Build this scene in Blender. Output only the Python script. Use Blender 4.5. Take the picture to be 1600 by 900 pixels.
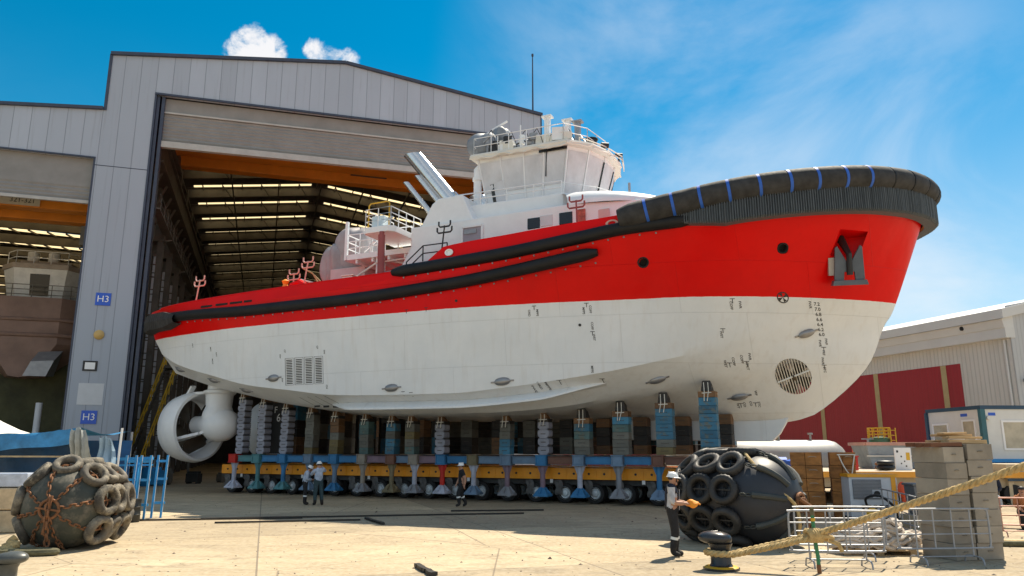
import bpy, bmesh, math, random
import numpy as np
from mathutils import Vector, Matrix, Euler
random.seed(7)
R = math.radians
for o in list(bpy.data.objects): bpy.data.objects.remove(o)
scene = bpy.context.scene
COL = scene.collection

# ---------------------------------------------------------------- camera, sky, sun, exposure
F_PX, CAM_H, PITCH = 1180.0, 2.3, math.atan(252/1180.0)
cam_data = bpy.data.cameras.new('camera')
cam_data.sensor_width = 36.0
cam_data.lens = 36.0*F_PX/1600.0
cam_data.clip_end = 3000
cam = bpy.data.objects.new('camera', cam_data); COL.objects.link(cam)
cam.location = (0, 0, CAM_H); cam.rotation_euler = (math.pi/2+PITCH, 0, 0)
scene.camera = cam

SUN_EL = R(57); SUN_AZ = math.atan2(.55, .835)          # azimuth clockwise from +Y
world = bpy.data.worlds.new('World'); scene.world = world; world.use_nodes = True
wn, wl = world.node_tree.nodes, world.node_tree.links
wn.clear()
def wnode(t, **k):
    n = wn.new(t)
    for a, b in k.items(): setattr(n, a, b)
    return n
w_out = wnode('ShaderNodeOutputWorld'); w_bg = wnode('ShaderNodeBackground')
sky = wnode('ShaderNodeTexSky', sky_type='NISHITA'); sky.sun_disc = False
sky.sun_elevation = SUN_EL; sky.sun_rotation = SUN_AZ
sky.air_density = 1.0; sky.dust_density = .6; sky.ozone_density = 3.0
hsv = wnode('ShaderNodeHueSaturation'); hsv.inputs['Saturation'].default_value = 1.75; hsv.inputs['Hue'].default_value = .476
hsv.inputs['Value'].default_value = 1.0
wl.new(sky.outputs[0], hsv.inputs['Color'])
w_tc = wnode('ShaderNodeTexCoord')
def wmath(op, a, b=None, c=None, clamp=False):
    n = wnode('ShaderNodeMath', operation=op); n.use_clamp = clamp
    for i, q in enumerate((a, b, c)):
        if q is None: continue
        if isinstance(q, (int, float)): n.inputs[i].default_value = q
        else: wl.new(q, n.inputs[i])
    return n.outputs[0]
def wmap(v, a, b, c=0, d=1):
    n = wnode('ShaderNodeMapRange', interpolation_type='SMOOTHSTEP')
    wl.new(v, n.inputs[0])
    for i, q in enumerate((a, b, c, d)): n.inputs[i+1].default_value = q
    return n.outputs[0]
def wnoise(scale, detail, rough, stretch=(1, 1, 1), loc=(0, 0, 0), dist=0):
    m = wnode('ShaderNodeMapping'); wl.new(w_tc.outputs['Generated'], m.inputs[0])
    m.inputs['Scale'].default_value = stretch; m.inputs['Location'].default_value = loc
    n = wnode('ShaderNodeTexNoise'); wl.new(m.outputs[0], n.inputs['Vector'])
    n.inputs['Scale'].default_value = scale; n.inputs['Detail'].default_value = detail
    n.inputs['Roughness'].default_value = rough; n.inputs['Distortion'].default_value = dist
    return n.outputs['Fac']
def wdot(d):
    n = wnode('ShaderNodeVectorMath', operation='DOT_PRODUCT')
    wl.new(w_tc.outputs['Generated'], n.inputs[0]); n.inputs[1].default_value = Vector(d).normalized()
    return n.outputs['Value']
def sky_dir(u, v):                                       # compass direction of a cloud
    x = (u-800)/F_PX; y = (450-v)/F_PX; s, c = math.sin(PITCH), math.cos(PITCH)
    return (x, c-y*s, s+y*c)
w_sep = wnode('ShaderNodeSeparateXYZ'); wl.new(w_tc.outputs['Generated'], w_sep.inputs[0])
# thin high cloud, thicker towards the low right of the view
veil = wmap(wnoise(2.3, 9, .58, (1, 1, 1.9), (3.4, .4, 1.7), .5), .38, .72)
low = wmap(w_sep.outputs['Z'], .50, .08)
right = wmap(w_sep.outputs['X'], -.15, .6)
right_hi = wmap(wdot(sky_dir(1130, 120)), .93, 1.0)
m1 = wmath('MULTIPLY', wmath('MULTIPLY', low, wmath('MULTIPLY_ADD', right, .85, .15)), wmath('MULTIPLY_ADD', veil, .6, .45))
m2 = wmath('MULTIPLY', wmath('MULTIPLY', right_hi, veil), .34)
back = wmap(w_sep.outputs['Y'], .25, -.35)                # white veil added out of view behind the lens, whitening the shade light
m3 = wmath('MULTIPLY', back, wmath('MULTIPLY_ADD', veil, .4, .3))
wisps = wmath('ADD', wmath('ADD', m1, m2), m3, clamp=True)
mixw = wnode('ShaderNodeMix', data_type='RGBA')
wl.new(wisps, mixw.inputs[0]); wl.new(hsv.outputs[0], mixw.inputs[6]); mixw.inputs[7].default_value = (7.6, 7.9, 8.3, 1)
# three small cumulus clouds
puffs = None
for (u, v, rad, st_) in ((376, 80, 1.25, .95), (420, 80, 1.45, 1), (400, 68, 1.35, .95), (494, 80, 1.0, .8), (515, 86, 1.25, .85), (538, 92, 1.05, .75), (229, 40, .8, .22), (358, 78, .9, .7)):
    c0 = math.cos(R(rad)); g = wmath('MULTIPLY', wmap(wdot(sky_dir(u, v)), math.cos(R(rad*1.25)), math.cos(R(rad*.2))), st_)
    puffs = g if puffs is None else wmath('MAXIMUM', puffs, g)
pn = wnoise(34, 8, .62, (1, 1, 1.1), (0, 0, 0), .3)
puff = wmap(wmath('ADD', wmath('MULTIPLY', puffs, .9), wmath('MULTIPLY', wmath('SUBTRACT', pn, .5), 2.1)), .36, .95)
puff = wmath('MULTIPLY', puff, wmap(puffs, .02, .25))
mixp = wnode('ShaderNodeMix', data_type='RGBA')
wl.new(puff, mixp.inputs[0]); wl.new(mixw.outputs[2], mixp.inputs[6]); mixp.inputs[7].default_value = (7.8, 7.8, 8.0, 1)
wl.new(mixp.outputs[2], w_bg.inputs['Color']); w_bg.inputs['Strength'].default_value = .066
wl.new(w_bg.outputs[0], w_out.inputs[0])

sun_data = bpy.data.lights.new('sun', 'SUN'); sun_data.energy = 4.4; sun_data.angle = R(.5); sun_data.color = (1, .90, .73)
sun = bpy.data.objects.new('sun', sun_data); COL.objects.link(sun)
sun_vec = Vector((math.sin(SUN_AZ)*math.cos(SUN_EL), math.cos(SUN_AZ)*math.cos(SUN_EL), math.sin(SUN_EL)))
sun.rotation_euler = sun_vec.to_track_quat('Z', 'Y').to_euler(); sun.location = (20, 20, 60)

scene.view_settings.view_transform = 'Standard'; scene.view_settings.look = 'None'
scene.view_settings.exposure = .86; scene.view_settings.gamma = 1
scene.render.engine = 'CYCLES'
scene.cycles.max_bounces = 8; scene.cycles.diffuse_bounces = 4; scene.cycles.glossy_bounces = 4
scene.cycles.transmission_bounces = 6; scene.cycles.transparent_max_bounces = 8

# ---------------------------------------------------------------- helpers
def tag(o, label=None, cat=None, group=None, kind=None):
    if label: o['label'] = label
    if cat: o['category'] = cat
    if group: o['group'] = group
    if kind: o['kind'] = kind
    return o
def thing(name, label, cat, loc=(0, 0, 0), rz=0, group=None):
    o = bpy.data.objects.new(name, None); COL.objects.link(o)
    o.location = loc; o.rotation_euler = (0, 0, rz); o.empty_display_size = .2
    return tag(o, label, cat, group)
def copy_tree(o, parent=None):
    c = o.copy(); COL.objects.link(c)
    if parent is not None: c.parent = parent
    for ch in list(o.children): copy_tree(ch, c)
    return c

class MB:
    def __init__(s): s.v = []; s.f = []; s.mi = []; s.m = 0
    def add(s, vs, fs, M=None):
        n = len(s.v)
        if M is not None: vs = [M @ Vector(q) for q in vs]
        s.v += [tuple(q) for q in vs]; s.f += [tuple(i+n for i in f) for f in fs]; s.mi += [s.m]*len(fs)
        return s
    def box(s, x0, x1, y0, y1, z0, z1, M=None):
        v = [(x0,y0,z0),(x1,y0,z0),(x1,y1,z0),(x0,y1,z0),(x0,y0,z1),(x1,y0,z1),(x1,y1,z1),(x0,y1,z1)]
        return s.add(v, [(0,3,2,1),(4,5,6,7),(0,1,5,4),(1,2,6,5),(2,3,7,6),(3,0,4,7)], M)
    def cbox(s, c, size, rz=0, M=None):
        T = Matrix.Translation(c) @ Matrix.Rotation(rz, 4, 'Z')
        if M is not None: T = M @ T
        a, b, d = size[0]/2, size[1]/2, size[2]/2
        return s.box(-a, a, -b, b, -d, d, T)
    def bar(s, p, q, w, h, up=(0, 0, 1)):
        p, q = Vector(p), Vector(q); d = q-p; L = d.length
        if L < 1e-6: return s
        d /= L; u = Vector(up)
        sd = d.cross(u)
        if sd.length < 1e-4: sd = d.cross(Vector((1, 0, 0)))
        sd.normalize(); u = sd.cross(d)
        vs = []
        for e in (p, q):
            for a, b in ((-1,-1),(1,-1),(1,1),(-1,1)): vs.append(e+sd*(a*w/2)+u*(b*h/2))
        return s.add(vs, [(0,1,2,3),(7,6,5,4),(0,4,5,1),(1,5,6,2),(2,6,7,3),(3,7,4,0)])
    def tube(s, pts, r, n=8, closed=False, caps=True, radii=None):
        pts = [Vector(p) for p in pts]; N = len(pts); rings = []; prev = None
        for i, p in enumerate(pts):
            if closed: t = pts[(i+1) % N]-pts[i-1]
            else: t = pts[min(i+1, N-1)]-pts[max(i-1, 0)]
            if t.length < 1e-9: t = Vector((0, 0, 1))
            t.normalize()
            if prev is None:
                a = Vector((0, 0, 1)) if abs(t.z) < .9 else Vector((1, 0, 0))
                u = t.cross(a).normalized()
            else:
                u = prev-t*prev.dot(t)
                if u.length < 1e-6: u = t.orthogonal()
                u.normalize()
            prev = u; w = t.cross(u); rr = radii[i] if radii else r
            rings.append([p+u*(math.cos(2*math.pi*k/n)*rr)+w*(math.sin(2*math.pi*k/n)*rr) for k in range(n)])
        vs = [q for g in rings for q in g]; fs = []
        for i in range(N if closed else N-1):
            j = (i+1) % N
            for k in range(n): fs.append((i*n+k, i*n+(k+1) % n, j*n+(k+1) % n, j*n+k))
        if caps and not closed: fs += [tuple(range(n-1, -1, -1)), tuple((N-1)*n+k for k in range(n))]
        return s.add(vs, fs)
    def cyl(s, p, q, r, n=16, r2=None):
        return s.tube([p, q], r, n, radii=[r, r if r2 is None else r2])
    def lathe(s, prof, n=24, M=None, closed=False):          # prof: (radius, height) about local Z
        vs = []; fs = []; m = len(prof)
        for (r, z) in prof:
            for k in range(n): a = 2*math.pi*k/n; vs.append((r*math.cos(a), r*math.sin(a), z))
        for i in range(m if closed else m-1):
            j = (i+1) % m
            for k in range(n): fs.append((i*n+k, i*n+(k+1) % n, j*n+(k+1) % n, j*n+k))
        if not closed: fs += [tuple(range(n-1, -1, -1)), tuple((m-1)*n+k for k in range(n))]
        return s.add(vs, fs, M)
    def torus(s, c, axis, RR, r, n=24, m=10, sq=1):
        M = Matrix.Translation(c) @ Vector(axis).to_track_quat('Z', 'Y').to_matrix().to_4x4()
        return s.lathe([(RR+r*math.cos(2*math.pi*i/m), sq*r*math.sin(2*math.pi*i/m)) for i in range(m)], n, M, True)
    def prism(s, poly, a0, a1, M=None, axis='z'):
        n = len(poly)
        def P(u, v, w): return {'z': (u, v, w), 'y': (u, w, v), 'x': (w, u, v)}[axis]
        vs = [P(u, v, a0) for u, v in poly]+[P(u, v, a1) for u, v in poly]
        fs = [tuple(range(n-1, -1, -1)), tuple(range(n, 2*n))]+[(i, (i+1) % n, n+(i+1) % n, n+i) for i in range(n)]
        return s.add(vs, fs, M)
    def grid(s, rows, flip=False):
        n = len(rows[0]); vs = [p for r_ in rows for p in r_]; fs = []
        for i in range(len(rows)-1):
            for k in range(n-1):
                f = (i*n+k, i*n+k+1, (i+1)*n+k+1, (i+1)*n+k)
                fs.append(f[::-1] if flip else f)
        return s.add(vs, fs)
    def sphere(s, c, r, n=16, m=10, sc=(1, 1, 1)):
        prof = [(r*math.sin(math.pi*i/m), -r*math.cos(math.pi*i/m)) for i in range(m+1)]
        prof[0] = (1e-4, -r); prof[-1] = (1e-4, r)
        return s.lathe(prof, n, Matrix.Translation(c) @ Matrix.Diagonal((*sc, 1)))
    def build(s, name, mat, parent=None, smooth=False, bevel=0, ang=35, fix=True, weld=False):
        me = bpy.data.meshes.new(name); me.from_pydata(s.v, [], s.f)
        for m in (mat if isinstance(mat, (list, tuple)) else [mat]): me.materials.append(m)
        me.polygons.foreach_set('material_index', s.mi)
        if fix or weld:
            bm = bmesh.new(); bm.from_mesh(me)
            if weld: bmesh.ops.remove_doubles(bm, verts=bm.verts, dist=1e-4)
            bmesh.ops.recalc_face_normals(bm, faces=bm.faces); bm.to_mesh(me); bm.free()
        if smooth:
            me.polygons.foreach_set('use_smooth', [True]*len(me.polygons))
            me.set_sharp_from_angle(angle=R(ang))
        me.update()
        o = bpy.data.objects.new(name, me); COL.objects.link(o)
        if parent is not None: o.parent = parent
        if bevel:
            b = o.modifiers.new('edge', 'BEVEL'); b.width = bevel; b.segments = 2; b.limit_method = 'ANGLE'; b.angle_limit = R(40)
        return o

_m = {}
def MAT(name, col, rough=.6, metal=0, var=.12, scale=2.0, bump=0, bscale=40, dirt=None, dcol=(.12, .07, .04), dscale=1.5, streak=None, rnd=0, coat=0, stretch=(1, 1, 1), spec=.5):
    """painted or raw surface: base colour mottled by noise, optional dirt patches, fine bump, per-object variation"""
    if name in _m: return _m[name]
    m = bpy.data.materials.new(name); m.use_nodes = True; nt = m.node_tree; N, Lk = nt.nodes, nt.links
    b = N['Principled BSDF']; b.inputs['Roughness'].default_value = rough; b.inputs['Metallic'].default_value = metal
    b.inputs['Specular IOR Level'].default_value = spec
    if coat: b.inputs['Coat Weight'].default_value = coat; b.inputs['Coat Roughness'].default_value = .12
    tc = N.new('ShaderNodeTexCoord'); mp = N.new('ShaderNodeMapping'); mp.inputs['Scale'].default_value = stretch
    Lk.new(tc.outputs['Object'], mp.inputs[0])
    oi = N.new('ShaderNodeObjectInfo')
    off = N.new('ShaderNodeVectorMath'); off.operation = 'MULTIPLY_ADD'; off.inputs[1].default_value = (1, 1, 1)
    rv = N.new('ShaderNodeCombineXYZ'); mul = N.new('ShaderNodeMath'); mul.operation = 'MULTIPLY'; mul.inputs[1].default_value = 37.0
    Lk.new(oi.outputs['Random'], mul.inputs[0])
    for i in range(3): Lk.new(mul.outputs[0], rv.inputs[i])
    Lk.new(mp.outputs[0], off.inputs[0]); Lk.new(rv.outputs[0], off.inputs[2]); V = off.outputs[0]
    def noise(sc, det=6, ro=.6):
        n = N.new('ShaderNodeTexNoise'); n.inputs['Scale'].default_value = sc; n.inputs['Detail'].default_value = det; n.inputs['Roughness'].default_value = ro
        Lk.new(V, n.inputs['Vector']); return n.outputs['Fac']
    def mix(f, a, c):
        n = N.new('ShaderNodeMix'); n.data_type = 'RGBA'
        for q, i in ((f, 0), (a, 6), (c, 7)):
            if isinstance(q, (int, float)): n.inputs[i].default_value = q
            elif isinstance(q, (tuple, list)): n.inputs[i].default_value = (*q[:3], 1)
            else: Lk.new(q, n.inputs[i])
        return n.outputs[2]
    def ramp(f, a, c):
        n = N.new('ShaderNodeMapRange'); Lk.new(f, n.inputs[0]); n.inputs[1].default_value = a; n.inputs[2].default_value = c; return n.outputs[0]
    lo = tuple(min(1, c*(1-var)) for c in col); hi = tuple(min(1, c*(1+var)) for c in col)
    c = mix(ramp(noise(scale), .3, .7), lo, hi)
    if rnd:
        hv = N.new('ShaderNodeHueSaturation'); Lk.new(c, hv.inputs['Color'])
        Lk.new(ramp(oi.outputs['Random'], 0, 1), hv.inputs['Value'])
        hv.inputs['Value'].default_value = 1
        mr = N.new('ShaderNodeMapRange'); Lk.new(oi.outputs['Random'], mr.inputs[0]); mr.inputs[3].default_value = 1-rnd; mr.inputs[4].default_value = 1+rnd
        Lk.new(mr.outputs[0], hv.inputs['Value']); c = hv.outputs[0]
    if dirt: c = mix(ramp(noise(dscale, 8, .7), 1-dirt-.06, 1-dirt+.1), c, dcol)
    Lk.new(c, b.inputs['Base Color'])
    rr = N.new('ShaderNodeMapRange'); Lk.new(noise(scale*2.3), rr.inputs[0]); rr.inputs[3].default_value = max(.03, rough*.8); rr.inputs[4].default_value = min(1, rough*1.2)
    Lk.new(rr.outputs[0], b.inputs['Roughness'])
    if bump:
        bp = N.new('ShaderNodeBump'); bp.inputs['Strength'].default_value = bump; bp.inputs['Distance'].default_value = .02
        Lk.new(noise(bscale, 5), bp.inputs['Height']); Lk.new(bp.outputs[0], b.inputs['Normal'])
    _m[name] = m; return m

def text_mesh(s, size, align='CENTER', fat=0):
    """flat triangulated lettering of a phrase, as (verts, faces), centred at the origin in XY"""
    cu = bpy.data.curves.new('lettering', 'FONT'); cu.body = s; cu.size = size; cu.align_x = align; cu.align_y = 'CENTER'; cu.resolution_u = 3; cu.offset = fat*size
    o = bpy.data.objects.new('lettering', cu); COL.objects.link(o)
    bpy.context.view_layer.update()
    me = bpy.data.meshes.new_from_object(o.evaluated_get(bpy.context.evaluated_depsgraph_get()))
    v = [tuple(q.co) for q in me.vertices]; f = [tuple(p.vertices) for p in me.polygons]
    bpy.data.objects.remove(o); bpy.data.curves.remove(cu); bpy.data.meshes.remove(me)
    return v, f
def pchip(xs, ys):
    xs = np.array(xs, float); ys = np.array(ys, float); h = np.diff(xs); dl = np.diff(ys)/h
    d = np.zeros(len(xs)); d[0] = dl[0]; d[-1] = dl[-1]
    for i in range(1, len(xs)-1):
        if dl[i-1]*dl[i] > 0:
            a = 2*h[i]+h[i-1]; c = h[i]+2*h[i-1]; d[i] = (a+c)/(a/dl[i-1]+c/dl[i])
    def f(x):
        x = min(max(x, xs[0]), xs[-1]); i = min(max(int(np.searchsorted(xs, x))-1, 0), len(h)-1)
        t = (x-xs[i])/h[i]; t2 = t*t; t3 = t2*t
        return float((2*t3-3*t2+1)*ys[i]+(t3-2*t2+t)*h[i]*d[i]+(-2*t3+3*t2)*ys[i+1]+(t3-t2)*h[i]*d[i+1])
    return f
# the colours of the place
WHITE = MAT('white_paint', (.78, .79, .80), .35, var=.04)

# ---------------------------------------------------------------- the yard
def concrete_ground():
    m = bpy.data.materials.new('yard_concrete'); m.use_nodes = True; nt = m.node_tree; N, Lk = nt.nodes, nt.links
    b = N['Principled BSDF']
    tc = N.new('ShaderNodeTexCoord')
    def noise(sc, det=7, ro=.62, st=(1, 1, 1), rot=0, dist=0):
        mp = N.new('ShaderNodeMapping'); mp.inputs['Scale'].default_value = st; mp.inputs['Rotation'].default_value = (0, 0, rot); Lk.new(tc.outputs['Object'], mp.inputs[0])
        n = N.new('ShaderNodeTexNoise'); n.inputs['Scale'].default_value = sc; n.inputs['Detail'].default_value = det; n.inputs['Roughness'].default_value = ro; n.inputs['Distortion'].default_value = dist
        Lk.new(mp.outputs[0], n.inputs['Vector']); return n.outputs['Fac']
    def rng(f, a, c, d=0, e=1):
        n = N.new('ShaderNodeMapRange'); Lk.new(f, n.inputs[0])
        for i, q in enumerate((a, c, d, e)): n.inputs[i+1].default_value = q
        return n.outputs[0]
    def mix(f, a, c, mode='MIX'):
        n = N.new('ShaderNodeMix'); n.data_type = 'RGBA'; n.blend_type = mode
        for q, i in ((f, 0), (a, 6), (c, 7)):
            if isinstance(q, (int, float)): n.inputs[i].default_value = q
            elif isinstance(q, tuple): n.inputs[i].default_value = (*q, 1)
            else: Lk.new(q, n.inputs[i])
        return n.outputs[2]
    c = mix(rng(noise(.22, 8, .6), .3, .7), (.34, .265, .165), (.62, .50, .325))
    c = mix(rng(noise(1.3, 9, .7), .35, .75, 0, .8), c, (.33, .26, .175))
    c = mix(rng(noise(.5, 6, .7, (1, 6, 1), .12, .6), .50, .70, 0, .75), c, (.25, .195, .13))      # drag marks
    c = mix(rng(noise(.9, 8, .75, (1, 1, 1)), .56, .68, 0, .75), c, (.175, .135, .09))              # oil and rust stains
    c = mix(rng(noise(9, 4, .6), .42, .62, 0, .35), c, (.62, .54, .41))
    vt = N.new('ShaderNodeTexBrick'); mpv = N.new('ShaderNodeMapping'); mpv.inputs['Rotation'].default_value = (0, 0, -.31); Lk.new(tc.outputs['Object'], mpv.inputs[0]); Lk.new(mpv.outputs[0], vt.inputs['Vector'])
    vt.offset = 0; vt.inputs['Scale'].default_value = 1; vt.inputs['Brick Width'].default_value = 6.5; vt.inputs['Row Height'].default_value = 7.5; vt.inputs['Mortar Size'].default_value = 0
    vt.inputs['Color1'].default_value = (.72, .72, .73, 1); vt.inputs['Color2'].default_value = (1.1, 1.09, 1.07, 1)
    c = mix(.8, c, vt.outputs['Color'], 'MULTIPLY')                    # every slab was poured in its own tone
    # slab joints
    br = N.new('ShaderNodeTexBrick'); mp = N.new('ShaderNodeMapping'); mp.inputs['Rotation'].default_value = (0, 0, -.31); Lk.new(tc.outputs['Object'], mp.inputs[0]); Lk.new(mp.outputs[0], br.inputs['Vector'])
    br.offset = 0; br.inputs['Scale'].default_value = 1; br.inputs['Brick Width'].default_value = 6.5; br.inputs['Row Height'].default_value = 7.5; br.inputs['Mortar Size'].default_value = .022; br.inputs['Mortar Smooth'].default_value = .2
    for k in ('Color1', 'Color2'): br.inputs[k].default_value = (0, 0, 0, 1)
    br.inputs['Mortar'].default_value = (1, 1, 1, 1)
    c = mix(rng(br.outputs['Color'], 0, 1, 0, .75), c, (.16, .13, .1))
    vo = N.new('ShaderNodeTexVoronoi'); vo.feature = 'DISTANCE_TO_EDGE'; vo.inputs['Scale'].default_value = .16
    wv = N.new('ShaderNodeMixRGB') if False else None
    Lk.new(tc.outputs['Object'], vo.inputs['Vector'])
    c = mix(rng(vo.outputs['Distance'], .0035, .0008, 0, .7), c, (.15, .12, .09))
    Lk.new(c, b.inputs['Base Color']); b.inputs['Roughness'].default_value = .9; b.inputs['Specular IOR Level'].default_value = .25
    bp = N.new('ShaderNodeBump'); bp.inputs['Strength'].default_value = .25; bp.inputs['Distance'].default_value = .03
    Lk.new(noise(6, 8, .7), bp.inputs['Height']); Lk.new(bp.outputs[0], b.inputs['Normal'])
    return m
g = MB().add([(-1500,-200,0),(1500,-200,0),(1500,2500,0),(-1500,2500,0)], [(0,1,2,3)]).build('ground', concrete_ground())
tag(g, 'sunlit pale concrete yard with drag marks and stains', 'ground', kind='structure')

STEEL_D = MAT('dark_steel', (.035, .033, .03), .6, .4, .3, dirt=.35, dcol=(.10, .05, .03))
def strip(a, b, w, h, label):
    mb = MB(); n = 8; a = Vector((*a, 0)); b = Vector((*b, 0)); d = (b-a); p = Vector((-d.y, d.x, 0)).normalized()
    for i in range(n):
        q0 = a+d*(i/n)+p*random.uniform(-.02, .02); q1 = a+d*((i+1.02)/n)+p*random.uniform(-.02, .02)
        mb.bar(q0+Vector((0,0,.01+h/2)), q1+Vector((0,0,.011+h/2)), w*random.uniform(.8, 1.1), h)
    return tag(mb.build('steel_bar', STEEL_D), label, 'steel bar', 'steel bars lying on the yard')
strip((-12.6,25.7), (-7.1,26.6), .07, .05, 'short dark steel bar lying leftmost on the sunlit yard')
strip((-10.4,26.3), (.4,28.5), .07, .05, 'longest dark steel bar, lying along the edge of the hull shadow')
strip((-9.4,24.9), (-5.0,25.9), .065, .05, 'dark steel bar nearest the lens in the group of long bars on the yard')
strip((-4.9,26.4), (-4.0,24.5), .12, .06, 'short dark steel bar lying crosswise at the end of the long bars')
strip((-2.3,29.6), (1.2,30.0), .10, .05, 'dark steel bar lying in the hull shadow in front of the wheels')
strip((-1.9,15.9), (-1.45,14.75), .13, .07, 'stubby black steel offcut lying at the bottom edge of the photo')

# ---------------------------------------------------------------- the big hangar
def wall_sheet(name, col, pitch=1.0, seam=.012, horiz=0, axis=0, rough=.5, depth=.6, dark=.55, var=.05):
    """metal cladding: panel seams every `pitch` metres along an axis of the object, slight mottling and streaks"""
    m = bpy.data.materials.new(name); m.use_nodes = True; nt = m.node_tree; N, Lk = nt.nodes, nt.links; b = N['Principled BSDF']
    tc = N.new('ShaderNodeTexCoord'); sp = N.new('ShaderNodeSeparateXYZ'); Lk.new(tc.outputs['Object'], sp.inputs[0])
    def ma(op, a, c=None, d=None):
        n = N.new('ShaderNodeMath'); n.operation = op
        for i, q in enumerate((a, c, d)):
            if q is None: continue
            if isinstance(q, (int, float)): n.inputs[i].default_value = q
            else: Lk.new(q, n.inputs[i])
        return n.outputs[0]
    def line(o, p, w):
        f = ma('FRACT', ma('DIVIDE', o, p)); f = ma('ABSOLUTE', ma('SUBTRACT', f, .5)); return ma('LESS_THAN', ma('SUBTRACT', .5, f), w/p)
    L1 = line(sp.outputs[axis], pitch, seam)
    if horiz: L1 = ma('MAXIMUM', L1, line(sp.outputs[2], horiz, seam))
    def noise(sc, st=(1, 1, 1)):
        mp = N.new('ShaderNodeMapping'); mp.inputs['Scale'].default_value = st; Lk.new(tc.outputs['Object'], mp.inputs[0])
        n = N.new('ShaderNodeTexNoise'); n.inputs['Scale'].default_value = sc; n.inputs['Detail'].default_value = 7; n.inputs['Roughness'].default_value = .65; Lk.new(mp.outputs[0], n.inputs['Vector']); return n.outputs['Fac']
    def mix(f, a, c):
        n = N.new('ShaderNodeMix'); n.data_type = 'RGBA'
        for q, i in ((f, 0), (a, 6), (c, 7)):
            if isinstance(q, (int, float)): n.inputs[i].default_value = q
            elif isinstance(q, tuple): n.inputs[i].default_value = (*q, 1)
            else: Lk.new(q, n.inputs[i])
        return n.outputs[2]
    def rng(f, a, c, d=0, e=1):
        n = N.new('ShaderNodeMapRange'); Lk.new(f, n.inputs[0])
        for i, q in enumerate((a, c, d, e)): n.inputs[i+1].default_value = q
        return n.outputs[0]
    # each panel takes its own slight tone
    wn_ = N.new('ShaderNodeTexWhiteNoise'); wn_.noise_dimensions = '1D'; Lk.new(ma('FLOOR', ma('DIVIDE', sp.outputs[axis], pitch)), wn_.inputs['W'])
    c = mix(wn_.outputs['Value'], tuple(x*(1-var) for x in col), tuple(min(1, x*(1+var)) for x in col))
    c = mix(rng(noise(.35, (1, 1, .35)), .4, .75, 0, .45), c, tuple(x*.82 for x in col))
    c = mix(rng(noise(1.2, (3, 3, .12)), .55, .78, 0, .6), c, (col[0]*.62, col[1]*.58, col[2]*.54))   # rain streaks
    c = mix(ma('MULTIPLY', L1, .8), c, tuple(x*dark for x in col))
    Lk.new(c, b.inputs['Base Color']); b.inputs['Roughness'].default_value = rough
    bp = N.new('ShaderNodeBump'); bp.inputs['Strength'].default_value = depth; bp.inputs['Distance'].default_value = .03; bp.invert = True
    Lk.new(L1, bp.inputs['Height']); Lk.new(bp.outputs[0], b.inputs['Normal'])
    return m
CLAD = wall_sheet('hangar_cladding', (.37, .41, .48), 1.0, .022, var=.075)
TRIM = MAT('dark_flashing', (.05, .06, .09), .5, .3, .15)
FABRIC = MAT('shutter_fabric', (.25, .245, .24), .8, var=.12, scale=.8, bump=.15, bscale=6)
FABRIC2 = MAT('shutter_fabric_rim', (.42, .41, .39), .8, var=.1)
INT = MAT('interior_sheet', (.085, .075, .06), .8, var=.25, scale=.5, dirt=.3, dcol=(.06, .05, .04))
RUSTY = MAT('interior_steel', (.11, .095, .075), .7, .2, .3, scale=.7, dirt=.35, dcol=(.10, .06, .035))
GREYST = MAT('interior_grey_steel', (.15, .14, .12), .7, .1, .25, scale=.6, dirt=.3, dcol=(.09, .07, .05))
CRANE = MAT('crane_orange', (.62, .20, .015), .5, var=.18, scale=.6, dirt=.2, dcol=(.2, .09, .03))
YEL = MAT('safety_yellow', (.62, .36, .02), .5, var=.15, dirt=.25, dcol=(.25, .13, .03))
LPANEL = MAT('light_wall_panel', (.55, .58, .62), .6, var=.15, scale=.8, dirt=.2, dcol=(.3, .3, .28))
BLACK = MAT('black_paint', (.012, .012, .013), .5, var=.3)
SIGNBLUE = MAT('sign_blue', (.02, .10, .55), .4, var=.06)
SIGNWHITE = MAT('sign_white', (.82, .82, .82), .4, var=.03)
def translucent(name, col, amt=.8):
    m = bpy.data.materials.new(name); m.use_nodes = True; nt = m.node_tree; N, Lk = nt.nodes, nt.links
    b = N['Principled BSDF']; b.inputs['Base Color'].default_value = (*col, 1); b.inputs['Roughness'].default_value = .6
    t = N.new('ShaderNodeBsdfTranslucent'); t.inputs[0].default_value = (*col, 1)
    mx = N.new('ShaderNodeMixShader'); mx.inputs[0].default_value = amt
    Lk.new(b.outputs[0], mx.inputs[1]); Lk.new(t.outputs[0], mx.inputs[2]); Lk.new(mx.outputs[0], N['Material Output'].inputs[0])
    return m
SKYL = translucent('skylight_sheet', (.88, .70, .40), .7)

HB = R(18)
hangar = thing('hangar', 'big grey clad shipyard hangar with gabled roof and open door behind the tugboat', 'hangar', (-24, 47, 0), HB)
EAVE, RIDGE, XL, XR, XM = 28.05, 29.95, -2.8, 27.6, 12.4
def roofz(x): return EAVE+(RIDGE-EAVE)*(1-abs(x-XM)/(XM-XL)) if XL <= x <= XR else EAVE
T = .35
w = MB()
w.box(-3.1, -.02, 0, T, 0, 20.25)                                       # pillar, lower run
w.prism([(-2.8, 20.30), (-.02, 20.30), (-.02, 25.7), (24.4, 25.95), (24.4, 0), (XR, 0), (XR, EAVE), (XM, RIDGE), (XL, EAVE)], 0, T, axis='y')
wall = w.build('front_wall', CLAD, hangar)
t = MB()
t.bar((XL-.12, -.05, EAVE+.1), (XM, -.05, RIDGE+.1), .3, .22); t.bar((XM, -.05, RIDGE+.1), (XR+.12, -.05, EAVE+.1), .3, .22)
t.box(XL-.18, XL-.004, -.06, .3, 24.1, EAVE+.1)
t.box(XR, XR+.1, -.03, .3, 0, EAVE)
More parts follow.
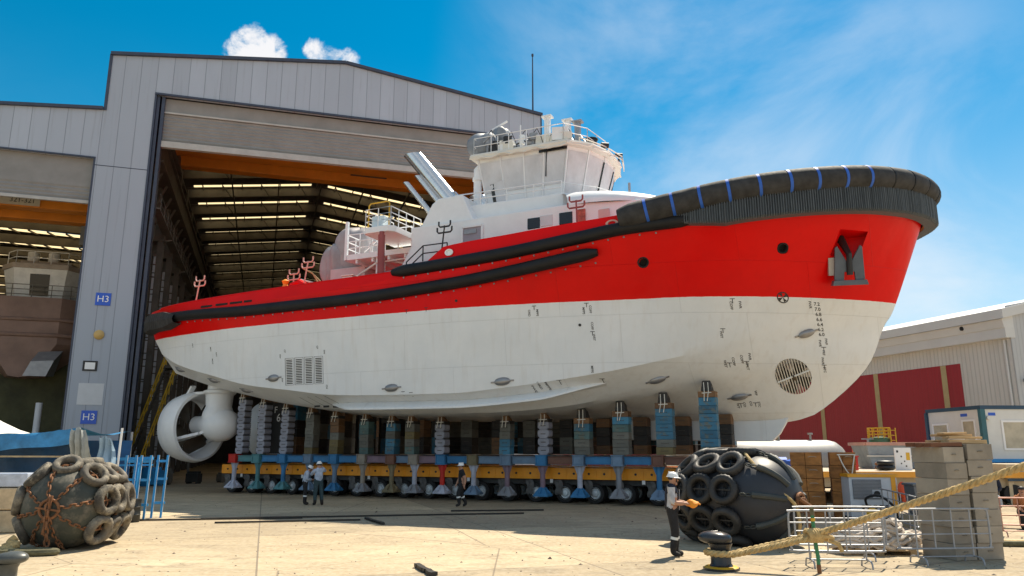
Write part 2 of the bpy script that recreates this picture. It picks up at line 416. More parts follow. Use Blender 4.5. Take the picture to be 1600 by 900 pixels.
t.box(-3.13, -.02, -.012, .02, 20.25, 20.30)                            # horizontal joint of the pillar
t.box(-.02, .10, -.04, T, 0, 25.7)                                      # door reveal
t.box(-3.2, -3.1, -.04, T, 0, 20.7)
t.box(.12, .3, .1, T+.3, 0, 25.6); t.box(.42, .62, .1, T+.5, 0, 25.6)
t.bar((-.02, -.03, 25.72), (24.4, -.03, 25.97), .12, .14)
t.build('edge_flashing', TRIM, hangar)
# returns of the door opening and pillar depth
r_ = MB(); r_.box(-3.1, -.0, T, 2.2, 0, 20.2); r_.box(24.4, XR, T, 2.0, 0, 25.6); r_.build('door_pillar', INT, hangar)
# fabric door gathered at the head of the opening
f = MB()
f.prism([(.62, 24.55), (24.38, 24.85), (24.38, 25.9), (.62, 25.65)], .45, .55, axis='y')
n = 16
for i in range(n):
    a, c = 24.5-i*.125, 24.5-(i+1)*.125
    s0 = .40+.10*(i % 2)
    f.add([(.62, .40+.07*(i % 2), a), (24.38, .40+.07*(i % 2), a+.3), (24.38, .40+.07*((i+1) % 2), c+.3-.0), (.62, .40+.07*((i+1) % 2), c)], [(0, 1, 2, 3)])
fd = f.build('fabric_door', FABRIC, hangar)
b = MB(); b.bar((.62, .34, 22.28), (24.38, .34, 22.58), .35, .42); b.bar((.62, .36, 24.6), (24.38, .36, 24.9), .1, .12); b.build('bottom_bar', FABRIC2, fd)

# roof: opaque sheets between rows of translucent sheets
rows = [15.3+5.8*k for k in range(13)]; SW = .44; DEEP = 90
SWS = [SW if k < 5 else SW*.5 for k in range(13)]  # far strips narrowed so that their glow looks dimmer
def roof_piece(mb, y0, y1, off=0, x0=XL, x1=XR, th=.12):
    for (xa, xb) in ((x0, XM), (XM, x1)):
        za, zb = roofz(xa)-off, roofz(xb)-off
        mb.add([(xa,y0,za),(xb,y0,zb),(xb,y1,zb),(xa,y1,za),(xa,y0,za-th),(xb,y0,zb-th),(xb,y1,zb-th),(xa,y1,za-th)], [(0,1,2,3),(7,6,5,4),(0,4,5,1),(2,6,7,3),(1,5,6,2),(3,7,4,0)])
mb = MB(); prev = T
for y, SW in zip(rows, SWS): roof_piece(mb, prev, y-SW); prev = y+SW
roof_piece(mb, prev, DEEP)
for y, SW in zip(rows, SWS):                                            # opaque ends of each lit strip
    for xa, xb in ((XL, .1), (11.6, 13.3), (25.2, XR)):
        za, zb = roofz(xa), roofz(xb)
        if xa < XM < xb:
            for p, q in ((xa, XM), (XM, xb)):
                mb.add([(p,y-SW,roofz(p)),(q,y-SW,roofz(q)),(q,y+SW,roofz(q)),(p,y+SW,roofz(p))], [(0,1,2,3)])
        else: mb.add([(xa,y-SW,za),(xb,y-SW,zb),(xb,y+SW,zb),(xa,y+SW,za)], [(0,1,2,3)])
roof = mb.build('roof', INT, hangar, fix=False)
for y, SW in zip(rows, SWS):
    for xa, xb in ((.1, 11.6), (13.3, 25.2)):
        m_ = MB(); m_.add([(xa,y-SW,roofz(xa)-.03),(xb,y-SW,roofz(xb)-.03),(xb,y+SW,roofz(xb)-.03),(xa,y+SW,roofz(xa)-.03)], [(0,1,2,3)])
        m_.build('skylight', SKYL, roof, fix=False)
# rafters, purlins and trusses
for k, y in enumerate(rows):
    m_ = MB(); SW = SWS[k]; yb = y+SW+.35
    for (xa, xb) in ((XL+.3, XM), (XM, XR-.3)):
        m_.bar((xa, yb, roofz(xa)-.6), (xb, yb, roofz(xb)-.6), .28, .9)
    for i in range(14):                                                 # purlin struts crossing each lit strip
        x = 1.0+i*1.86
        m_.bar((x, y-SW-.4, roofz(x)-.24), (x, yb, roofz(x)-.24), .09, .16)
        if k < 7 and i % 2: m_.bar((x, y-SW-.4, roofz(x)-.3), (x+.9, yb, roofz(x)-1.0), .07, .07)
    m_.build('roof_girder', GREYST if k % 2 == 0 else RUSTY, hangar)
mb = MB()
for x in (-.3, 4, 8.3, 12.4, 16.5, 20.8, 25):
    mb.bar((x, 2, roofz(x)-1.5), (x, 88, roofz(x)-1.5), .12, .18)
mb.build('roof_ties', RUSTY, hangar)
# side and back walls
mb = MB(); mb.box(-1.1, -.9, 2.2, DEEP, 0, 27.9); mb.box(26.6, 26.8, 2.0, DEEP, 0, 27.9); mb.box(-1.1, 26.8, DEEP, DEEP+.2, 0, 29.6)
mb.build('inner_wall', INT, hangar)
for k in range(14):
    y = 2.6+5.6*k
    m_ = MB()
    m_.box(-.10, .30, y, y+.12, 0, 17.6); m_.box(-.10, .30, y+.5, y+.62, 0, 17.6); m_.box(.06, .12, y+.12, y+.5, 0, 17.6)
    for j in range(18): m_.bar((-.85, y+.1, .6+j*.95), (-.1, y+.1, .6+j*.95), .08, .08)
    m_.box(-.85, .36, y-.1, y+1.1, 17.6, 18.7)
    m_.box(-.85, -.2, y+.15, y+.8, 18.7, 27.4)
    m_.build('crane_column', RUSTY, hangar)
    m_ = MB()
    for j in range(10): m_.box(-.62, -.20, y+2.5, y+2.56, .6+1.68*j, .6+1.68*(j+1)-.09)
    m_.build('light_panel_strip', LPANEL, hangar)
    m_ = MB(); m_.box(-.2, -.02, y+2.6, y+2.75, 0, 17.4); m_.box(-.9, -.70, y+2.6, y+2.75, 0, 17.4); m_.box(-.95, .02, y+2.4, y+2.9, 17.0, 18.0)
    m_.build('panel_frame', GREYST, hangar)
mb = MB()
mb.box(-.25, .35, 2.6, 88, 22.0, 23.7); mb.box(-.45, .55, 2.6, 88, 23.7, 23.85); mb.box(-.45, .55, 2.6, 88, 21.86, 22.0)
mb.box(26.0, 26.5, 2.6, 88, 22.0, 23.7)
for y in range(5, 88, 3): mb.bar((-.9, y, 19.4), (.2, y, 21.9), .16, .16)
mb.build('crane_rail_girder', RUSTY, hangar)
mb = MB()                                                                # walkway with hand rail under the girder, knee braces
mb.bar((.5, 1.2, 18.1), (.5, 60, 18.1), .6, .08)
for h in (.5, 1.0): mb.bar((.75, 1.2, 18.1+h), (.75, 60, 18.1+h), .05, .05)
for y in range(2, 60, 2): mb.bar((.75, y, 18.1), (.75, y, 19.1), .05, .05)
for y in (9, 20, 31, 42, 53):
    mb.bar((-.6, y, 17.6), (.7, y+.4, 18.05), .12, .12)
mb.build('wall_walkway', GREYST, hangar)
# pillar fittings
fr = MB(); fr.box(-2.42, -1.62, -.05, -.0, 7.0, 7.62); wf = fr.build('pillar_window', BLACK, hangar)
MB().box(-2.30, -1.74, -.065, -.05, 7.1, 7.52).build('pane', SIGNWHITE, wf)
MB().box(-2.52, -1.12, -.02, -.002, 4.95, 6.25).build('patch_panel', MAT('pale_patch', (.56, .58, .61), .6, var=.05), hangar)
m_ = MB(); m_.lathe([(.30, 0), (.30, .08), (.22, .16), (.02, .2)], 20, Matrix.Translation((-1.72, 0, 9.25)) @ Matrix.Rotation(math.pi/2, 4, 'X'))
m_.build('bulkhead_lamp', MAT('lamp_amber', (.55, .36, .12), .4, var=.1), hangar, True)

def wall_sign(cx, cz, wd, ht, body, label):
    o = thing('bay_sign', label, 'sign', hangar.matrix_basis @ Vector((cx, -.03, cz)), HB, None)
    MB().box(-wd/2, wd/2, -.02, .02, -ht/2, ht/2).build('board', SIGNBLUE, o, bevel=.006)
    v, fc = text_mesh(body, ht*.72)
    MB().add([(a, -.026, b_) for a, b_, _ in v], fc).build('lettering', SIGNWHITE, o)
wall_sign(-1.72, 11.5, .86, .8, 'H3', 'upper blue H3 bay sign high on the grey hangar pillar')
wall_sign(-1.76, 4.2, .86, .8, 'H3', 'lower blue H3 bay sign just above the blue tarp')

# overhead crane just inside the big door
ocr = thing('overhead_crane', 'orange overhead travelling crane spanning just inside the big hangar door', 'crane', hangar.matrix_basis @ Vector((0, 0, 0)), HB)
mb = MB(); mb.box(.5, 26.0, 3.8, 7.0, 24.1, 25.6); mb.build('front_girder', CRANE, ocr, bevel=.03)
mb = MB(); mb.box(.5, 26.0, 9.6, 10.6, 24.3, 25.6); mb.build('rear_girder', CRANE, ocr, bevel=.03)
for xa, xb in ((-.3, .8), (25.6, 26.5)): MB().box(xa, xb, 3.4, 11.0, 24.0, 24.9).build('end_carriage', RUSTY, ocr, bevel=.03)
mb = MB(); mb.box(14, 17, 7.1, 9.5, 24.9, 26); mb.build('trolley', RUSTY, ocr)

# ---- lower bay on the left
side = thing('hangar', 'lower left bay of the hangar with raised grey door over an unfinished ship', 'hangar', (-24, 47, 0), HB)
w = MB()
w.prism([(-40, 20.85), (-3.1, 20.75), (-3.1, 20.31), (-2.803, 20.31), (-2.803, 24.15), (-8.8, 23.62), (-25, 22.95), (-40, 22.95)], 0.004, T, axis='y')
w.build('front_wall', CLAD, side)
t = MB(); t.bar((-40, -.05, 23.02), (-25, -.05, 23.02), .3, .2); t.bar((-25, -.05, 23.02), (-8.8, -.05, 23.69), .3, .2); t.bar((-8.8, -.05, 23.69), (-2.99, -.05, 24.2), .3, .2); t.bar((-40, -.03, 20.85), (-3.1, -.03, 20.75), .1, .1); t.build('edge_flashing', TRIM, side)
f = MB(); f.prism([(-40, 18.95), (-3.25, 18.85), (-3.25, 20.75), (-40, 20.85)], .38, .5, axis='y')
for i in range(8):
    a, c = 18.95-i*.12, 18.95-(i+1)*.12
    f.add([(-40, .36+.06*(i % 2), a), (-3.25, .36+.06*(i % 2), a-.1), (-3.25, .36+.06*((i+1) % 2), c-.1), (-40, .36+.06*((i+1) % 2), c)], [(0, 1, 2, 3)])
fd2 = f.build('fabric_door', FABRIC, side)
MB().bar((-40, .3, 17.95), (-3.25, .3, 17.8), .2, .2).build('bottom_bar', FABRIC2, fd2)
rows2 = [11.5+5.6*k for k in range(10)]
def rz2(x): return 22.9-abs(x+18)*.04
mb = MB(); prev = T
for y in rows2+[70]:
    for xa, xb in ((-40, -18), (-18, -2.9)):
        mb.add([(xa,prev,rz2(xa)),(xb,prev,rz2(xb)),(xb,y-.55,rz2(xb)),(xa,y-.55,rz2(xa))], [(0,1,2,3)])
    prev = y+.55
mb.box(-40, -3.2, 70, 70.2, 0, 23); mb.box(-40.2, -40, 0, 70, 0, 23); mb.box(-3.0, -2.8, 2.3, 70, 0, 22.8)
roof2 = mb.build('roof', INT, side, fix=False)
for y in rows2:
    m_ = MB()
    for xa, xb in ((-38, -18), (-18, -3.4)): m_.add([(xa,y-.55,rz2(xa)-.02),(xb,y-.55,rz2(xb)-.02),(xb,y+.55,rz2(xb)-.02),(xa,y+.55,rz2(xa)-.02)], [(0,1,2,3)])
    m_.build('skylight', SKYL, roof2, fix=False)
    m_ = MB(); m_.bar((-40, y+.9, 22.3), (-3.1, y+.9, 22.0), .25, .8)
    for i in range(22):
        x = -38+i*1.6; m_.bar((x, y-.9, rz2(x)-.15), (x+.5, y+.9, rz2(x)-.15), .1, .14)
    m_.build('roof_girder', RUSTY, side)
mb = MB()
for k in range(9): mb.box(-3.6, -3.0, 3+5.6*k, 3.6+5.6*k, 0, 22)
mb.box(-4.0, -3.3, 2.5, 68, 15.5, 16.8); mb.build('crane_column', RUSTY, side)
oc2 = thing('overhead_crane', 'orange overhead crane with painted number board inside the left bay', 'crane', (-24, 47, 0), HB)
MB().box(-39, -3.7, 4.0, 5.0, 18.2, 19.3).build('girder', CRANE, oc2, bevel=.03)
MB().box(-39, -3.7, 7.0, 8.0, 18.2, 19.3).build('rear_girder', CRANE, oc2, bevel=.03)
nb = MB().box(-13.4, -6.95, 3.93, 3.998, 18.3, 18.95).build('number_board', MAT('board_grey', (.5, .47, .40), .6), oc2)
v, fc = text_mesh('321-321', .46)
MB().add([(a*1.0-7.98, 3.92, b_+18.62) for a, b_, _ in v], fc).build('lettering', BLACK, nb)

# yellow steel stair against the inner left wall
st_ = thing('steel_stair', 'yellow railed steel stair climbing the inner left wall of the hangar', 'stair', (-24, 47, 0), HB)
mb = MB(); A0, A1 = Vector((.55, 1.6, .4)), Vector((2.05, 5.4, 8.0))
sd = Vector((A1.y-A0.y, -(A1.x-A0.x), 0)).normalized()
for s_ in (-.45, .45): mb.bar(A0+sd*s_, A1+sd*s_, .06, .28)
for i in range(26): c_ = A0+(A1-A0)*((i+.5)/26); mb.bar(c_-sd*.45, c_+sd*.45, .22, .04)
mb.build('stair_flight', RUSTY, st_)
for s_ in (-.5, .5):
    mb = MB()
    for h in (.55, 1.05): mb.bar(A0+sd*s_+Vector((0,0,h)), A1+sd*s_+Vector((0,0,h)), .06, .06)
    for i in range(12): c_ = A0+(A1-A0)*(i/11)+sd*s_; mb.bar(c_, c_+Vector((0,0,1.08)), .055, .055)
    mb.build('handrail', YEL, st_)
mb = MB(); mb.box(1.4, 3.6, 5.4, 7.4, 7.85, 8.0); mb.box(1.5, 1.65, 7.2, 7.35, 0, 7.85); mb.box(3.4, 3.55, 7.2, 7.35, 0, 7.85); mb.build('landing', RUSTY, st_)
mb = MB()
for h in (.55, 1.05): mb.bar((3.6, 5.4, 8+h), (3.6, 7.4, 8+h), .06, .06); mb.bar((1.4, 7.4, 8+h), (3.6, 7.4, 8+h), .06, .06)
for p in ((3.6,5.4),(3.6,6.4),(3.6,7.4),(2.5,7.4),(1.4,7.4)): mb.bar((*p, 8), (*p, 9.08), .05, .05)
mb.build('handrail', YEL, st_)

# lightning rod on the right corner of the gable
lr = thing('lightning_rod', 'tall thin dark lightning rod standing on the right end of the hangar roof', 'rod', hangar.matrix_basis @ Vector((XR-.35, .8, roofz(XR)-.02)), HB)
MB().tube([(0,0,0),(0,0,3),(0,0,5.55)], .05, 8, radii=[.075,.06,.045]).build('mast', TRIM, lr)
m_ = MB(); m_.cyl((0,0,5.55),(0,0,5.75),.09,10); m_.bar((0,0,1.0),(.35,.3,0),.03,.03); m_.bar((0,0,1.0),(-.35,.3,0),.03,.03); m_.build('tip', TRIM, lr)

# ---------------------------------------------------------------- the tugboat (local x towards the bow, y to port, z up)
SA = R(25)
tug = thing('tugboat', 'red and white tugboat carried on wheeled trailers out of the hangar', 'tugboat', (-16.75, 45.88, 0), -SA)
ZW = 8.2
HULL = bpy.data.materials.new('hull_paint'); HULL.use_nodes = True
def hull_paint(m):
    nt = m.node_tree; N, Lk = nt.nodes, nt.links; b = N['Principled BSDF']
    tc = N.new('ShaderNodeTexCoord'); sp = N.new('ShaderNodeSeparateXYZ'); Lk.new(tc.outputs['Object'], sp.inputs[0])
    gt = N.new('ShaderNodeMath'); gt.operation = 'GREATER_THAN'; gt.inputs[1].default_value = ZW; ej = N.new('ShaderNodeTexNoise'); ej.inputs['Scale'].default_value = 2.5; ej.inputs['Detail'].default_value = 5; Lk.new(tc.outputs['Object'], ej.inputs['Vector']); ea = N.new('ShaderNodeMath'); ea.operation = 'MULTIPLY_ADD'; Lk.new(ej.outputs[0], ea.inputs[0]); ea.inputs[1].default_value = .035; Lk.new(sp.outputs[2], ea.inputs[2]); Lk.new(ea.outputs[0], gt.inputs[0])
    n1 = N.new('ShaderNodeTexNoise'); n1.inputs['Scale'].default_value = .5; n1.inputs['Detail'].default_value = 8; n1.inputs['Roughness'].default_value = .65; Lk.new(tc.outputs['Object'], n1.inputs['Vector'])
    mp = N.new('ShaderNodeMapping'); mp.inputs['Scale'].default_value = (3, 3, .2); Lk.new(tc.outputs['Object'], mp.inputs[0])
    n2 = N.new('ShaderNodeTexNoise'); n2.inputs['Scale'].default_value = 1.4; n2.inputs['Detail'].default_value = 6; Lk.new(mp.outputs[0], n2.inputs['Vector'])
    def mix(f, a, c):
        n = N.new('ShaderNodeMix'); n.data_type = 'RGBA'
        for q, i in ((f, 0), (a, 6), (c, 7)):
            if isinstance(q, tuple): n.inputs[i].default_value = (*q, 1)
            else: Lk.new(q, n.inputs[i])
        return n.outputs[2]
    def rng(f, a, c, d=0, e=1):
        n = N.new('ShaderNodeMapRange'); Lk.new(f, n.inputs[0])
        for i, q in enumerate((a, c, d, e)): n.inputs[i+1].default_value = q
        return n.outputs[0]
    wht = mix(rng(n1.outputs[0], .35, .7), (.71, .735, .75), (.79, .805, .81))
    wht = mix(rng(n2.outputs[0], .52, .8, 0, .4), wht, (.60, .575, .54))
    red = mix(rng(n1.outputs[0], .35, .7), (.68, .001, .001), (.78, .0015, .001))
    red = mix(rng(n2.outputs[0], .55, .8, 0, .25), red, (.6, .004, .004))
    hull_c = mix(gt.outputs[0], wht, red)
    b.inputs['Roughness'].default_value = .33; b.inputs['Specular IOR Level'].default_value = .16
    # weld seams: faint plate edges
    br = N.new('ShaderNodeTexBrick'); mp2 = N.new('ShaderNodeMapping'); mp2.inputs['Rotation'].default_value = (math.pi/2, 0, 0); Lk.new(tc.outputs['Object'], mp2.inputs[0]); Lk.new(mp2.outputs[0], br.inputs['Vector'])
    br.inputs['Scale'].default_value = 1; br.inputs['Brick Width'].default_value = 4.7; br.inputs['Row Height'].default_value = 1.9; br.inputs['Mortar Size'].default_value = .012; br.inputs['Mortar Smooth'].default_value = .6
    for k in ('Color1', 'Color2'): br.inputs[k].default_value = (0, 0, 0, 1)
    br.inputs['Mortar'].default_value = (1, 1, 1, 1)
    dk_ = N.new('ShaderNodeMix'); dk_.data_type = 'RGBA'; dk_.blend_type = 'MULTIPLY'; sm_ = N.new('ShaderNodeMath'); sm_.operation = 'MULTIPLY'; sm_.inputs[1].default_value = .24; Lk.new(br.outputs['Color'], sm_.inputs[0]); Lk.new(sm_.outputs[0], dk_.inputs[0]); Lk.new(hull_c, dk_.inputs[6]); dk_.inputs[7].default_value = (.45, .42, .40, 1); Lk.new(dk_.outputs[2], b.inputs['Base Color'])
    ad = N.new('ShaderNodeMath'); ad.operation = 'MULTIPLY_ADD'; Lk.new(br.outputs['Color'], ad.inputs[0]); ad.inputs[1].default_value = .35
    n3 = N.new('ShaderNodeTexNoise'); n3.inputs['Scale'].default_value = .9; n3.inputs['Detail'].default_value = 2; Lk.new(tc.outputs['Object'], n3.inputs['Vector']); Lk.new(n3.outputs[0], ad.inputs[2])
    bp = N.new('ShaderNodeBump'); bp.inputs['Strength'].default_value = .4; bp.inputs['Distance'].default_value = .11; Lk.new(ad.outputs[0], bp.inputs['Height']); Lk.new(bp.outputs[0], b.inputs['Normal'])
hull_paint(HULL)
RED = MAT('red_paint', (.70, .0012, .001), .36, var=.08, scale=.5, spec=.16)
REDDULL = MAT('red_primer', (.50, .035, .03), .5, var=.12, scale=.6)
RUBBER = MAT('rubber', (.010, .010, .011), .55, var=.35, scale=1.2, bump=.2, bscale=14, spec=.3, dirt=.16, dcol=(.05, .046, .042), dscale=2.5)
RUBBERG = MAT('worn_rubber', (.038, .037, .037), .75, var=.4, scale=2.5, bump=.3, bscale=9, dirt=.3, dcol=(.085, .072, .06), spec=.3)
RUBBERF = MAT('fin_rubber', (.085, .10, .112), .6, var=.35, scale=6, stretch=(6, 6, .4), bump=.2, bscale=20)
STRAP = MAT('blue_strap', (.02, .11, .50), .6, var=.15)
CREAM = MAT('cream_paint', (.72, .69, .62), .45, var=.06, scale=.8, dirt=.12, dcol=(.45, .33, .2))
GREY = MAT('grey_steel', (.30, .31, .33), .5, .4, .15)
ANODE = MAT('anode_metal', (.30, .30, .31), .45, .7, .2)
STAINLESS = MAT('polished_stainless', (.72, .70, .68), .2, .85, .06, scale=4)
DARKVOID = MAT('dark_recess', (.012, .012, .012), .9, var=.1)
TARP = MAT('grey_tarpaulin', (.36, .33, .335), .75, var=.14, scale=1.5, bump=.3, bscale=5)
MARK = MAT('mark_paint', (.02, .02, .022), .6, var=.1)
MAROON = MAT('maroon_paint', (.28, .06, .055), .5, var=.1)
SHEET = MAT('protective_film', (.60, .60, .62), .5, var=.16, scale=1.2, bump=1.0, bscale=2.6, dirt=.12, dcol=(.36, .33, .30), stretch=(1, 1, .6))
GLASSD = MAT('dark_window', (.01, .011, .013), .12, var=.1)
BRONZE = MAT('dark_bronze', (.10, .085, .065), .35, .8, .25)
BLUEP = MAT('blue_paint', (.03, .28, .62), .5, var=.15, dirt=.2, dcol=(.10, .10, .1))

def sup(y0, s, p, q): return y0*max(0., 1-max(0., min(1., s))**p)**q
_D = pchip([-1, 0, 2, 6, 12, 22, 26, 29], [5.6, 6.0, 6.5, 6.9, 7.05, 7.0, 6.75, 6.3])
_W = pchip([-.8, 0, 3, 7, 11, 18, 22, 27], [5.3, 5.6, 6.25, 6.8, 6.95, 6.9, 6.45, 5.4])
_C1 = pchip([-.5, 0, 3, 7, 11, 18, 22], [5.1, 5.4, 6.0, 6.4, 6.55, 6.5, 6.0])
_C2 = pchip([-.3, 3, 7, 11, 18], [4.15, 4.4, 4.7, 4.9, 4.85])
zD = pchip([-1, 8, 16, 21.75, 26.4, 29.5, 31.8, 34, 36, 37.5], [9.2, 9.35, 9.7, 10.3, 10.83, 11.1, 11.4, 11.7, 11.95, 12.05])
zT = pchip([-1, 10, 17.2, 21.75, 26.4, 29.5, 34, 37.2], [9.7, 9.9, 10.05, 10.6, 11.2, 11.7, 12.4, 12.8])
zC1 = pchip([-.5, 1.72, 4.61, 7.33, 10.15, 12.56, 15.3, 18.49, 21.32, 24.7, 27.64, 29.12, 30.27, 33, 35.5], [7.55, 6.67, 5.95, 5.35, 5.0, 4.72, 4.64, 4.61, 4.83, 5.26, 5.85, 6.2, 6.5, 7.0, 7.25])
zC2 = pchip([-.3, 1.6, 3.36, 5.62, 8.04, 11.27, 14.22, 19.47, 22.62, 25.4, 28.84, 30.75, 34.7], [6.45, 5.91, 5.47, 5.02, 4.56, 4.16, 3.95, 3.86, 4.05, 4.5, 5.03, 5.3, 5.5])
zK = pchip([-.3, 3.4, 8, 11, 14, 20, 25, 31, 31.8, 32.5], [6.1, 5.25, 4.3, 3.92, 3.72, 3.6, 3.5, 3.4, 3.5, 3.72])
def cD(x): return _D(x) if x <= 29 else sup(6.3, (x-29)/8.5, 1.9, .62)
def cW(x): return _W(x) if x <= 27 else sup(5.4, (x-27)/9, 1.5, .85)
def cC1(x): return _C1(x) if x <= 22 else sup(6.0, (x-22)/13.5, 1.5, .85)
def cC2(x): return _C2(x) if x <= 18 else sup(4.85, (x-18)/16.7, 1.6, .8)
CURV = [(-.3, 32.5, lambda x: 0., zK), (-.3, 34.6, cC2, zC2), (-.5, 35.45, cC1, zC1), (-.8, 36.0, cW, lambda x: ZW), (-1., 37.5, cD, zD)]
SUBS = [5, 5, 8, 10]
def station(u):
    """half section of the hull at longitudinal parameter u, keel to sheer"""
    P = []
    for (xa, xb, fy, fz) in CURV:
        x = xa+(xb-xa)*u; P.append(np.array([x, fy(x), fz(x)]))
    w = min(1, max(0, (P[3][0]-26.5)/5.5)); out = []
    for i in range(4):
        p0 = P[i-1] if i > 0 else P[0]*2-P[1]; p1, p2 = P[i], P[i+1]; p3 = P[i+2] if i < 3 else P[4]*2-P[3]
        if i == 0:
            e = min(1, max(0, 1-P[1][1]/1.2)); p0 = P[1]*np.array([1, -1, 1])*(1-e)+(P[0]+np.array([-1.7, 0, -.35]))*e
        for k in range(SUBS[i]):
            t = k/SUBS[i]; lin = p1+(p2-p1)*t
            cr = .5*((2*p1)+(-p0+p2)*t+(2*p0-5*p1+4*p2-p3)*t*t+(-p0+3*p1-3*p2+p3)*t**3)
            q = lin*(1-w)+cr*w; q[1] = max(q[1], 0)
            if i == 3: q[1] -= .28*w*math.sin(math.pi*t)*min(1, q[1]/1.5)     # slight hollow flare
            if i == 3: q[1] = max(q[1], 0)
            out.append(q)
    out.append(P[4]); return out
US = [i/150*.76 for i in range(150)]+[.76+.24*math.sin(math.pi/2*i/70) for i in range(71)]
STN = [station(u) for u in US]
ZG = np.arange(2.4, 12.6, .04)
_GX = np.zeros((len(STN), len(ZG))); _GY = np.zeros((len(STN), len(ZG)))
for i_, S_ in enumerate(STN):
    A_ = np.array(S_); k_ = np.argsort(A_[:, 2], kind='stable'); A_ = A_[k_]
    _GX[i_] = np.interp(ZG, A_[:, 2], A_[:, 0]); _GY[i_] = np.interp(ZG, A_[:, 2], A_[:, 1])
def hull_y(x, z):
    """half breadth of the hull skin at (x, z)"""
    f = (min(max(z, ZG[0]), ZG[-2])-ZG[0])/.04; j = min(int(f), len(ZG)-2); t = f-j
    return float(np.interp(x, _GX[:, j], _GY[:, j])*(1-t)+np.interp(x, _GX[:, j+1], _GY[:, j+1])*t)
def skin(x, z, off=.004):
    """point of the starboard skin, moved outwards along its normal"""
    e = .08; y = hull_y(x, z)
    n = Vector((-(hull_y(x+e, z)-hull_y(x-e, z))/(2*e), 1, -(hull_y(x, z+e)-hull_y(x, z-e))/(2*e))).normalized()
    return Vector((x, -y, z))+Vector((n.x, -n.y, n.z))*off, Vector((n.x, -n.y, n.z))
mb = MB(); nS = len(STN[0])
rowsS = [[(q[0], -q[1], q[2]) for q in S] for S in STN]; rowsP = [[(q[0], q[1], q[2]) for q in S] for S in STN]
mb.grid(rowsS); mb.grid(rowsP, True)
for a in range(len(STN)-1):                                             # weather deck closes the shell
    p, q = STN[a][-1], STN[a+1][-1]
    mb.add([(p[0],-p[1],p[2]),(q[0],-q[1],q[2]),(q[0],q[1],q[2]),(p[0],p[1],p[2])], [(0,1,2,3)])
mb.add(rowsS[0]+rowsP[0][::-1], [tuple(range(2*nS))])
hull = mb.build('hull', HULL, tug, weld=True)
# openings cut through the skin: bow thruster tunnel, anchor pocket, hawse holes, sea chests
THX, THZ = 31.91, 5.22
cut = MB()
cut.cyl((THX, -7, THZ), (THX, 7, THZ), .68, 40)
for s_ in (-1, 1):
    AP = [(33.75, 9.75), (34.72, 9.70), (35.18, 10.68), (34.19, 10.66)]
    cut.prism(AP, s_*2.0, s_*7, axis='y')
    for hx, hz in ((27.01, 9.53), (32.12, 9.93)):
        cut.cyl((hx, s_*(hull_y(hx, hz)-.5), hz), (hx, s_*8, hz), .19, 20)
co = cut.build('cutter', DARKVOID, tug)
bo = hull.modifiers.new('openings', 'BOOLEAN'); bo.operation = 'DIFFERENCE'; bo.object = co; bo.solver = 'EXACT'
bpy.context.view_layer.update()
me2 = bpy.data.meshes.new_from_object(hull.evaluated_get(bpy.context.evaluated_depsgraph_get()))
hull.modifiers.clear(); hull.data = me2; bpy.data.objects.remove(co)
me2.polygons.foreach_set('use_smooth', [True]*len(me2.polygons)); me2.set_sharp_from_angle(angle=R(22))
# linings of the openings
for s_ in (-1, 1):
    m_ = MB()
    for hx, hz in ((27.01, 9.53), (32.12, 9.93)):
        p, nn = skin(hx, hz, .0); p.y *= -s_; nn.y *= -s_
        M = Matrix.Translation(p) @ nn.to_track_quat('Z', 'Y').to_matrix().to_4x4()
        m_.lathe([(.17, -.4), (.17, .02), (.20, .03), (.225, .015), (.23, -.05), (.2, -.4)], 24, M, True); m_.cyl(p-nn*.25, p-nn*.2, .172, 20)
    m_.build('hawse_hole', DARKVOID, tug, True)
tun = MB().lathe([(.677, -.6), (.677, .6), (.67, .6), (.67, -.6)], 40, Matrix.Translation((THX, 0, THZ)) @ Matrix.Rotation(math.pi/2, 4, 'X'), True).build('bow_thruster_tunnel', CREAM, tug, True)
for s_ in (-1, 1):
    m_ = MB(); tt = R(8)
    for i in range(-6, 7):
        o_ = i*.102; h = math.sqrt(max(.0, .67**2-o_**2))
        if h < .15: continue
        pts = []
        for k in range(9):
            c_ = -h+2*h*k/8; lx, lz = o_*math.cos(tt)-c_*math.sin(tt), o_*math.sin(tt)+c_*math.cos(tt)
            x, z = THX+lx, THZ+lz; pts.append((x, s_*(hull_y(x, z)-.04), z))
        for p, q in zip(pts[:-1], pts[1:]): m_.bar(p, q, .034, .07, (0, 1, 0))
    tt = R(20); pts = [(THX+c_*math.cos(tt), s_*(hull_y(THX+c_*math.cos(tt), THZ+c_*math.sin(tt))-.0), THZ+c_*math.sin(tt)) for c_ in np.linspace(-.66, .66, 9)]
    for p, q in zip(pts[:-1], pts[1:]): m_.bar(p, q, .06, .09, (0, 1, 0))
    m_.build('grille', CREAM, tun)
m_ = MB(); hubY = -.75
m_.lathe([(.02, -.5), (.16, -.35), (.22, 0), (.2, .5), (.02, .8)], 16, Matrix.Translation((THX, hubY, THZ)) @ Matrix.Rotation(math.pi/2, 4, 'X'))
for k in range(4):
    a = k*math.pi/2+.4; M = Matrix.Translation((THX, hubY, THZ)) @ Matrix.Rotation(a, 4, 'Y')
    m_.grid([[M @ Vector((-.14-.12*t, .10*math.cos(t*2), .15+.47*t)), M @ Vector((.14+.16*t, -.12, .15+.47*t))] for t in (0, .35, .7, 1)])
m_.build('propeller', BRONZE, tun, True)

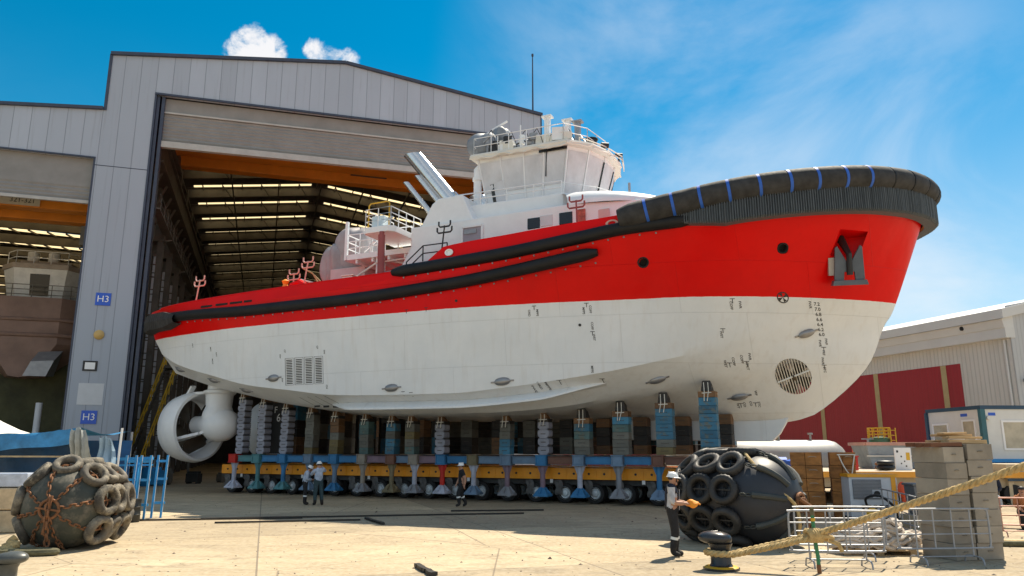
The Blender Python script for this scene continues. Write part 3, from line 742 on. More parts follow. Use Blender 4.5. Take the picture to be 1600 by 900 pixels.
# bulwark, with the raised forecastle side
zB = pchip([17.25, 18.4, 21.75, 24.5, 26.4, 29.5, 34, 37.2], [10.06, 10.93, 11.13, 11.29, 11.42, 11.85, 12.5, 12.95])
for s_ in (-1, 1):
    rows_ = []
    xs = list(np.linspace(-.95, 17.25, 60))+[17.25+.02]+list(np.linspace(17.5, 18.4, 8))+list(np.linspace(18.8, 29, 40))+[29+8.49*math.sin(math.pi/2*i/40) for i in range(1, 41)]
    for x in xs:
        y = cD(x); z0 = zD(x)-.01
        z1 = zT(x) if x <= 17.25 else (10.06+(10.93-10.06)*(x-17.25)/1.15 if x < 18.4 else zB(x))
        lean = .10*(z1-z0) if x < 28 else -.12*(z1-z0)*min(1, (x-28)/3)
        yt = max(0.0, y-lean)
        rows_.append([(x, s_*y, z0), (x, s_*(y*.5+yt*.5), (z0+z1)/2), (x, s_*yt, z1), (x, s_*max(0, yt-.10), z1), (x, s_*max(0, y-.12), z0)])
    m_ = MB().grid(rows_, s_ > 0); m_.build('bulwark', RED, tug, True, ang=30)
    m_ = MB()
    pts = [(x, s_*(cD(x)-.05-.09*(zT(x)-zD(x))), zT(x)+.03) for x in np.linspace(.3, 17.2, 40)]
    m_.tube(pts, .055, 6); m_.build('cap_rail', RED, tug, True)

# rubbing fenders
def fender(name, xa, xb, zf, r, s_, out=.16, taper=.5, mat=RUBBER):
    xs = np.linspace(xa, xb, 70); pts = []; rad = []
    for x in xs:
        pts.append((x, s_*(cD(x)+out), zf(x))); e = min(x-xa, xb-x)
        rad.append(r*(.55+.45*min(1, e/taper)))
    return MB().tube(pts, r, 12, radii=rad).build(name, mat, tug, True, ang=50)
zLF = pchip([-.4, 1.7, 8, 12.66, 18.74, 21.75, 25.3], [9.0, 9.1, 8.94, 8.96, 9.21, 9.48, 9.93])
zUF = pchip([16, 18.72, 21.75, 24.5, 26.35, 28.5, 29.2], [10.0, 10.12, 10.30, 10.58, 10.80, 10.93, 10.98])
for s_ in (-1, 1):
    fender('rubbing_fender', .2, 25.4, zLF, .27, s_, .02)
    fender('rubbing_fender', 15.9, 29.2, zUF, .27, s_, .02)
    m_ = MB()                                                           # bolt heads along the fender shelf
    for zf, xa, xb in ((zLF, 1.0, 25.2), (zUF, 16.5, 28)):
        for x in np.arange(xa, xb, .62):
            z = zf(x)-.31; y = hull_y(x, min(z, zD(x)-.02)); m_.cbox((x, s_*(y+.015), z), (.06, .05, .06))
    tag(m_.build('fender_bolts', GREY, tug), kind='stuff')
# stern block fender wrapping the transom corner
pts = [(2.3, -cD(2.3)-.02), (1.2, -cD(1.2)-.08), (.2, -cD(.2)-.12), (-.6, -5.75), (-1.15, -5.2), (-1.35, -4), (-1.4, 0), (-1.35, 4), (-1.15, 5.2), (-.6, 5.75), (.2, cD(.2)+.12), (1.2, cD(1.2)+.08), (2.3, cD(2.3)+.02)]
pts2 = []
for a, c in zip(pts[:-1], pts[1:]):
    for t in np.linspace(0, 1, 10, endpoint=False): pts2.append((a[0]+(c[0]-a[0])*t, a[1]+(c[1]-a[1])*t))
pts2.append(pts[-1]); rr = []
for i, (x, y) in enumerate(pts2):
    n_ = Vector((x-2.5, y, 0)).normalized(); k = .42+.03*(i % 2); zc = 8.95; e = min(1, min(i, len(pts2)-1-i)/8)
    h = .22+.25*e
    rr.append([(x-n_.x*.2, y-n_.y*.2, zc-h), (x+n_.x*k*.8, y+n_.y*k*.8, zc-h*.9), (x+n_.x*k, y+n_.y*k, zc), (x+n_.x*k*.8, y+n_.y*k*.8, zc+h*.9), (x-n_.x*.2, y-n_.y*.2, zc+h)])
MB().grid(rr).build('stern_fender', RUBBERG, tug, True, ang=15)

# bow: ribbed fin fender under a strapped roll fender
def bow_path(x0, n, off, dz=None):
    """outline of the bow from starboard to port as points with tangent arc length"""
    xs = ([x0+(29-x0)*i/30 for i in range(30)] if x0 < 29 else [])+[29+8.499*math.sin(math.pi/2*i/60) for i in range(61)]
    xs = [x for x in xs if x >= x0]
    P = [Vector((x, -cD(x), 0)) for x in xs]
    P = P+[Vector((p.x, -p.y, 0)) for p in P[-2::-1]]
    Q = []
    for i, p in enumerate(P):
        t = P[min(i+1, len(P)-1)]-P[max(i-1, 0)]; nn = Vector((t.y, -t.x, 0)).normalized()
        Q.append(p+nn*off)
    L = [0]
    for a, c in zip(Q[:-1], Q[1:]): L.append(L[-1]+(c-a).length)
    out = []
    for k in range(n+1):
        s_ = L[-1]*k/n; i = min(max(int(np.searchsorted(L, s_))-1, 0), len(Q)-2); t = (s_-L[i])/max(1e-9, L[i+1]-L[i])
        p = Q[i]+(Q[i+1]-Q[i])*t
        a, c = Q[max(i-1, 0)], Q[min(i+2, len(Q)-1)]; tt = (c-a).normalized()
        out.append((p, Vector((tt.y, -tt.x, 0)), s_))
    return out, L[-1]
zRoll = pchip([26.2, 28.6, 29.5, 31.8, 34, 36, 37.2, 38], [11.16, 11.60, 11.73, 12.02, 12.29, 12.53, 12.62, 12.62])
rp, RL = bow_path(26.3, 420, .1)
SEG = 1.06
pts = []; rad = []
for p, n_, s_ in rp:
    pts.append((p.x, p.y, zRoll(p.x))); d_ = abs((s_/SEG+.5) % 1-.5)*SEG
    e = min(s_, RL-s_)
    rad.append(.50*(1-.045*math.exp(-(d_/.07)**2))*(.80+.20*min(1, e/.5)))
roll = MB().tube(pts, .5, 20, radii=rad).build('bow_roll_fender', RUBBERG, tug, True, ang=60)
ns = int(RL/SEG)
for k in range(1, ns+1):
    i = int(round(k*SEG/RL*420)); i = min(max(i, 2), 418)
    front = 9.7 < k*SEG < RL-9.7
    p0, p1 = Vector(pts[i-1]), Vector(pts[i+1]); c_ = Vector(pts[i]); t_ = (p1-p0).normalized()
    h_ = .03 if front else .055
    MB().tube([c_-t_*h_, c_+t_*h_], rad[i]+.022, 22).build('strap', RUBBER if front else STRAP, roll, True, ang=60)
for (x, y) in ((29.1, -5.85), (30.8, -5.3)):                            # loose ends lying on the roll
    m_ = MB(); m_.tube([(x-.5, y, zRoll(x)+.44), (x, y-.05, zRoll(x)+.58), (x+.5, y+.1, zRoll(x)+.57)], .06, 6); m_.build('strap_end', RUBBERG, roll, True)
fp, FL = bow_path(27.9, 1120, -.02)
rows_ = []
for i, (p, n_, s_) in enumerate(fp):
    zt = zRoll(p.x)-.34; e = min(1, min(s_, FL-s_)/2.4); hgt = .30+.58*e+.14*min(1, max(0, (p.x-31)/5))
    k = .34+.05*(1 if i % 4 < 2 else -.6)+random.uniform(-.012, .012)
    k2 = k*(.55+.45*e)
    rows_.append([(p.x-n_.x*.1, p.y-n_.y*.1, zt), (p.x+n_.x*k2, p.y+n_.y*k2, zt), (p.x+n_.x*k2, p.y+n_.y*k2, zt-hgt*.92), (p.x+n_.x*k2*.8, p.y+n_.y*k2*.8, zt-hgt), (p.x-n_.x*.15, p.y-n_.y*.15, zt-hgt)])
MB().grid(rows_).build('bow_fin_fender', RUBBERF, tug, False)
m_ = MB()                                                               # flange under the fins; orange colour paints the lit underside of the bow
bp_, BL = bow_path(34.3, 120, .10)
m_.grid([[(p.x-n_.x*.3, p.y-n_.y*.3, zRoll(p.x)-1.30), (p.x+n_.x*.16, p.y+n_.y*.16, zRoll(p.x)-1.30), (p.x+n_.x*.16, p.y+n_.y*.16, zRoll(p.x)-1.25), (p.x-n_.x*.3, p.y-n_.y*.3, zRoll(p.x)-1.25)] for p, n_, s_ in bp_])
m_.build('fender_shelf', MAT('lit_underside', (.55, .22, .06), .5, var=.15), tug)

# anchors in their pockets
for s_ in (-1, 1):
    m_ = MB(); ap = [Vector((x, s_*y, z)) for x, y, z in ((33.75, 2.01, 9.75), (34.72, 2.01, 9.70), (35.18, 2.01, 10.68), (34.19, 2.01, 10.66))]
    pk = MB().add(ap, [(0,1,2,3)]).build('anchor_pocket', RED, tug)
    an = tag(MB().build('anchor_crown', GREY, tug)) if False else None
    yb = hull_y(34.5, 9.2)
    p_, nn_ = skin(34.32, 9.75, 0); p_.y *= -s_; nn_ = Vector((.22, s_*.95, -.22)).normalized(); p_ += nn_*.12
    zz_ = (Vector((0, 0, 1))-nn_*nn_.z).normalized(); xx_ = zz_.cross(nn_).normalized()*(-1 if s_ > 0 else 1)
    base = p_+nn_*.24-zz_*.82; top = p_-nn_*.35+zz_*.75-Vector((.15, 0, 0))
    yy_ = zz_.cross(xx_); M = Matrix((xx_, yy_, zz_)).transposed().to_4x4(); M.translation = base
    m_ = MB()
    m_.prism([(-.56, -.08), (-.50, 1.18), (-.42, 1.25), (-.03, .52), (.03, .52), (.42, 1.25), (.50, 1.18), (.56, -.08), (.22, -.18), (.18, .22), (-.18, .22), (-.22, -.18)], -.07, .07, M, axis='y')
    m_.prism([(-.66, -.30), (.66, -.30), (.60, -.10), (-.60, -.10)], -.2, .2, M, axis='y')
    ac = m_.build('anchor', MAT('anchor_paint', (.10, .12, .15), .5, .2, .15), tug, bevel=.015)
    m_ = MB(); q = M @ Vector((0, 0, .1)); m_.tube([q-yy_*.12, q-yy_*.1+zz_*.8, top], .12, 10, radii=[.12, .11, .17]); m_.build('shank', BLACK, ac, True)
    MB().box(-.74, -.40, .02, .22, .1, .8, M).build('bolster_pad', MAT('pale_timber', (.42, .38, .34), .8, bump=.2), ac)

# keel skeg, chine sponson
MB().prism([(24.4, 3.7), (24.4, 2.72), (30.75, 2.62), (31.1, 2.95), (31.5, 3.6)], -.22, .22, axis='y').build('skeg', HULL, tug, bevel=.03)
for s_ in (-1, 1):
    rows_ = []
    for i in range(41):
        x = 11.7+(24.95-11.7)*i/40; e = min(1, min((x-11.7)/1.4, (24.95-x)/2.2))
        z = pchip([11.7, 15, 18.5, 22, 24.95], [4.36, 4.30, 4.28, 4.5, 4.95])(x); yi = hull_y(x, z+.0)-.05; o_ = .06+.62*e
        rows_.append([(x, s_*yi, z+.16), (x, s_*(yi+.25*e+.05), z+.06), (x, s_*(yi+o_), z-.20*e), (x, s_*(yi+o_), z-.26*e-.02), (x, s_*(yi-.2), z-.12)])
    MB().grid(rows_, s_ > 0).build('bilge_keel', HULL, tug, True, ang=25)

# sacrificial anodes
for (x, z) in ((1.0, 6.55), (4.09, 5.80), (6.32, 5.22), (9.0, 5.62), (15.72, 4.93), (20.93, 5.05), (26.88, 5.08), (29.71, 4.46), (32.58, 6.87)):
    for s_ in (-1, 1):
        p, n_ = skin(x, z, .0)
        tx = Vector((1, 0, .06)); tx = (tx-n_*tx.dot(n_)).normalized(); bt = n_.cross(tx)
        M = Matrix((( *tx, 0), (*bt, 0), (*n_, 0), (0, 0, 0, 1))).transposed(); M.translation = p
        if s_ > 0: M = Matrix.Diagonal((1, -1, 1, 1)) @ M
        m_ = MB(); rows_ = []
        for i in range(9):
            t = -1+2*i/8; wd = .16*math.sqrt(max(0, 1-t*t))+.012
            rows_.append([M @ Vector((t*.36, wd*math.cos(a), .02+.13*math.sin(a)*(1-t*t*.7))) for a in np.linspace(0, math.pi, 7)])
        m_.grid(rows_); m_.box(-.5, .5, -.035, .035, .0, .03, M)
        m_.build('anode', ANODE, tug, True, ang=40)
# sea-chest gratings: four slotted columns on the side, four small ones under the chine
for s_ in (-1, 1):
    for k in range(4):
        xa = 9.82+k*.58; m_ = MB(); fr = MB()
        for j in range(15):
            z = 5.33+j*.077; y = hull_y(xa+.2, z)
            m_.cbox((xa+.2, s_*(y+.004), z), (.36, .012, .040))
        y0, y1 = hull_y(xa+.2, 5.25), hull_y(xa+.2, 6.5)
        for dx in (-.05, .45): fr.bar((xa+dx, s_*(y0+.004), 5.25), (xa+dx, s_*(y1+.004), 6.5), .02, .02)
        fr.bar((xa-.05, s_*(y0+.004), 5.25), (xa+.45, s_*(y0+.004), 5.25), .02, .02); fr.bar((xa-.05, s_*(y1+.004), 6.5), (xa+.45, s_*(y1+.004), 6.5), .02, .02)
        gr = fr.build('sea_chest_grating', GREY, tug); m_.build('slots', DARKVOID, gr)
    m_ = MB()
    for k in range(4):
        xa = 10.4+k*.62; z = 4.36-k*.03
        for j in range(6):
            p, n_ = skin(xa+.1*j*.6, z, .006); y = abs(p.y)
            m_.cbox((xa+.07*j, s_*(hull_y(xa+.07*j, z)+.01), z), (.035, .03, .16))
        m_.bar((xa-.35, s_*(hull_y(xa-.35, 4.72)+.005), 4.72), (xa+.05, s_*(hull_y(xa+.05, 4.3)+.005), 4.30), .015, .015)
    m_.build('chine_grating', MARK, tug)

# painted marks on the starboard side, wrapped on the plating
def mark(mb, s, x, z, size, rot=0, flip=False):
    v, fc = text_mesh(s, size, fat=.018); c, sn = math.cos(rot), math.sin(rot)
    P = []
    for a, b_, _ in v:
        a, b_ = a*c-b_*sn, a*sn+b_*c
        P.append(skin(x+a, z+b_, .006)[0])
    mb.add(P, fc)
dm = MB()
for i, w_ in enumerate(('7.2', '7.0', '6.8', '6.6', '6.4', '6.2', '6.0')):
    mark(dm, w_, 33.08+.008*i, 7.96-.187*i, .175)
dm.build('draft_marks', MARK, tug)
fm = MB(); V = -math.pi/2
for w_, x, z in (('FWR', 32.83, 7.93), ('COFF', 30.03, 7.85), ('FWR', 30.35, 7.88), ('COFF', 24.72, 7.85), ('MFPS', 24.45, 7.80), ('ORD', 22.23, 7.80), ('MFPS', 22.57, 7.80), ('COFF', 24.75, 7.18), ('WET', 24.80, 6.72), ('WET', 29.54, 6.76), ('MFPS', 24.64, 5.45),
                 ('WET', 29.50, 5.68), ('COFF', 29.81, 5.77), ('COFF', 30.12, 5.86), ('FWR', 30.42, 5.96), ('FPKT', 30.28, 5.60), ('FWR', 33.03, 6.50), ('FWF', 33.26, 6.57), ('FRF', 33.13, 6.13), ('FWR', 33.06, 5.82), ('STC', 33.10, 5.48),
                 ('WF', 30.38, 4.60), ('WT', 29.58, 4.11), ('CO', 29.84, 4.15), ('CO', 30.10, 4.19), ('STC', 30.42, 4.15), ('APT', 3.05, 7.57), ('MFT', 4.56, 7.27), ('APT', 5.01, 6.98), ('MOT', 4.69, 6.65), ('CF', 9.75, 6.85), ('CF', 11.7, 6.92), ('SW', 9.45, 6.62), ('SW', 12.1, 6.68), ('SW', 9.55, 5.5), ('CH', 12.2, 5.1)):
    fm = MB(); mark(fm, w_, x, z, .128, V); fm.build('stencil_mark', MARK, tug)
for w_, x, z in (('FWD', 22.15, 4.72), ('MFPS', 22.75, 4.84), ('ORD', 22.43, 4.86)): fm = MB(); mark(fm, w_, x, z, .13, V*.9); fm.build('stencil_mark', MARK, tug)
for x, z in ((22.45, 8.08), (24.58, 8.1), (30.1, 8.1), (24.75, 6.95), (29.62, 6.98), (16.6, 8.28), (17.6, 8.3), (16.3, 4.75), (16.7, 4.7), (23.3, 5.05), (24.9, 5.1), (29.65, 5.72), (30.28, 5.78), (33.15, 6.35), (29.7, 4.2), (30.28, 4.22), (33.1, 5.66)):
    fm = MB()
    for a, c in (((-.09, 0), (.09, 0)), ((0, 0), (0, -.16))):
        p, q = skin(x+a[0], z+a[1], .008)[0], skin(x+c[0], z+c[1], .008)[0]; fm.bar(p, q, .022, .008, (0, 1, 0))
    fm.build('frame_mark', MARK, tug)
bt = MB()                                                               # bow thruster symbol: ring with a four-bladed fan
BX, BZ = 31.90, 8.17
for k in range(28):
    a0, a1 = 2*math.pi*k/28, 2*math.pi*(k+1)/28
    bt.bar(skin(BX+.19*math.cos(a0), BZ+.19*math.sin(a0), .01)[0], skin(BX+.19*math.cos(a1), BZ+.19*math.sin(a1), .01)[0], .04, .008, (0, 1, 0))
for k in range(4):
    a = k*math.pi/2+.15
    bt.add([skin(BX, BZ, .01)[0], skin(BX+.17*math.cos(a), BZ+.17*math.sin(a), .01)[0], skin(BX+.17*math.cos(a+.7), BZ+.17*math.sin(a+.7), .01)[0]], [(0,1,2)])
bt.build('thruster_symbol', MARK, tug)
m_ = MB()
for x, z in ((19.07, 8.49), (24.27, 7.23)): p, n_ = skin(x, z, 0); m_.cyl(p-n_*.02, p+n_*.02, .06, 12)
m_.build('drain_plug', BLACK, tug)

# azimuth thrusters under the stern
for s_ in (-1, 1):
    Y = s_*3.2
    lg = MB(); lg.lathe([(.62, 6.1), (.66, 5.52), (.86, 5.44), (.86, 5.32), (.74, 5.22), (.68, 4.6), (.74, 4.45), (.80, 4.3), (.86, 4.05), (.8, 3.6)], 28, Matrix.Translation((2.15, Y, 0)))
    leg = lg.build('azimuth_thruster', WHITE, tug, True)
    Mx = Matrix.Translation((2.3, Y, 3.62)) @ Matrix.Rotation(math.pi/2, 4, 'Y')
    MB().lathe([(.02, 1.12), (.35, 1.06), (.66, .86), (.88, .45), (.92, 0), (.84, -.45), (.62, -.85), (.50, -1.2), (.48, -1.75), (.02, -1.78)], 28, Mx).build('pod', WHITE, leg, True, ang=50)
    Mn = Matrix.Translation((.2, Y, 3.52)) @ Matrix.Rotation(math.pi/2, 4, 'Y')
    prof = [(1.52, -.55), (1.50, .0), (1.56, .5), (1.72, .78), (1.86, .74), (1.94, .45), (1.88, -.1), (1.74, -.62), (1.6, -.7)]
    MB().lathe(prof, 56, Mn, True).build('nozzle', WHITE, leg, True, ang=50)
    for a_ in (R(211), R(-31)):
        m_ = MB()
        pts_ = []
        for t in np.linspace(0, 1, 7):
            rr_ = .62+(1.62-.62)*t; xx = 1.75-1.55*t**1.3
            pts_.append(Vector((xx, Y+rr_*math.cos(a_), 3.55+rr_*math.sin(a_))))
        for p, q in zip(pts_[:-1], pts_[1:]): m_.bar(p, q, .14, .5, (1, 0, .3))
        m_.build('nozzle_strut', WHITE, leg, True)
    m_ = MB(); m_.bar((1.6, Y-.3, 5.35), (.1, Y-.2, 5.32), .5, .14); m_.bar((.4, Y-.5, 5.36), (.7, Y-.55, 5.72), .12, .3, (0, 1, 0)); m_.build('top_bracket', WHITE, leg)
    m_ = MB()
    for k in range(4):
        M = Matrix.Translation((.1, Y, 3.52)) @ Matrix.Rotation(k*math.pi/2+.5, 4, 'X')
        m_.grid([[M @ Vector((.25-.1*t-.5*(c_), (c_-.5)*(.7+.9*t), .35+1.1*t)) for c_ in (0, .25, .5, .75, 1)] for t in (0, .3, .6, .85, 1)])
    m_.build('propeller', BRONZE, leg, True)

# ---------------------------------------------------------------- deckhouse, wheelhouse, funnels and deck gear of the tugboat
DK = 9.25
m_ = MB()
m_.prism([(15.2, -4.55), (23.6, -4.75), (26.4, -4.1), (28.2, -2.6), (28.6, 0), (28.2, 2.6), (26.4, 4.1), (23.6, 4.75), (15.2, 4.55)], DK, 12.84)
house = m_.build('deckhouse', WHITE, tug, bevel=.05)
# sloping foredeck roof and visor under the wheelhouse
rw = []
for t in np.linspace(0, 1, 9):
    row = []
    for a in np.linspace(-1, 1, 25):
        ang = a*math.pi/2
        x0, y0, z0 = 22.6+2.3*math.cos(ang), 3.55*math.sin(ang), 13.75
        x1, y1, z1 = 23.4+4.9*math.cos(ang)**.8 if abs(a) < 1 else 23.4, 4.75*math.sin(ang), 12.80
        e = 1-(1-t)**2
        row.append((x0+(x1-x0)*e, y0+(y1-y0)*e, z0+(z1-z0)*(t*.55+.45*t*t)))
    rw.append(row)
MB().grid(rw).build('visor_roof', WHITE, house, True, ang=50)
m_ = MB(); m_.prism([(17.1, -3.95), (22.8, -3.75), (24.2, -2.9), (24.9, -1.3), (24.95, 0), (24.9, 1.3), (24.2, 2.9), (22.8, 3.75), (17.1, 3.95)], 12.84, 13.78)
m_.build('bridge_deck', WHITE, house, bevel=.06)
def win(parent, x, z, w, h, y, mat, name='window', skew=0):
    fr = MB(); fr.prism([(x-w/2, z-h/2), (x+w/2, z-h/2+skew), (x+w/2, z+h/2+skew), (x-w/2, z+h/2)], y-.025, y+.04, axis='y')
    o = fr.build(name, mat, parent, bevel=.03); return o
def house_y(x): return -4.55-.2*(x-15.2)/8.4 if x < 23.6 else -4.75+.65*(x-23.6)/2.8
win(house, 21.75, 12.18, .62, .52, house_y(21.75), GLASSD)
win(house, 22.38, 12.22, .62, .52, house_y(22.38), SHEET, 'covered_window')
win(house, 23.30, 12.20, .62, .56, house_y(23.2)-.015, GLASSD)
win(house, 23.95, 12.26, .48, .58, house_y(23.95)-.02, MAT('red_cover', (.42, .10, .07), .6, var=.5, scale=6), 'covered_window')
win(house, 24.9, 12.28, .62, .42, house_y(24.9)-.02, MAT('pink_film', (.62, .40, .38), .6, var=.1), 'covered_window')
win(house, 26.15, 12.30, .62, .36, house_y(26.15)-.01, _m['pink_film'], 'covered_window')
# door opening next to the funnel; flat panel painted in its shaded tone
fr = MB(); X0, X1, Z0, Z1 = 18.1, 19.15, 11.1, 12.45; y = -4.66
for a, c in (((X0, Z0), (X0, Z1)), ((X0, Z1), (X1, Z1)), ((X1, Z1), (X1, Z0))): fr.bar((a[0], y-.03, a[1]), (c[0], y-.03, c[1]), .1, .08, (0, 1, 0))
dr = fr.build('side_door', WHITE, house)
MB().box(X0, X1, y-.012, y-.004, Z0, Z1).build('door_shade', MAT('shaded_lobby', (.30, .28, .33), .6), dr)
m_ = MB(); m_.box(X0+.1, X0+.75, y-.05, y-.02, 12.1, 12.3); m_.build('deckhead_light', GREY, dr)
# funnel casings with three stainless exhausts each
for s_ in (-1, 1):
    def Y(v): return s_*v
    m_ = MB(); poly = [(14.6, DK), (14.6, 10.7), (16.25, 13.95), (16.6, 14.2), (17.9, 14.22), (18.55, 12.9), (18.6, DK)]
    A = [(x, Y(4.62), z) for x, z in poly]; Bq = [(x, Y(4.35 if z > 13 else 4.62), z) for x, z in poly]
    n = len(poly)
    outer = [(x, Y(4.66-.28*max(0, (z-11)/3.2)), z) for x, z in poly]; inner = [(x, Y(2.7), z) for x, z in poly]
    m_.add(outer+inner, [tuple(range(n)), tuple(range(2*n-1, n-1, -1))]+[(i, (i+1) % n, n+(i+1) % n, n+i) for i in range(n)])
    fn = m_.build('funnel', WHITE, tug, bevel=.07)
    d_ = Vector((-2.1, 0, 2.55)).normalized()
    for (bx, bz, L, r, yy) in ((16.95, 14.35, 3.75, .42, 3.55), (16.45, 14.2, 2.35, .13, 3.75), (16.0, 13.75, 2.5, .13, 3.95)):
        b0 = Vector((bx, Y(yy), bz-.2)); e = b0+d_*L
        m_ = MB(); n = 22
        u = d_.cross(Vector((0, 1, 0))).normalized(); w = Vector((0, 1, 0))
        rings = []
        for (t, rr, slant) in ((0, r*1.12, 0), (.35, r*1.12, 0), (.36, r, 0), (L, r, 1), (L, r*.93, 1), (L-.9, r*.9, 0)):
            rg = []
            for k in range(n):
                a = 2*math.pi*k/n; off = u*math.cos(a)*rr+w*math.sin(a)*rr
                tt = t+(math.cos(a)*rr*.75 if slant else 0); rg.append(b0+d_*tt+off)
            rings.append(rg+[rg[0]])
        m_.grid(rings); m_.add([p for p in rings[-1][:-1]], [tuple(range(n))])
        m_.build('exhaust_pipe', STAINLESS, fn, True, ang=40)
    m_ = MB(); m_.tube([(17.95, Y(2.9), 13.6), (17.95, Y(2.9), 15.6), (17.9, Y(2.85), 15.9), (18.15, Y(2.75), 16.2)], .2, 14); m_.cyl((17.95, Y(2.9), 15.35), (17.95, Y(2.9), 15.5), .26, 14); m_.build('vent_pipe', WHITE, fn, True)
# wheelhouse wrapped in protective film
bot = [(18.4, -2.62), (22.3, -2.55), (22.9, -1.75), (23.2, -.62), (23.2, .62), (22.9, 1.75), (22.3, 2.55), (18.4, 2.62)]
top = [(18.0, -3.05), (22.75, -2.92), (23.5, -2.0), (23.9, -.75), (23.9, .75), (23.5, 2.0), (22.75, 2.92), (18.0, 3.05)]
n = len(bot); zb, zt = 13.78, 16.38
m_ = MB(); m_.add([(x, y, zb) for x, y in bot]+[(x, y, zt) for x, y in top], [tuple(range(n-1, -1, -1)), tuple(range(n, 2*n))]+[(i, (i+1) % n, n+(i+1) % n, n+i) for i in range(n)])
wh = m_.build('wheelhouse', WHITE, tug)
def wall_pt(i, s, t, off=0):
    j = (i+1) % n; b0, b1, t0, t1 = (Vector((*q, z)) for q, z in ((bot[i], zb), (bot[j], zb), (top[i], zt), (top[j], zt)))
    p = (b0+(b1-b0)*s)*(1-t)+(t0+(t1-t0)*s)*t
    nn = (b1-b0).cross(t0-b0).normalized(); c_ = Vector((20.9, 0, 15)); nn = nn if nn.dot(p-c_) > 0 else -nn
    return p+nn*off
def wall_panel(name, i, s0, s1, t0, t1, mat, off=.035):
    m_ = MB(); rows_ = []
    N_ = 7
    for a in range(N_):
        rows_.append([wall_pt(i, s0+(s1-s0)*a/(N_-1), t0+(t1-t0)*b_/(N_-1), off+(random.uniform(-.025, .05) if 0 < a < N_-1 and 0 < b_ < N_-1 else 0)) for b_ in range(N_)])
    edge = [[wall_pt(i, s0+(s1-s0)*a/(N_-1), t0, 0), rows_[a][0]] for a in range(N_)]
    m_.grid(rows_); m_.grid(edge)
    m_.grid([[wall_pt(i, s0, t0+(t1-t0)*b_/(N_-1), 0), rows_[0][b_]] for b_ in range(N_)]); m_.grid([[wall_pt(i, s1, t0+(t1-t0)*b_/(N_-1), 0), rows_[-1][b_]] for b_ in range(N_)])
    return m_.build(name, mat, wh, True, ang=30)
for i in range(7):
    segs = {0: [(.02, .26), (.27, .52), (.53, .74), (.755, .985)], 6: [(.02, .26), (.27, .52), (.53, .74), (.755, .985)]}.get(i, [(.06, .93)])
    for (a, c) in segs:
        wall_panel('wrapped_window', i, a, c, .34 if i in (0, 6) else .06, .93, SHEET)
    for a in ([.01, .265, .525, .747] if i == 0 else [.0]):
        m_ = MB(); m_.bar(wall_pt(i, a, .0, .03), wall_pt(i, a, 1, .03), .07, .06); m_.build('mullion', WHITE, wh)
    if i in (2, 3, 4): m_ = MB(); m_.bar(wall_pt(i, .965, .03, .05), wall_pt(i, .965, .9, .05), .10, .05); m_.build('window_gap', GLASSD, wh)
m_ = MB(); m_.bar(wall_pt(0, .78, .50, .06), wall_pt(0, .78, 1.0, .06), .05, .05); m_.bar(wall_pt(0, .70, .97, .08), wall_pt(0, 1.0, .97, .08), .05, .12); m_.build('torn_film', GLASSD, wh)
# aft side door with a dark gap
m_ = MB(); m_.add([wall_pt(0, s, t, .05) for s, t in ((.10, .02), (.19, .02), (.19, .52), (.10, .5))], [(0,1,2,3)]); wd = m_.build('wheelhouse_door', GLASSD, wh)
m_ = MB(); m_.add([wall_pt(0, s, t, .07) for s, t in ((.145, .0), (.27, .0), (.27, .55), (.145, .52))], [(0,1,2,3)]); m_.build('door_leaf', SHEET, wd)
# roof with a built-up edge
ro = [(17.75, -3.3), (22.8, -3.2), (23.75, -2.2), (24.2, -.85), (24.2, .85), (23.75, 2.2), (22.8, 3.2), (17.75, 3.3)]
m_ = MB(); k_ = len(ro)
lv = [(1.0, 16.38), (1.012, 16.52), (1.0, 16.62), (.93, 16.70)]
cx = 20.9
for li, (sc, z) in enumerate(lv): m_.v += [(cx+(x-cx)*sc, y*sc, z) for x, y in ro]
for li in range(3):
    for i in range(k_): m_.f.append((li*k_+i, li*k_+(i+1) % k_, (li+1)*k_+(i+1) % k_, (li+1)*k_+i))
m_.f += [tuple(range(k_-1, -1, -1)), tuple(3*k_+i for i in range(k_))]; m_.mi = [0]*len(m_.f)
wr = m_.build('wheelhouse_roof', CREAM, tug)
m_ = MB()
for i in range(k_):                                                     # bundled film and cable lashed along the edge
    a, c = Vector((*ro[i], 16.42)), Vector((*ro[(i+1) % k_], 16.42))
    if i == k_-1: continue
    L = int((c-a).length/.3)
    pts_ = [a+(c-a)*(j/L)+Vector((random.uniform(-.05, .05), random.uniform(-.06, .06), random.uniform(-.09, .06))) for j in range(L+1)]
    m_.tube(pts_, .05, 6)
m_.build('lashed_film', CREAM, wr, True)
def rail(pts, h, parent, name='railing', mids=(.5,), post=1.0, r=.024, mat=WHITE):
    m_ = MB(); P = [Vector(p) for p in pts]
    for hh in (*mids, 1.0):
        m_.tube([p+Vector((0, 0, h*hh)) for p in P], r, 6)
    for a, c in zip(P[:-1], P[1:]):
        k = max(1, int((c-a).length/post))
        for j in range(k+1): q = a+(c-a)*(j/k); m_.cyl(q, q+Vector((0, 0, h)), r, 6)
    return m_.build(name, mat, parent, True)
rail([(17.85, -3.15, 16.66), (22.6, -3.05, 16.66), (23.4, -1.9, 16.7), (23.7, 0, 16.7), (23.4, 1.9, 16.7), (22.6, 3.05, 16.66), (17.85, 3.15, 16.66), (17.85, -3.15, 16.66)], .85, wr, mids=(.5,), post=.95, r=.022)
rail([(23.2, -2.5, 16.6), (24.0, -1.0, 16.55), (24.4, .5, 16.5), (24.1, 1.8, 16.5)], .3, wr, mids=(.4,), post=.9, r=.03, mat=CREAM)
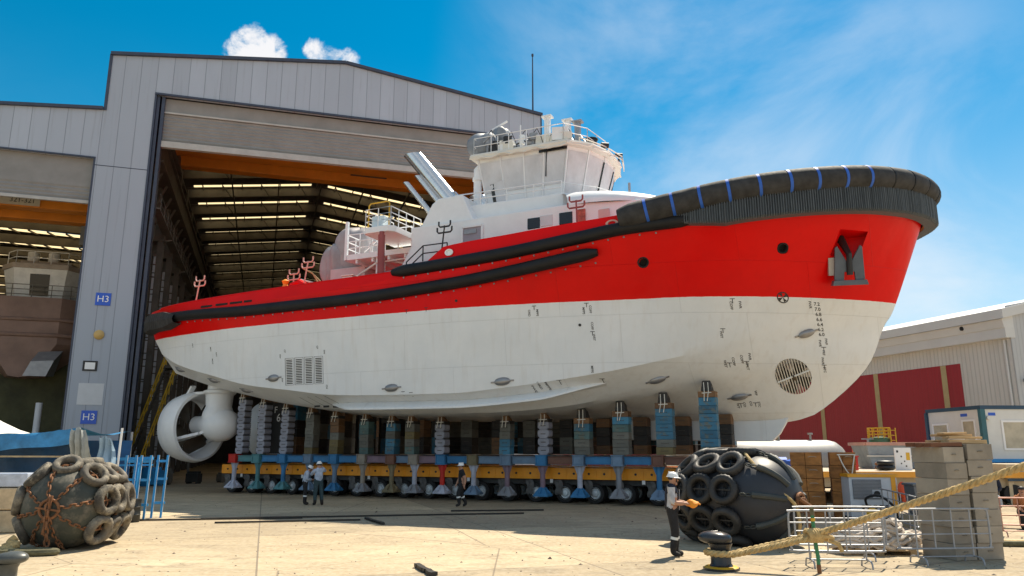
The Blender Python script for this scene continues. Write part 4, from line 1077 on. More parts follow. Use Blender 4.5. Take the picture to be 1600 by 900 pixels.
for (x, y, h) in ((21.2, -1.6, 1.95), (22.25, -1.5, 1.6), (22.75, -1.45, 1.45)):
    m_ = MB(); m_.box(x-.13, x+.13, y-.13, y+.13, 16.7, 16.7+h); m_.box(x-.26, x+.26, y-.2, y+.2, 16.7+h, 16.78+h); m_.box(x-.2, x+.2, y-.2, y+.2, 16.69, 16.74)
    m_.bar((x+.1, y, 17.5), (x+.6, y-.3, 16.75), .06, .06); m_.build('mast_stump', GREY if h < 1.5 else WHITE, wr)
m_ = MB(); m_.cyl((23.3, -1.1, 16.7), (23.3, -1.1, 17.25), .3, 14); m_.cyl((23.3, -1.1, 17.25), (23.3, -1.1, 17.3), .36, 14); m_.build('searchlight', BLACK, wr, True)
for x, y, r in ((23.95, -.9, .14), (24.2, .6, .1), (19.2, -2.6, .18), (20.7, -2.7, .2), (19.9, -2.5, .13)):
    m_ = MB(); m_.cyl((x, y, 16.6), (x, y, 16.85), .05, 8); m_.cyl((x-.15, y-.1, 16.95), (x+.15, y+.1, 16.95), r, 12); m_.build('floodlight', BLACK if x > 22 else GREY, wr, True)
for k in range(30):
    m_ = MB(); x = random.uniform(18.3, 22.8); y = random.uniform(-2.85, -1.0); s = random.uniform(.2, .42) if k % 3 else random.uniform(.4, .75); m_.cbox((x, y, 16.7+s/2), (s*1.2, s, s), random.random()); m_.build('roof_fitting', (GREY, WHITE, CREAM, BLACK)[k % 4], wr, bevel=.01)
m_ = MB(); m_.tube([(19.6, -2.3, 16.7), (19.8, -2.3, 17.2), (20.2, -2.3, 17.35), (20.6, -2.3, 17.0), (20.9, -2.2, 16.75)], .04, 6); m_.tube([(19.9, -2.0, 16.7), (20.3, -2.0, 17.25), (20.8, -2.0, 16.7)], .035, 6); m_.build('cable_coil', BLACK, wr, True)
# wrapped radar and equipment at the aft edge of the roof
def wrapped(name, c, size, parent, mat, seed, n=14, m=12, fold=.10, power=.6):
    rnd = random.Random(seed); ph = [rnd.uniform(0, 6.28) for _ in range(6)]; rows_ = []
    for i in range(m+1):
        t = i/m; row = []
        prof = (1-abs(2*t-1)**3.2)**power if 0 < t < 1 else 0.02
        for k in range(n*2+1):
            a = 2*math.pi*(k % (n*2))/(n*2)
            ca, sa = math.cos(a), math.sin(a); sq = (abs(ca)**3+abs(sa)**3)**(-1/3)
            f = 1+fold*(math.sin(3*a+ph[0]+2*t)+.7*math.sin(5*a+ph[1]-3*t)+.5*math.sin(9*a+ph[2]+4*t))*(1-t*.5)
            row.append((c[0]+size[0]/2*ca*sq*prof*f, c[1]+size[1]/2*sa*sq*prof*f, c[2]+size[2]*(t-.5)+.05*math.sin(4*a+ph[3])*size[2]*t))
        rows_.append(row)
    return MB().grid(rows_).build(name, mat, parent, True, ang=60)
wrapped('wrapped_equipment', (18.0, -2.2, 17.35), (1.5, 1.5, 1.5), wr, MAT('dark_tarpaulin', (.22, .24, .27), .6, var=.2, scale=2, bump=.4, bscale=6), 3)
wrapped('wrapped_radar', (18.6, -1.6, 18.15), (.9, .9, .9), wr, _m['dark_tarpaulin'], 5, fold=.16)
for a, c, r in (((18.2, -1.9, 18.4), (18.9, -1.5, 18.95), .06), ((21.6, -2.6, 16.7), (21.6, -2.6, 18.1), .025), ((20.0, -1.0, 16.7), (20.0, -1.0, 18.2), .02), ((19.0, -2.8, 16.7), (19.0, -2.8, 17.6), .03), ((20.3, -2.9, 16.7), (20.3, -2.9, 17.9), .035), ((22.9, .5, 16.7), (22.9, .5, 18.0), .02)): MB().cyl(a, c, r, 8).build('aerial', WHITE, wr, True)
# bridge-deck railing, bow pole
rail([(17.2, -3.85, 13.78), (22.7, -3.65, 13.78)], .62, house, mids=(.5,), post=1.3, r=.03)
rail([(22.7, -3.65, 13.78), (24.1, -2.8, 13.6), (24.9, -1.6, 13.5), (25.3, 0, 13.45), (24.9, 1.6, 13.5)], .55, house, mids=(), post=1.0, r=.018)
m_ = MB(); m_.cyl((25.4, -1.9, 12.9), (25.4, -1.9, 14.45), .06, 10); m_.build('jack_staff', GREY, tug, True)
# crew platforms aft of the funnel
pf = MB(); pf.prism([(13.05, -5.35), (13.2, -5.55), (14.5, -5.55), (14.75, -5.3), (14.75, -2.75), (13.05, -2.75)], 12.52, 12.82)
up = pf.build('upper_platform', WHITE, tug, bevel=.02)
rail([(13.1, -3.0, 12.82), (13.1, -5.4, 12.82), (14.6, -5.45, 12.82), (14.7, -2.9, 12.82)], .95, up, mids=(.35, .68), post=.62, r=.024)
m_ = MB(); m_.tube([(13.2, -5.3, 12.8), (13.2, -5.3, 14.0), (13.3, -5.3, 14.1), (14.3, -5.3, 14.1), (14.4, -5.3, 14.0), (14.4, -5.3, 12.9)], .035, 8); m_.build('hoop_rail', YEL, up, True)
m_ = MB(); m_.box(13.35, 14.05, -5.25, -4.7, 12.82, 13.45); m_.bar((14.0, -5.3, 12.95), (14.7, -5.4, 13.25), .12, .05); m_.build('locker', MAT('pale_blue_paint', (.55, .66, .74), .4, var=.05), up, bevel=.02)
m_ = MB(); m_.prism([(10.3, -3.3), (14.9, -3.3), (14.9, 3.3), (10.3, 3.3)], 12.0, 12.28)
for x in (11, 12, 13, 14): m_.box(x-.06, x+.06, -3.2, 3.2, 11.8, 12.0)
lp = m_.build('lower_platform', WHITE, tug)
rail([(14.4, -3.25, 12.28), (10.4, -3.25, 12.28), (10.4, 3.2, 12.28)], 1.1, lp, mids=(.33, .66), post=.7, r=.03)
m_ = MB(); m_.box(10.3, 10.45, -3.35, -3.2, 12.0, 14.1); m_.build('corner_post', WHITE, lp)
m_ = MB(); m_.bar((11.5, -3.25, 12.35), (12.9, -3.25, 13.3), .05, .05); m_.tube([(11.9, -3.3, 12.3), (11.95, -3.3, 12.75), (12.15, -3.3, 12.85), (12.35, -3.3, 12.75), (12.4, -3.3, 12.3)], .035, 6); m_.build('ladder_hoop', WHITE, lp)
m_ = MB(); m_.box(12.2, 12.55, -3.15, -2.8, DK, 12.0); m_.build('support_column', WHITE, lp)
m_ = MB(); m_.cyl((14.2, -5.5, DK+.2), (14.15, -5.5, 11.7), .17, 14); m_.cyl((14.15, -5.5, 12.35), (14.15, -5.5, 12.52), .12, 12); m_.cyl((14.15, -5.5, 11.7), (14.15, -5.5, 12.36), .165, 14); m_.build('platform_post', MAROON, up, True)
m_ = MB()
for (a, c) in (((12.6, -2.9, 11.8), (14.7, -4.0, 11.5)), ((12.5, -2.6, 11.9), (15, -2.6, 11.4)), ((13, -1, 11.9), (15, -3.4, 11.7)), ((14.7, -3.2, 12.4), (14.75, -3.2, 10.2))): m_.tube([a, c], .045, 6)
m_.build('pipe_run', CREAM, lp)
m_ = MB(); m_.torus((14.6, -4.6, 10.4), (0, 1, .1), .2, .04, 16, 8); m_.build('hose_coil', CREAM, tug, True)
# towing winch / crane under a tarpaulin, its base box, bulwark stays
wrapped('wrapped_winch', (9.5, -1.0, 13.0), (2.5, 2.3, 2.8), tug, TARP, 11, n=24, m=16, fold=.12, power=.3)
wrapped('wrapped_winch_drape', (8.4, -1.5, 12.3), (1.4, 1.4, 2.4), tug, TARP, 12, n=22, m=14, fold=.18, power=.4)
m_ = MB(); m_.box(8.6, 10.9, -2.3, .2, DK, 11.9); m_.build('winch_base', MAT('pinkish_primer', (.58, .46, .46), .6, var=.08), tug, bevel=.04)
m_ = MB(); m_.cyl((10.6, -2.4, 10.9), (11.9, -2.4, 10.9), .25, 14); m_.tube([(11.6, -2.5, 10.5), (12.4, -2.8, 10.6), (13.0, -3.2, 10.2)], .06, 8); m_.build('hydraulic_unit', CREAM, tug, True)
# horn-shaped lifting hooks on rods along the bulwark
def hook(x, y, z0, L, lean=(0, 0), mat=REDDULL):
    m_ = MB(); b0 = Vector((x, y, z0)); t_ = b0+Vector((lean[0], lean[1], L)); m_.tube([b0, t_], .035, 8)
    for k, w_ in ((0, .30), (-.28, .38)):
        c_ = t_+Vector((0, 0, k-.05)); m_.tube([c_+Vector((-w_, 0, .26)), c_+Vector((-w_, 0, .08)), c_+Vector((-w_+.07, 0, 0)), c_+Vector((w_-.07, 0, 0)), c_+Vector((w_, 0, .08)), c_+Vector((w_, 0, .26))], .04, 6)
    return m_.build('tine_hook', mat, tug, True)
PINK = MAT('pink_primer', (.62, .35, .30), .6, var=.1)
hook(3.0, -6.2, 9.7, 1.35, (.2, 0), PINK); hook(9.6, -5.6, 9.9, 1.6, (.25, 0), PINK); hook(8.9, -5.5, 9.9, 1.1, (0, 0), PINK)
hook(17.6, -5.8, 10.5, 1.75, (.25, -.1), BLACK); hook(24.0, -5.2, 11.2, 1.6, (-.05, 0), MAROON); hook(5.2, 6.2, 9.7, 1.3, (.2, 0), PINK)
m_ = MB(); m_.tube([(10.0, -5.4, 10.9), (10.3, -5.4, 10.5), (10.5, -5.4, 9.8)], .03, 6); m_.tube([(10.0, -5.4, 10.9), (10.8, -5.4, 10.2), (11.4, -5.4, 9.9)], .03, 6); m_.tube([(9.4, -5.4, 11.2), (10.0, -5.4, 10.9)], .035, 6); m_.build('lashing_rope', MAT('hemp_rope', (.42, .30, .15), .9, var=.25, scale=8, bump=.5, bscale=30), tug, True)
m_ = MB(); m_.lathe([(.05, 0), (.28, .08), (.30, .3), (.18, .5), (.12, .75), (.2, .9), (.05, 1.0)], 12, Matrix.Translation((8.3, -5.4, 9.75))); m_.build('orange_buoy', MAT('orange_float', (.75, .28, .02), .5), tug, True)
m_ = MB(); m_.tube([(8.6, -5.5, 9.8), (8.9, -5.5, 10.35), (9.3, -5.5, 10.45), (9.9, -5.5, 10.1), (10.3, -5.5, 9.85)], .2, 8); m_.build('fairlead', RED, tug, True)
# stair rail beside the forecastle step, mooring eye
rail([(15.4, -5.2, 10.2), (16.3, -5.2, 10.9), (17.6, -5.2, 10.9)], .75, tug, mids=(.5,), post=.8, r=.03, mat=BLACK)
p = Vector((19.0, -cD(19.0)-.0, 10.55)); m_ = MB(); m_.lathe([(.14, -.02), (.2, -.02), (.2, .03), (.14, .03)], 20, Matrix.Translation((18.75, -7.02, 10.62)) @ Matrix.Rotation(math.pi/2, 4, 'X') @ Matrix.Diagonal((1, .75, 1, 1)), True); m_.cyl((18.75, -7.0, 10.62), (18.75, -6.97, 10.62), .14, 16); m_.build('mooring_eye', WHITE, tug, True)
m_ = MB(); pp = Vector((26.0, -cD(26.0)+.04, 11.08)); m_.lathe([(.12, -.04), (.2, -.04), (.2, .05), (.12, .05)], 20, Matrix.Translation(pp) @ Matrix.Rotation(math.pi/2, 4, 'X') @ Matrix.Diagonal((1.3, .7, 1, 1)), True); m_.build('mooring_eye', PINK, tug, True)
for x in (4.5, 5.6, 6.6, 7.4):                                          # freeing ports just above the lower fender
    p = Vector((x, -cD(x)-.004, 9.42)); MB().cbox(p, (.8 if x < 7 else .5, .03, .10)).build('freeing_port', DARKVOID, tug)

for k, (x, y, a, b_, h, mt_) in enumerate(((6.0, -4.2, .7, .5, 1.0, GREY), (7.3, -4.6, .5, .5, 1.15, WHITE), (11.6, -4.4, .6, .6, 1.5, CREAM), (12.9, -4.6, .4, .4, 1.3, BLACK), (13.6, -3.6, .9, .5, 1.7, GREY), (4.6, -3.8, .6, .6, .9, RED))):
    m_ = MB(); m_.box(x-a/2, x+a/2, y-b_/2, y+b_/2, DK, DK+h); m_.box(x-a*.6, x+a*.6, y-b_*.6, y+b_*.6, DK+h, DK+h+.06); m_.build('deck_locker', mt_, tug, bevel=.03)
for (x, y) in ((6.8, -5.2), (11.2, -5.4)):
    m_ = MB()
    for dx in (-.22, .22): m_.cyl((x+dx, y, DK), (x+dx, y, 10.25), .13, 12); m_.cyl((x+dx, y, 10.25), (x+dx, y, 10.3), .18, 12)
    m_.bar((x-.22, y, 9.8), (x+.22, y, 9.8), .1, .2); m_.build('deck_bitts', BLACK, tug, True)
for s_ in (-1, 1):
    m_ = MB(); m_.tube([(8.2, s_*4.2, 11.0), (9.6, s_*3.4, 10.6), (11.2, s_*3.6, 10.9), (12.4, s_*3.3, 11.7)], .05, 6); m_.build('hose', CREAM, tug, True)

for k, (x, y, h, r) in enumerate(((18.5, -2.9, 1.0, .16), (19.5, -2.7, .8, .22), (20.1, -2.3, .95, .14), (20.9, -2.75, .7, .2), (21.5, -2.2, .6, .24), (22.4, -2.4, .55, .15))):
    m_ = MB(); m_.cyl((x, y, 16.68), (x, y, 16.68+h*.5), r*.5, 10); m_.cyl((x, y, 16.68+h*.5), (x, y, 16.68+h), r, 12); m_.bar((x-r, y-r, 16.68+h*.6), (x+r*1.6, y-r, 16.68+h*.9), .05, .08); m_.build('deck_light', (GREY, BLACK, WHITE)[k % 3], wr, True)
    m_ = MB(); m_.tube([(x, y, 16.7+h), (x+.25, y-.1, 16.9+h), (x+.5, y-.2, 16.75+h*.5), (x+.6, y-.15, 16.7)], .022, 5); m_.build('loose_cable', BLACK, wr, True)

# ---------------------------------------------------------------- trailers, support stands and block stacks under the hull
TM = tug.matrix_basis.copy()
def TW(x, y, z): return TM @ Vector((x, y, z))
def paint(name, c, **k): return MAT(name, tuple(q*.8 for q in c), .6, var=.22, scale=2.2, dirt=k.pop('dirt', .32), dcol=k.pop('dcol', (.10, .065, .04)), dscale=2.5, bump=.12, bscale=15, **k)
P_BLUE = paint('steel_blue', (.035, .21, .45)); P_TEAL = paint('steel_teal', (.09, .27, .30)); P_WHITE = paint('steel_white', (.52, .55, .66)); P_BEIGE = paint('steel_beige', (.36, .32, .27))
P_KHAKI = paint('steel_khaki', (.22, .18, .10)); P_RED = paint('steel_red', (.62, .02, .01), dirt=.15); P_MAUVE = paint('steel_mauve', (.25, .17, .22)); P_RUST = paint('steel_rust', (.20, .09, .06)); P_GREY = paint('steel_grey', (.27, .28, .31)); P_BG = paint('steel_blue_grey', (.17, .27, .40))
LEGS = [3.62, 5.26, 6.98, 8.64, 10.24, 11.94, 13.62, 14.9, 16.41, 18.05, 19.74, 21.45, 23.17, 24.89, 26.6, 28.4]
STY = [(P_RED, P_WHITE, P_WHITE, 'red-headed white'), (P_TEAL, P_TEAL, P_TEAL, 'teal'), (P_BLUE, P_BLUE, P_TEAL, 'bright blue'), (P_BG, P_BG, P_BG, 'dull blue-grey'), (P_BLUE, P_BG, P_BLUE, 'pale blue'), (P_BEIGE, P_BEIGE, P_GREY, 'beige'), (P_RUST, P_KHAKI, P_KHAKI, 'khaki'), (P_BEIGE, P_WHITE, P_GREY, 'beige-headed white'), (P_BLUE, P_RED, P_WHITE, 'bright red'), (P_KHAKI, P_WHITE, P_BG, 'khaki-headed white'), (P_BG, P_MAUVE, P_GREY, 'mauve-stained'), (P_BLUE, P_MAUVE, P_BLUE, 'mauve and blue'), (P_BG, P_WHITE, P_BLUE, 'pale-posted blue'), (P_BG, P_GREY, P_GREY, 'grey'), (P_RUST, P_BLUE, P_BG, 'rusty-headed blue'), (P_BG, P_BG, P_BG, 'rearmost blue-grey')]
def mesh_cache(fn, cache={}):
    if fn not in cache: cache[fn] = fn()
    return cache[fn]
def stand_meshes():
    h = MB(); h.box(-.20, .20, -.22, .22, 1.66, 2.02); h.box(-.27, .27, -.26, .26, 2.02, 2.06); h.box(-.27, .27, -.26, .26, 1.60, 1.66)
    for s_ in (-1, 1): h.box(s_*.22-.02, s_*.22+.02, -.25, .1, 1.66, 2.02)
    p = MB(); p.cyl((0, 0, .55), (0, 0, 1.6), .115, 16)
    for s_ in (-1, 1): p.prism([(s_*.09, 1.60), (s_*.26, 1.60), (s_*.10, 1.22)], -.02, .02, axis='y')
    p.prism([(.09, 1.60), (.26, 1.60), (.10, 1.22)], -.02, .02, axis='x')
    b = MB(); b.add([(-.33,-.33,.30),(.33,-.33,.30),(.33,.33,.30),(-.33,.33,.30),(-.33,-.33,.36),(.33,-.33,.36),(.33,.33,.36),(-.33,.33,.36),(-.12,-.12,.68),(.12,-.12,.68),(.12,.12,.68),(-.12,.12,.68)], [(3,2,1,0),(0,1,5,4),(1,2,6,5),(2,3,7,6),(3,0,4,7),(4,5,9,8),(5,6,10,9),(6,7,11,10),(7,4,8,11),(8,9,10,11)])
    for a in (0, math.pi/2):
        b.bar((-.33*math.cos(a), -.33*math.sin(a), .42), (0, 0, .74), .02, .12); b.bar((.33*math.cos(a), .33*math.sin(a), .42), (0, 0, .74), .02, .12)
    return h, p, b
ORD = ['the stern-end', 'the second', 'the third', 'the fourth', 'the fifth', 'the sixth', 'the seventh', 'the eighth', 'the ninth', 'the tenth', 'the eleventh', 'the twelfth', 'the thirteenth', 'the fourteenth', 'the fifteenth', 'the bow-end']
for i, x in enumerate(LEGS):
    hm, pm, bm_, nm = STY[i]
    t = thing('support_stand', f'{nm} steel support stand, {ORD[i][4:]} from the stern in the front row'.replace('stern-end from the stern', 'the one nearest the stern').replace('bow-end from the stern', 'the one nearest the bow'), 'stand', TW(x, -3.2, 0), -SA, 'steel support stands under the hull')
    h, p, b = stand_meshes()
    h.build('head', hm, t, bevel=.012); p.build('post', pm, t, True); b.build('base', bm_, t, bevel=.01)
BEAMC = [P_TEAL, P_BLUE, P_BLUE, P_BLUE, P_BLUE, P_MAUVE, P_BG, P_MAUVE, P_BLUE, P_BG, P_BG, P_RUST, P_BLUE, P_BLUE, P_RUST]
BN = {P_TEAL: 'teal', P_BLUE: 'bright blue', P_MAUVE: 'mauve-stained', P_BG: 'dull blue-grey', P_RUST: 'rust-patched'}
for i in range(len(LEGS)-1):
    a, c = LEGS[i]+.29, LEGS[i+1]-.29
    t = MB().box(0, c-a, -.09, .09, 0, .26).box(0, c-a, -.14, .14, .26, .29).box(0, c-a, -.14, .14, -.03, 0).build('steel_girder', BEAMC[i], bevel=.006)
    t.location = TW(a, -3.2, 1.70); t.rotation_euler = (0, 0, -SA)
    tag(t, f'{BN[BEAMC[i]]} steel beam joining {ORD[i]} and {ORD[i+1][4:]} stand heads', 'girder', 'steel beams between the stand heads')
for i, x in enumerate(LEGS):                                            # cross beams running to the far side
    t = MB().box(-.11, .11, 0, 6.2, 0, .24).box(-.17, .17, 0, 6.2, .24, .27).build('cross_girder', P_GREY)
    t.location = TW(x, -2.93, 1.76); t.rotation_euler = (0, 0, -SA)
    tag(t, f'grey steel cross beam running under the keel from {ORD[i]} stand', 'girder', 'cross beams under the keel')

B_WHITE = paint('block_white', (.34, .355, .43), rnd=.12, dirt=.2); B_BLUE = paint('block_blue', (.045, .20, .33), rnd=.3, dirt=.42, dcol=(.16, .15, .10)); B_TEAL = paint('block_teal', (.09, .17, .17), rnd=.2, dirt=.4, dcol=(.17, .14, .09))
B_GREY = paint('block_grey', (.15, .15, .13), rnd=.15, dirt=.3); B_WOOD = paint('block_timber', (.20, .10, .04), rnd=.2, dirt=.35, dcol=(.09, .05, .025), stretch=(1, 1, 4)); B_OCHRE = paint('block_ochre', (.17, .13, .05), rnd=.15); B_DARK = paint('block_dark', (.03, .026, .024), rnd=.3)
ROPEW = MAT('white_rope', (.7, .68, .62), .9, var=.1)
W_, D_, H_ = .52, .50, .31
SLOT = MAT('lifting_wire', (.075, .065, .055), .7, var=.3)
def plain_block(w=W_, d=D_, h=H_):
    m = MB(); m.box(-w/2, w/2, -d/2, d/2, .004, h-.004)
    m.m = 1
    m.box(-w*.20, w*.20, -d/2-.010, -d/2+.01, h*.49, h*.55)
    for s_ in (-1, 1): m.box(s_*w*.2-.015, s_*w*.2+.015, -d/2-.012, -d/2+.01, h*.46, h*.58)
    return m
def notched_block(w=W_, d=D_, h=H_):
    m = MB(); a = w/2; b = a-.075
    m.prism([(-b, .004), (b, .004), (b, .05), (a, .10), (a, h-.06), (a-.03, h-.004), (-a+.03, h-.004), (-a, h-.06), (-a, .10), (-b, .05)], -d/2, d/2, axis='y')
    m.m = 1; m.box(-.12, .12, -d/2-.012, -d/2+.01, h*.48, h*.58); m.box(-a-.004, -a+.02, -d/2-.006, d/2, h*.0+.0, .05); m.box(a-.02, a+.004, -d/2-.006, d/2, 0, .05)
    return m
def timber_block(w, d, h):
    m = MB(); rnd = random.Random(int(w*100+d*10)); c = w*.5*.96
    for a, b in ((-w/2, -w/2+c), (-w/2+c+.012, w/2)):
        for y0, y1 in ((-d/2, -.01), (.01, d/2)): m.box(a, b, y0+rnd.uniform(-.02, .015), y1+rnd.uniform(-.015, .02), .006, h-.006)
    m.m = 1; m.tube([(w*.08, -d/2-.03, h*.62), (w*.14, -d/2-.035, h*.66), (w*.3, -d/2-.035, h*.66), (w*.36, -d/2-.03, h*.62)], .011, 5)
    return m
def concrete_block(w, d, h):
    m = MB(); m.box(-w/2, w/2, -d/2, d/2, .004, h-.004); m.m = 1
    m.tube([(-w*.11, -d/2-.002, h*.52), (-w*.09, -d/2-.02, h*.54), (w*.07, -d/2-.02, h*.55), (w*.09, -d/2-.002, h*.52)], .010, 5)
    return m
CWIRE = MAT('stained_wire', (.19, .16, .12), .7, var=.3)
WIRE = MAT('pale_lifting_wire', (.42, .36, .28), .7, var=.3)
_bp = {}
def block(kind, mat, loc, label, group, rz=-SA, size=(W_, D_, H_)):
    key = (kind, mat.name, size)
    if key not in _bp:
        o = {'n': notched_block, 'p': plain_block, 't': timber_block, 'c': concrete_block}[kind](*size).build('keel_block' if kind in 'np' else 'stacked_block', [mat, WIRE if kind == 't' else CWIRE if kind == 'c' else SLOT], bevel=.014); _bp[key] = o
    else:
        o = _bp[key].copy(); COL.objects.link(o)
    o.location = loc; o.rotation_euler = (0, 0, rz)
    return tag(o, label, 'block', group)
def hull_bottom(x, y):
    """lowest z of the skin at half breadth y"""
    for z in np.arange(3.2, 7.5, .02):
        if hull_y(x, z) >= abs(y): return z
    return 7.0
SX = [3.88, 5.34, 6.9, 8.54, 10.12, 11.95, 13.5, 14.6, 16.26, 17.96, 19.63, 21.5, 23.3, 25.03, 26.89, 28.69]
SC = ['n'*12, 'n'*12, 'n'*12, 'ogkg', 'oogw', 'tkkt', 'bbkb', 'tkok', 'n'*9, 'dddd', 'bbkk', 'n'*9, 'kktbb', 'kkktb', 'okbbb', 'tbbbb']
CM = {'b': (B_BLUE, 'blue'), 't': (B_TEAL, 'teal'), 'k': (B_GREY, 'grey'), 'g': (B_GREY, 'grey'), 'o': (B_OCHRE, 'ochre'), 'w': (B_WOOD, 'brown'), 'd': (B_DARK, 'dark'), 'n': (B_WHITE, 'white notched')}
LV = ['bottom', 'second', 'third', 'fourth', 'fifth', 'sixth', 'seventh', 'eighth', 'ninth', 'tenth', 'eleventh']
for i, x in enumerate(SX):
    if i == 9: continue
    wide = i >= 12; w = .70 if wide else W_; yb = -3.0; zh = hull_bottom(x, 2.75)-.02; z0 = 2.065
    top = .34 if i < 12 else .60
    n = max(2, int((zh-top-z0)/H_)); hh = (zh-top-z0)/n
    hh = min(max(hh, .27), .36); n = int(round((zh-top-z0)/hh)); hh = (zh-top-z0)/n
    hh = round(hh, 3)
    for k in range(n):
        c = SC[i][min(k, len(SC[i])-1)]; mat, cn = CM[c]
        if i in (0, 1) and k > 7: hh2 = hh
        block('n' if c == 'n' else 'p', mat, TW(x+random.uniform(-.015, .015), yb+random.uniform(-.02, .02), z0+k*hh), f'{cn} concrete keel block, {LV[k]} of the front stack on {ORD[i]} stand'.replace('bottom of', 'lowest of'), 'keel blocks stacked on the front stands', -SA+random.uniform(-.02, .02), (w, D_, hh))
    # timber packing with rope ties on top
    zt = z0+n*hh
    t = thing('timber_packing', f'rope-tied timber packing wedged between the hull and {ORD[i]} front stack', 'timber packing', TW(x, yb, zt), -SA, 'timber packing on the front stacks')
    m = MB(); m.box(-w*.5, w*.5, -.27, .27, 0, .14 if not wide else .24); m.build('sleeper', B_WOOD if wide else B_DARK, t, bevel=.012)
    m = MB(); h0 = .14 if not wide else .24; h1 = zh-zt
    m.add([(-w*.32,-.25,h0),(w*.32,-.25,h0),(w*.32,.25,h0),(-w*.32,.25,h0),(-w*.24,-.2,h1+.08),(w*.24,-.2,h1+.08),(w*.24,.2,h1-.08),(-w*.24,.2,h1-.08)], [(3,2,1,0),(4,5,6,7),(0,1,5,4),(1,2,6,5),(2,3,7,6),(3,0,4,7)])
    m.build('wedge', B_DARK if wide else B_WOOD, t, bevel=.015)
    m = MB()
    for dx in (-.10, .07): m.tube([(dx, -.24, h1), (dx+.02, -.29, h0), (dx-.04+random.uniform(-.05, .05), -.30, -.16)], .018, 5)
    m.tube([(-.18, -.29, h0*.7), (.2, -.29, h0*.75)], .02, 5); m.build('rope_tie', ROPEW, t, True)
# inner rows under the keel, darkened for shade; offset row added to darken gaps
for j, (yy, pick) in enumerate(((-.75, range(16)), (2.3, range(0, 16)), (.9, range(9, 15)))):
    for i in pick:
        x = SX[i]+(.25, -.3, 1.05)[j]; zh = hull_bottom(x, abs(yy))-.03; z0 = 2.065; n = max(3, int(round((zh-z0)/.42))); hh = round((zh-z0)/n, 3)
        for k in range(n):
            c = 'dkdwdbdk'[(i*3+j+ (k//2)) % 8] if i < 12 else ('wdd', 'dbw', 'ddd')[j][k % 3]
            block('p', CM[c][0], TW(x, yy, z0+k*hh), f'{CM[c][1]} keel block, {LV[k]} of the {("middle-row", "far-row", "added offset")[j]} stack behind {ORD[i]} stand', 'keel blocks stacked under the keel', -SA, ((.62, .95, .95)[j], .7, hh))
# a dark plate lettered F 6 between the first stacks
t = thing('frame_plate', 'dark steel plate with white lettering F 6 behind the stern stacks', 'plate', TW(5.05, -1.6, 2.07), -SA)
MB().box(-.55, .55, 0, .05, 0, 2.75).build('plate', BLACK, t)
m = MB(); v, fc = text_mesh('F', .5); m.add([(a-.28, -.006, b+2.35) for a, b, _ in v], fc); v, fc = text_mesh('6', .62); m.add([(a-.05, -.006, b+1.92) for a, b, _ in v], fc); m.build('lettering', SIGNWHITE, t)

# self-propelled modular trailers
TRY = MAT('trailer_yellow', (.88, .33, .008), .45, var=.12, dirt=.16, dcol=(.25, .12, .03))
TYRE = MAT('tyre_rubber', (.018, .017, .017), .8, var=.3, bump=.2, bscale=20)
RIM = MAT('rim_grey', (.62, .66, .68), .5, .2, .2, dirt=.25, dcol=(.14, .12, .1))
PANELW = MAT('module_label', (.7, .7, .68), .5)
def wheel_mesh():
    m = MB()
    for y0 in (-.30, .08):
        prof = [(.24, 0), (.40, .0), (.425, .03), (.43, .11), (.43, .13), (.425, .20), (.40, .235), (.24, .235)]
        m.lathe(prof, 28, Matrix.Translation((0, y0, 0)) @ Matrix.Rotation(-math.pi/2, 4, 'X'), True)
    return m
def rim_mesh():
    m = MB(); M = Matrix.Translation((0, -.30, 0)) @ Matrix.Rotation(-math.pi/2, 4, 'X')
    m.lathe([(.255, .02), (.255, .2), (.235, .2), (.225, .05), (.15, .07), (.12, .01), (.02, .0), (.02, .2), (.24, .21), (.27, .0), (.262, -.008)], 24, M, True)
    for k in range(8): a = k*math.pi/4; m.cyl((.17*math.cos(a), -.255, .17*math.sin(a)), (.17*math.cos(a), -.23, .17*math.sin(a)), .022, 8)
    m.cyl((0, -.29, 0), (0, -.2, 0), .07, 12)
    return m
ARM = MAT('suspension_dark', (.05, .05, .05), .6, .3, .3, dirt=.3, dcol=(.13, .09, .06))
SHEETC = MAT('crumpled_cover', (.11, .105, .10), .7, var=.35, scale=5, bump=.5, bscale=10)
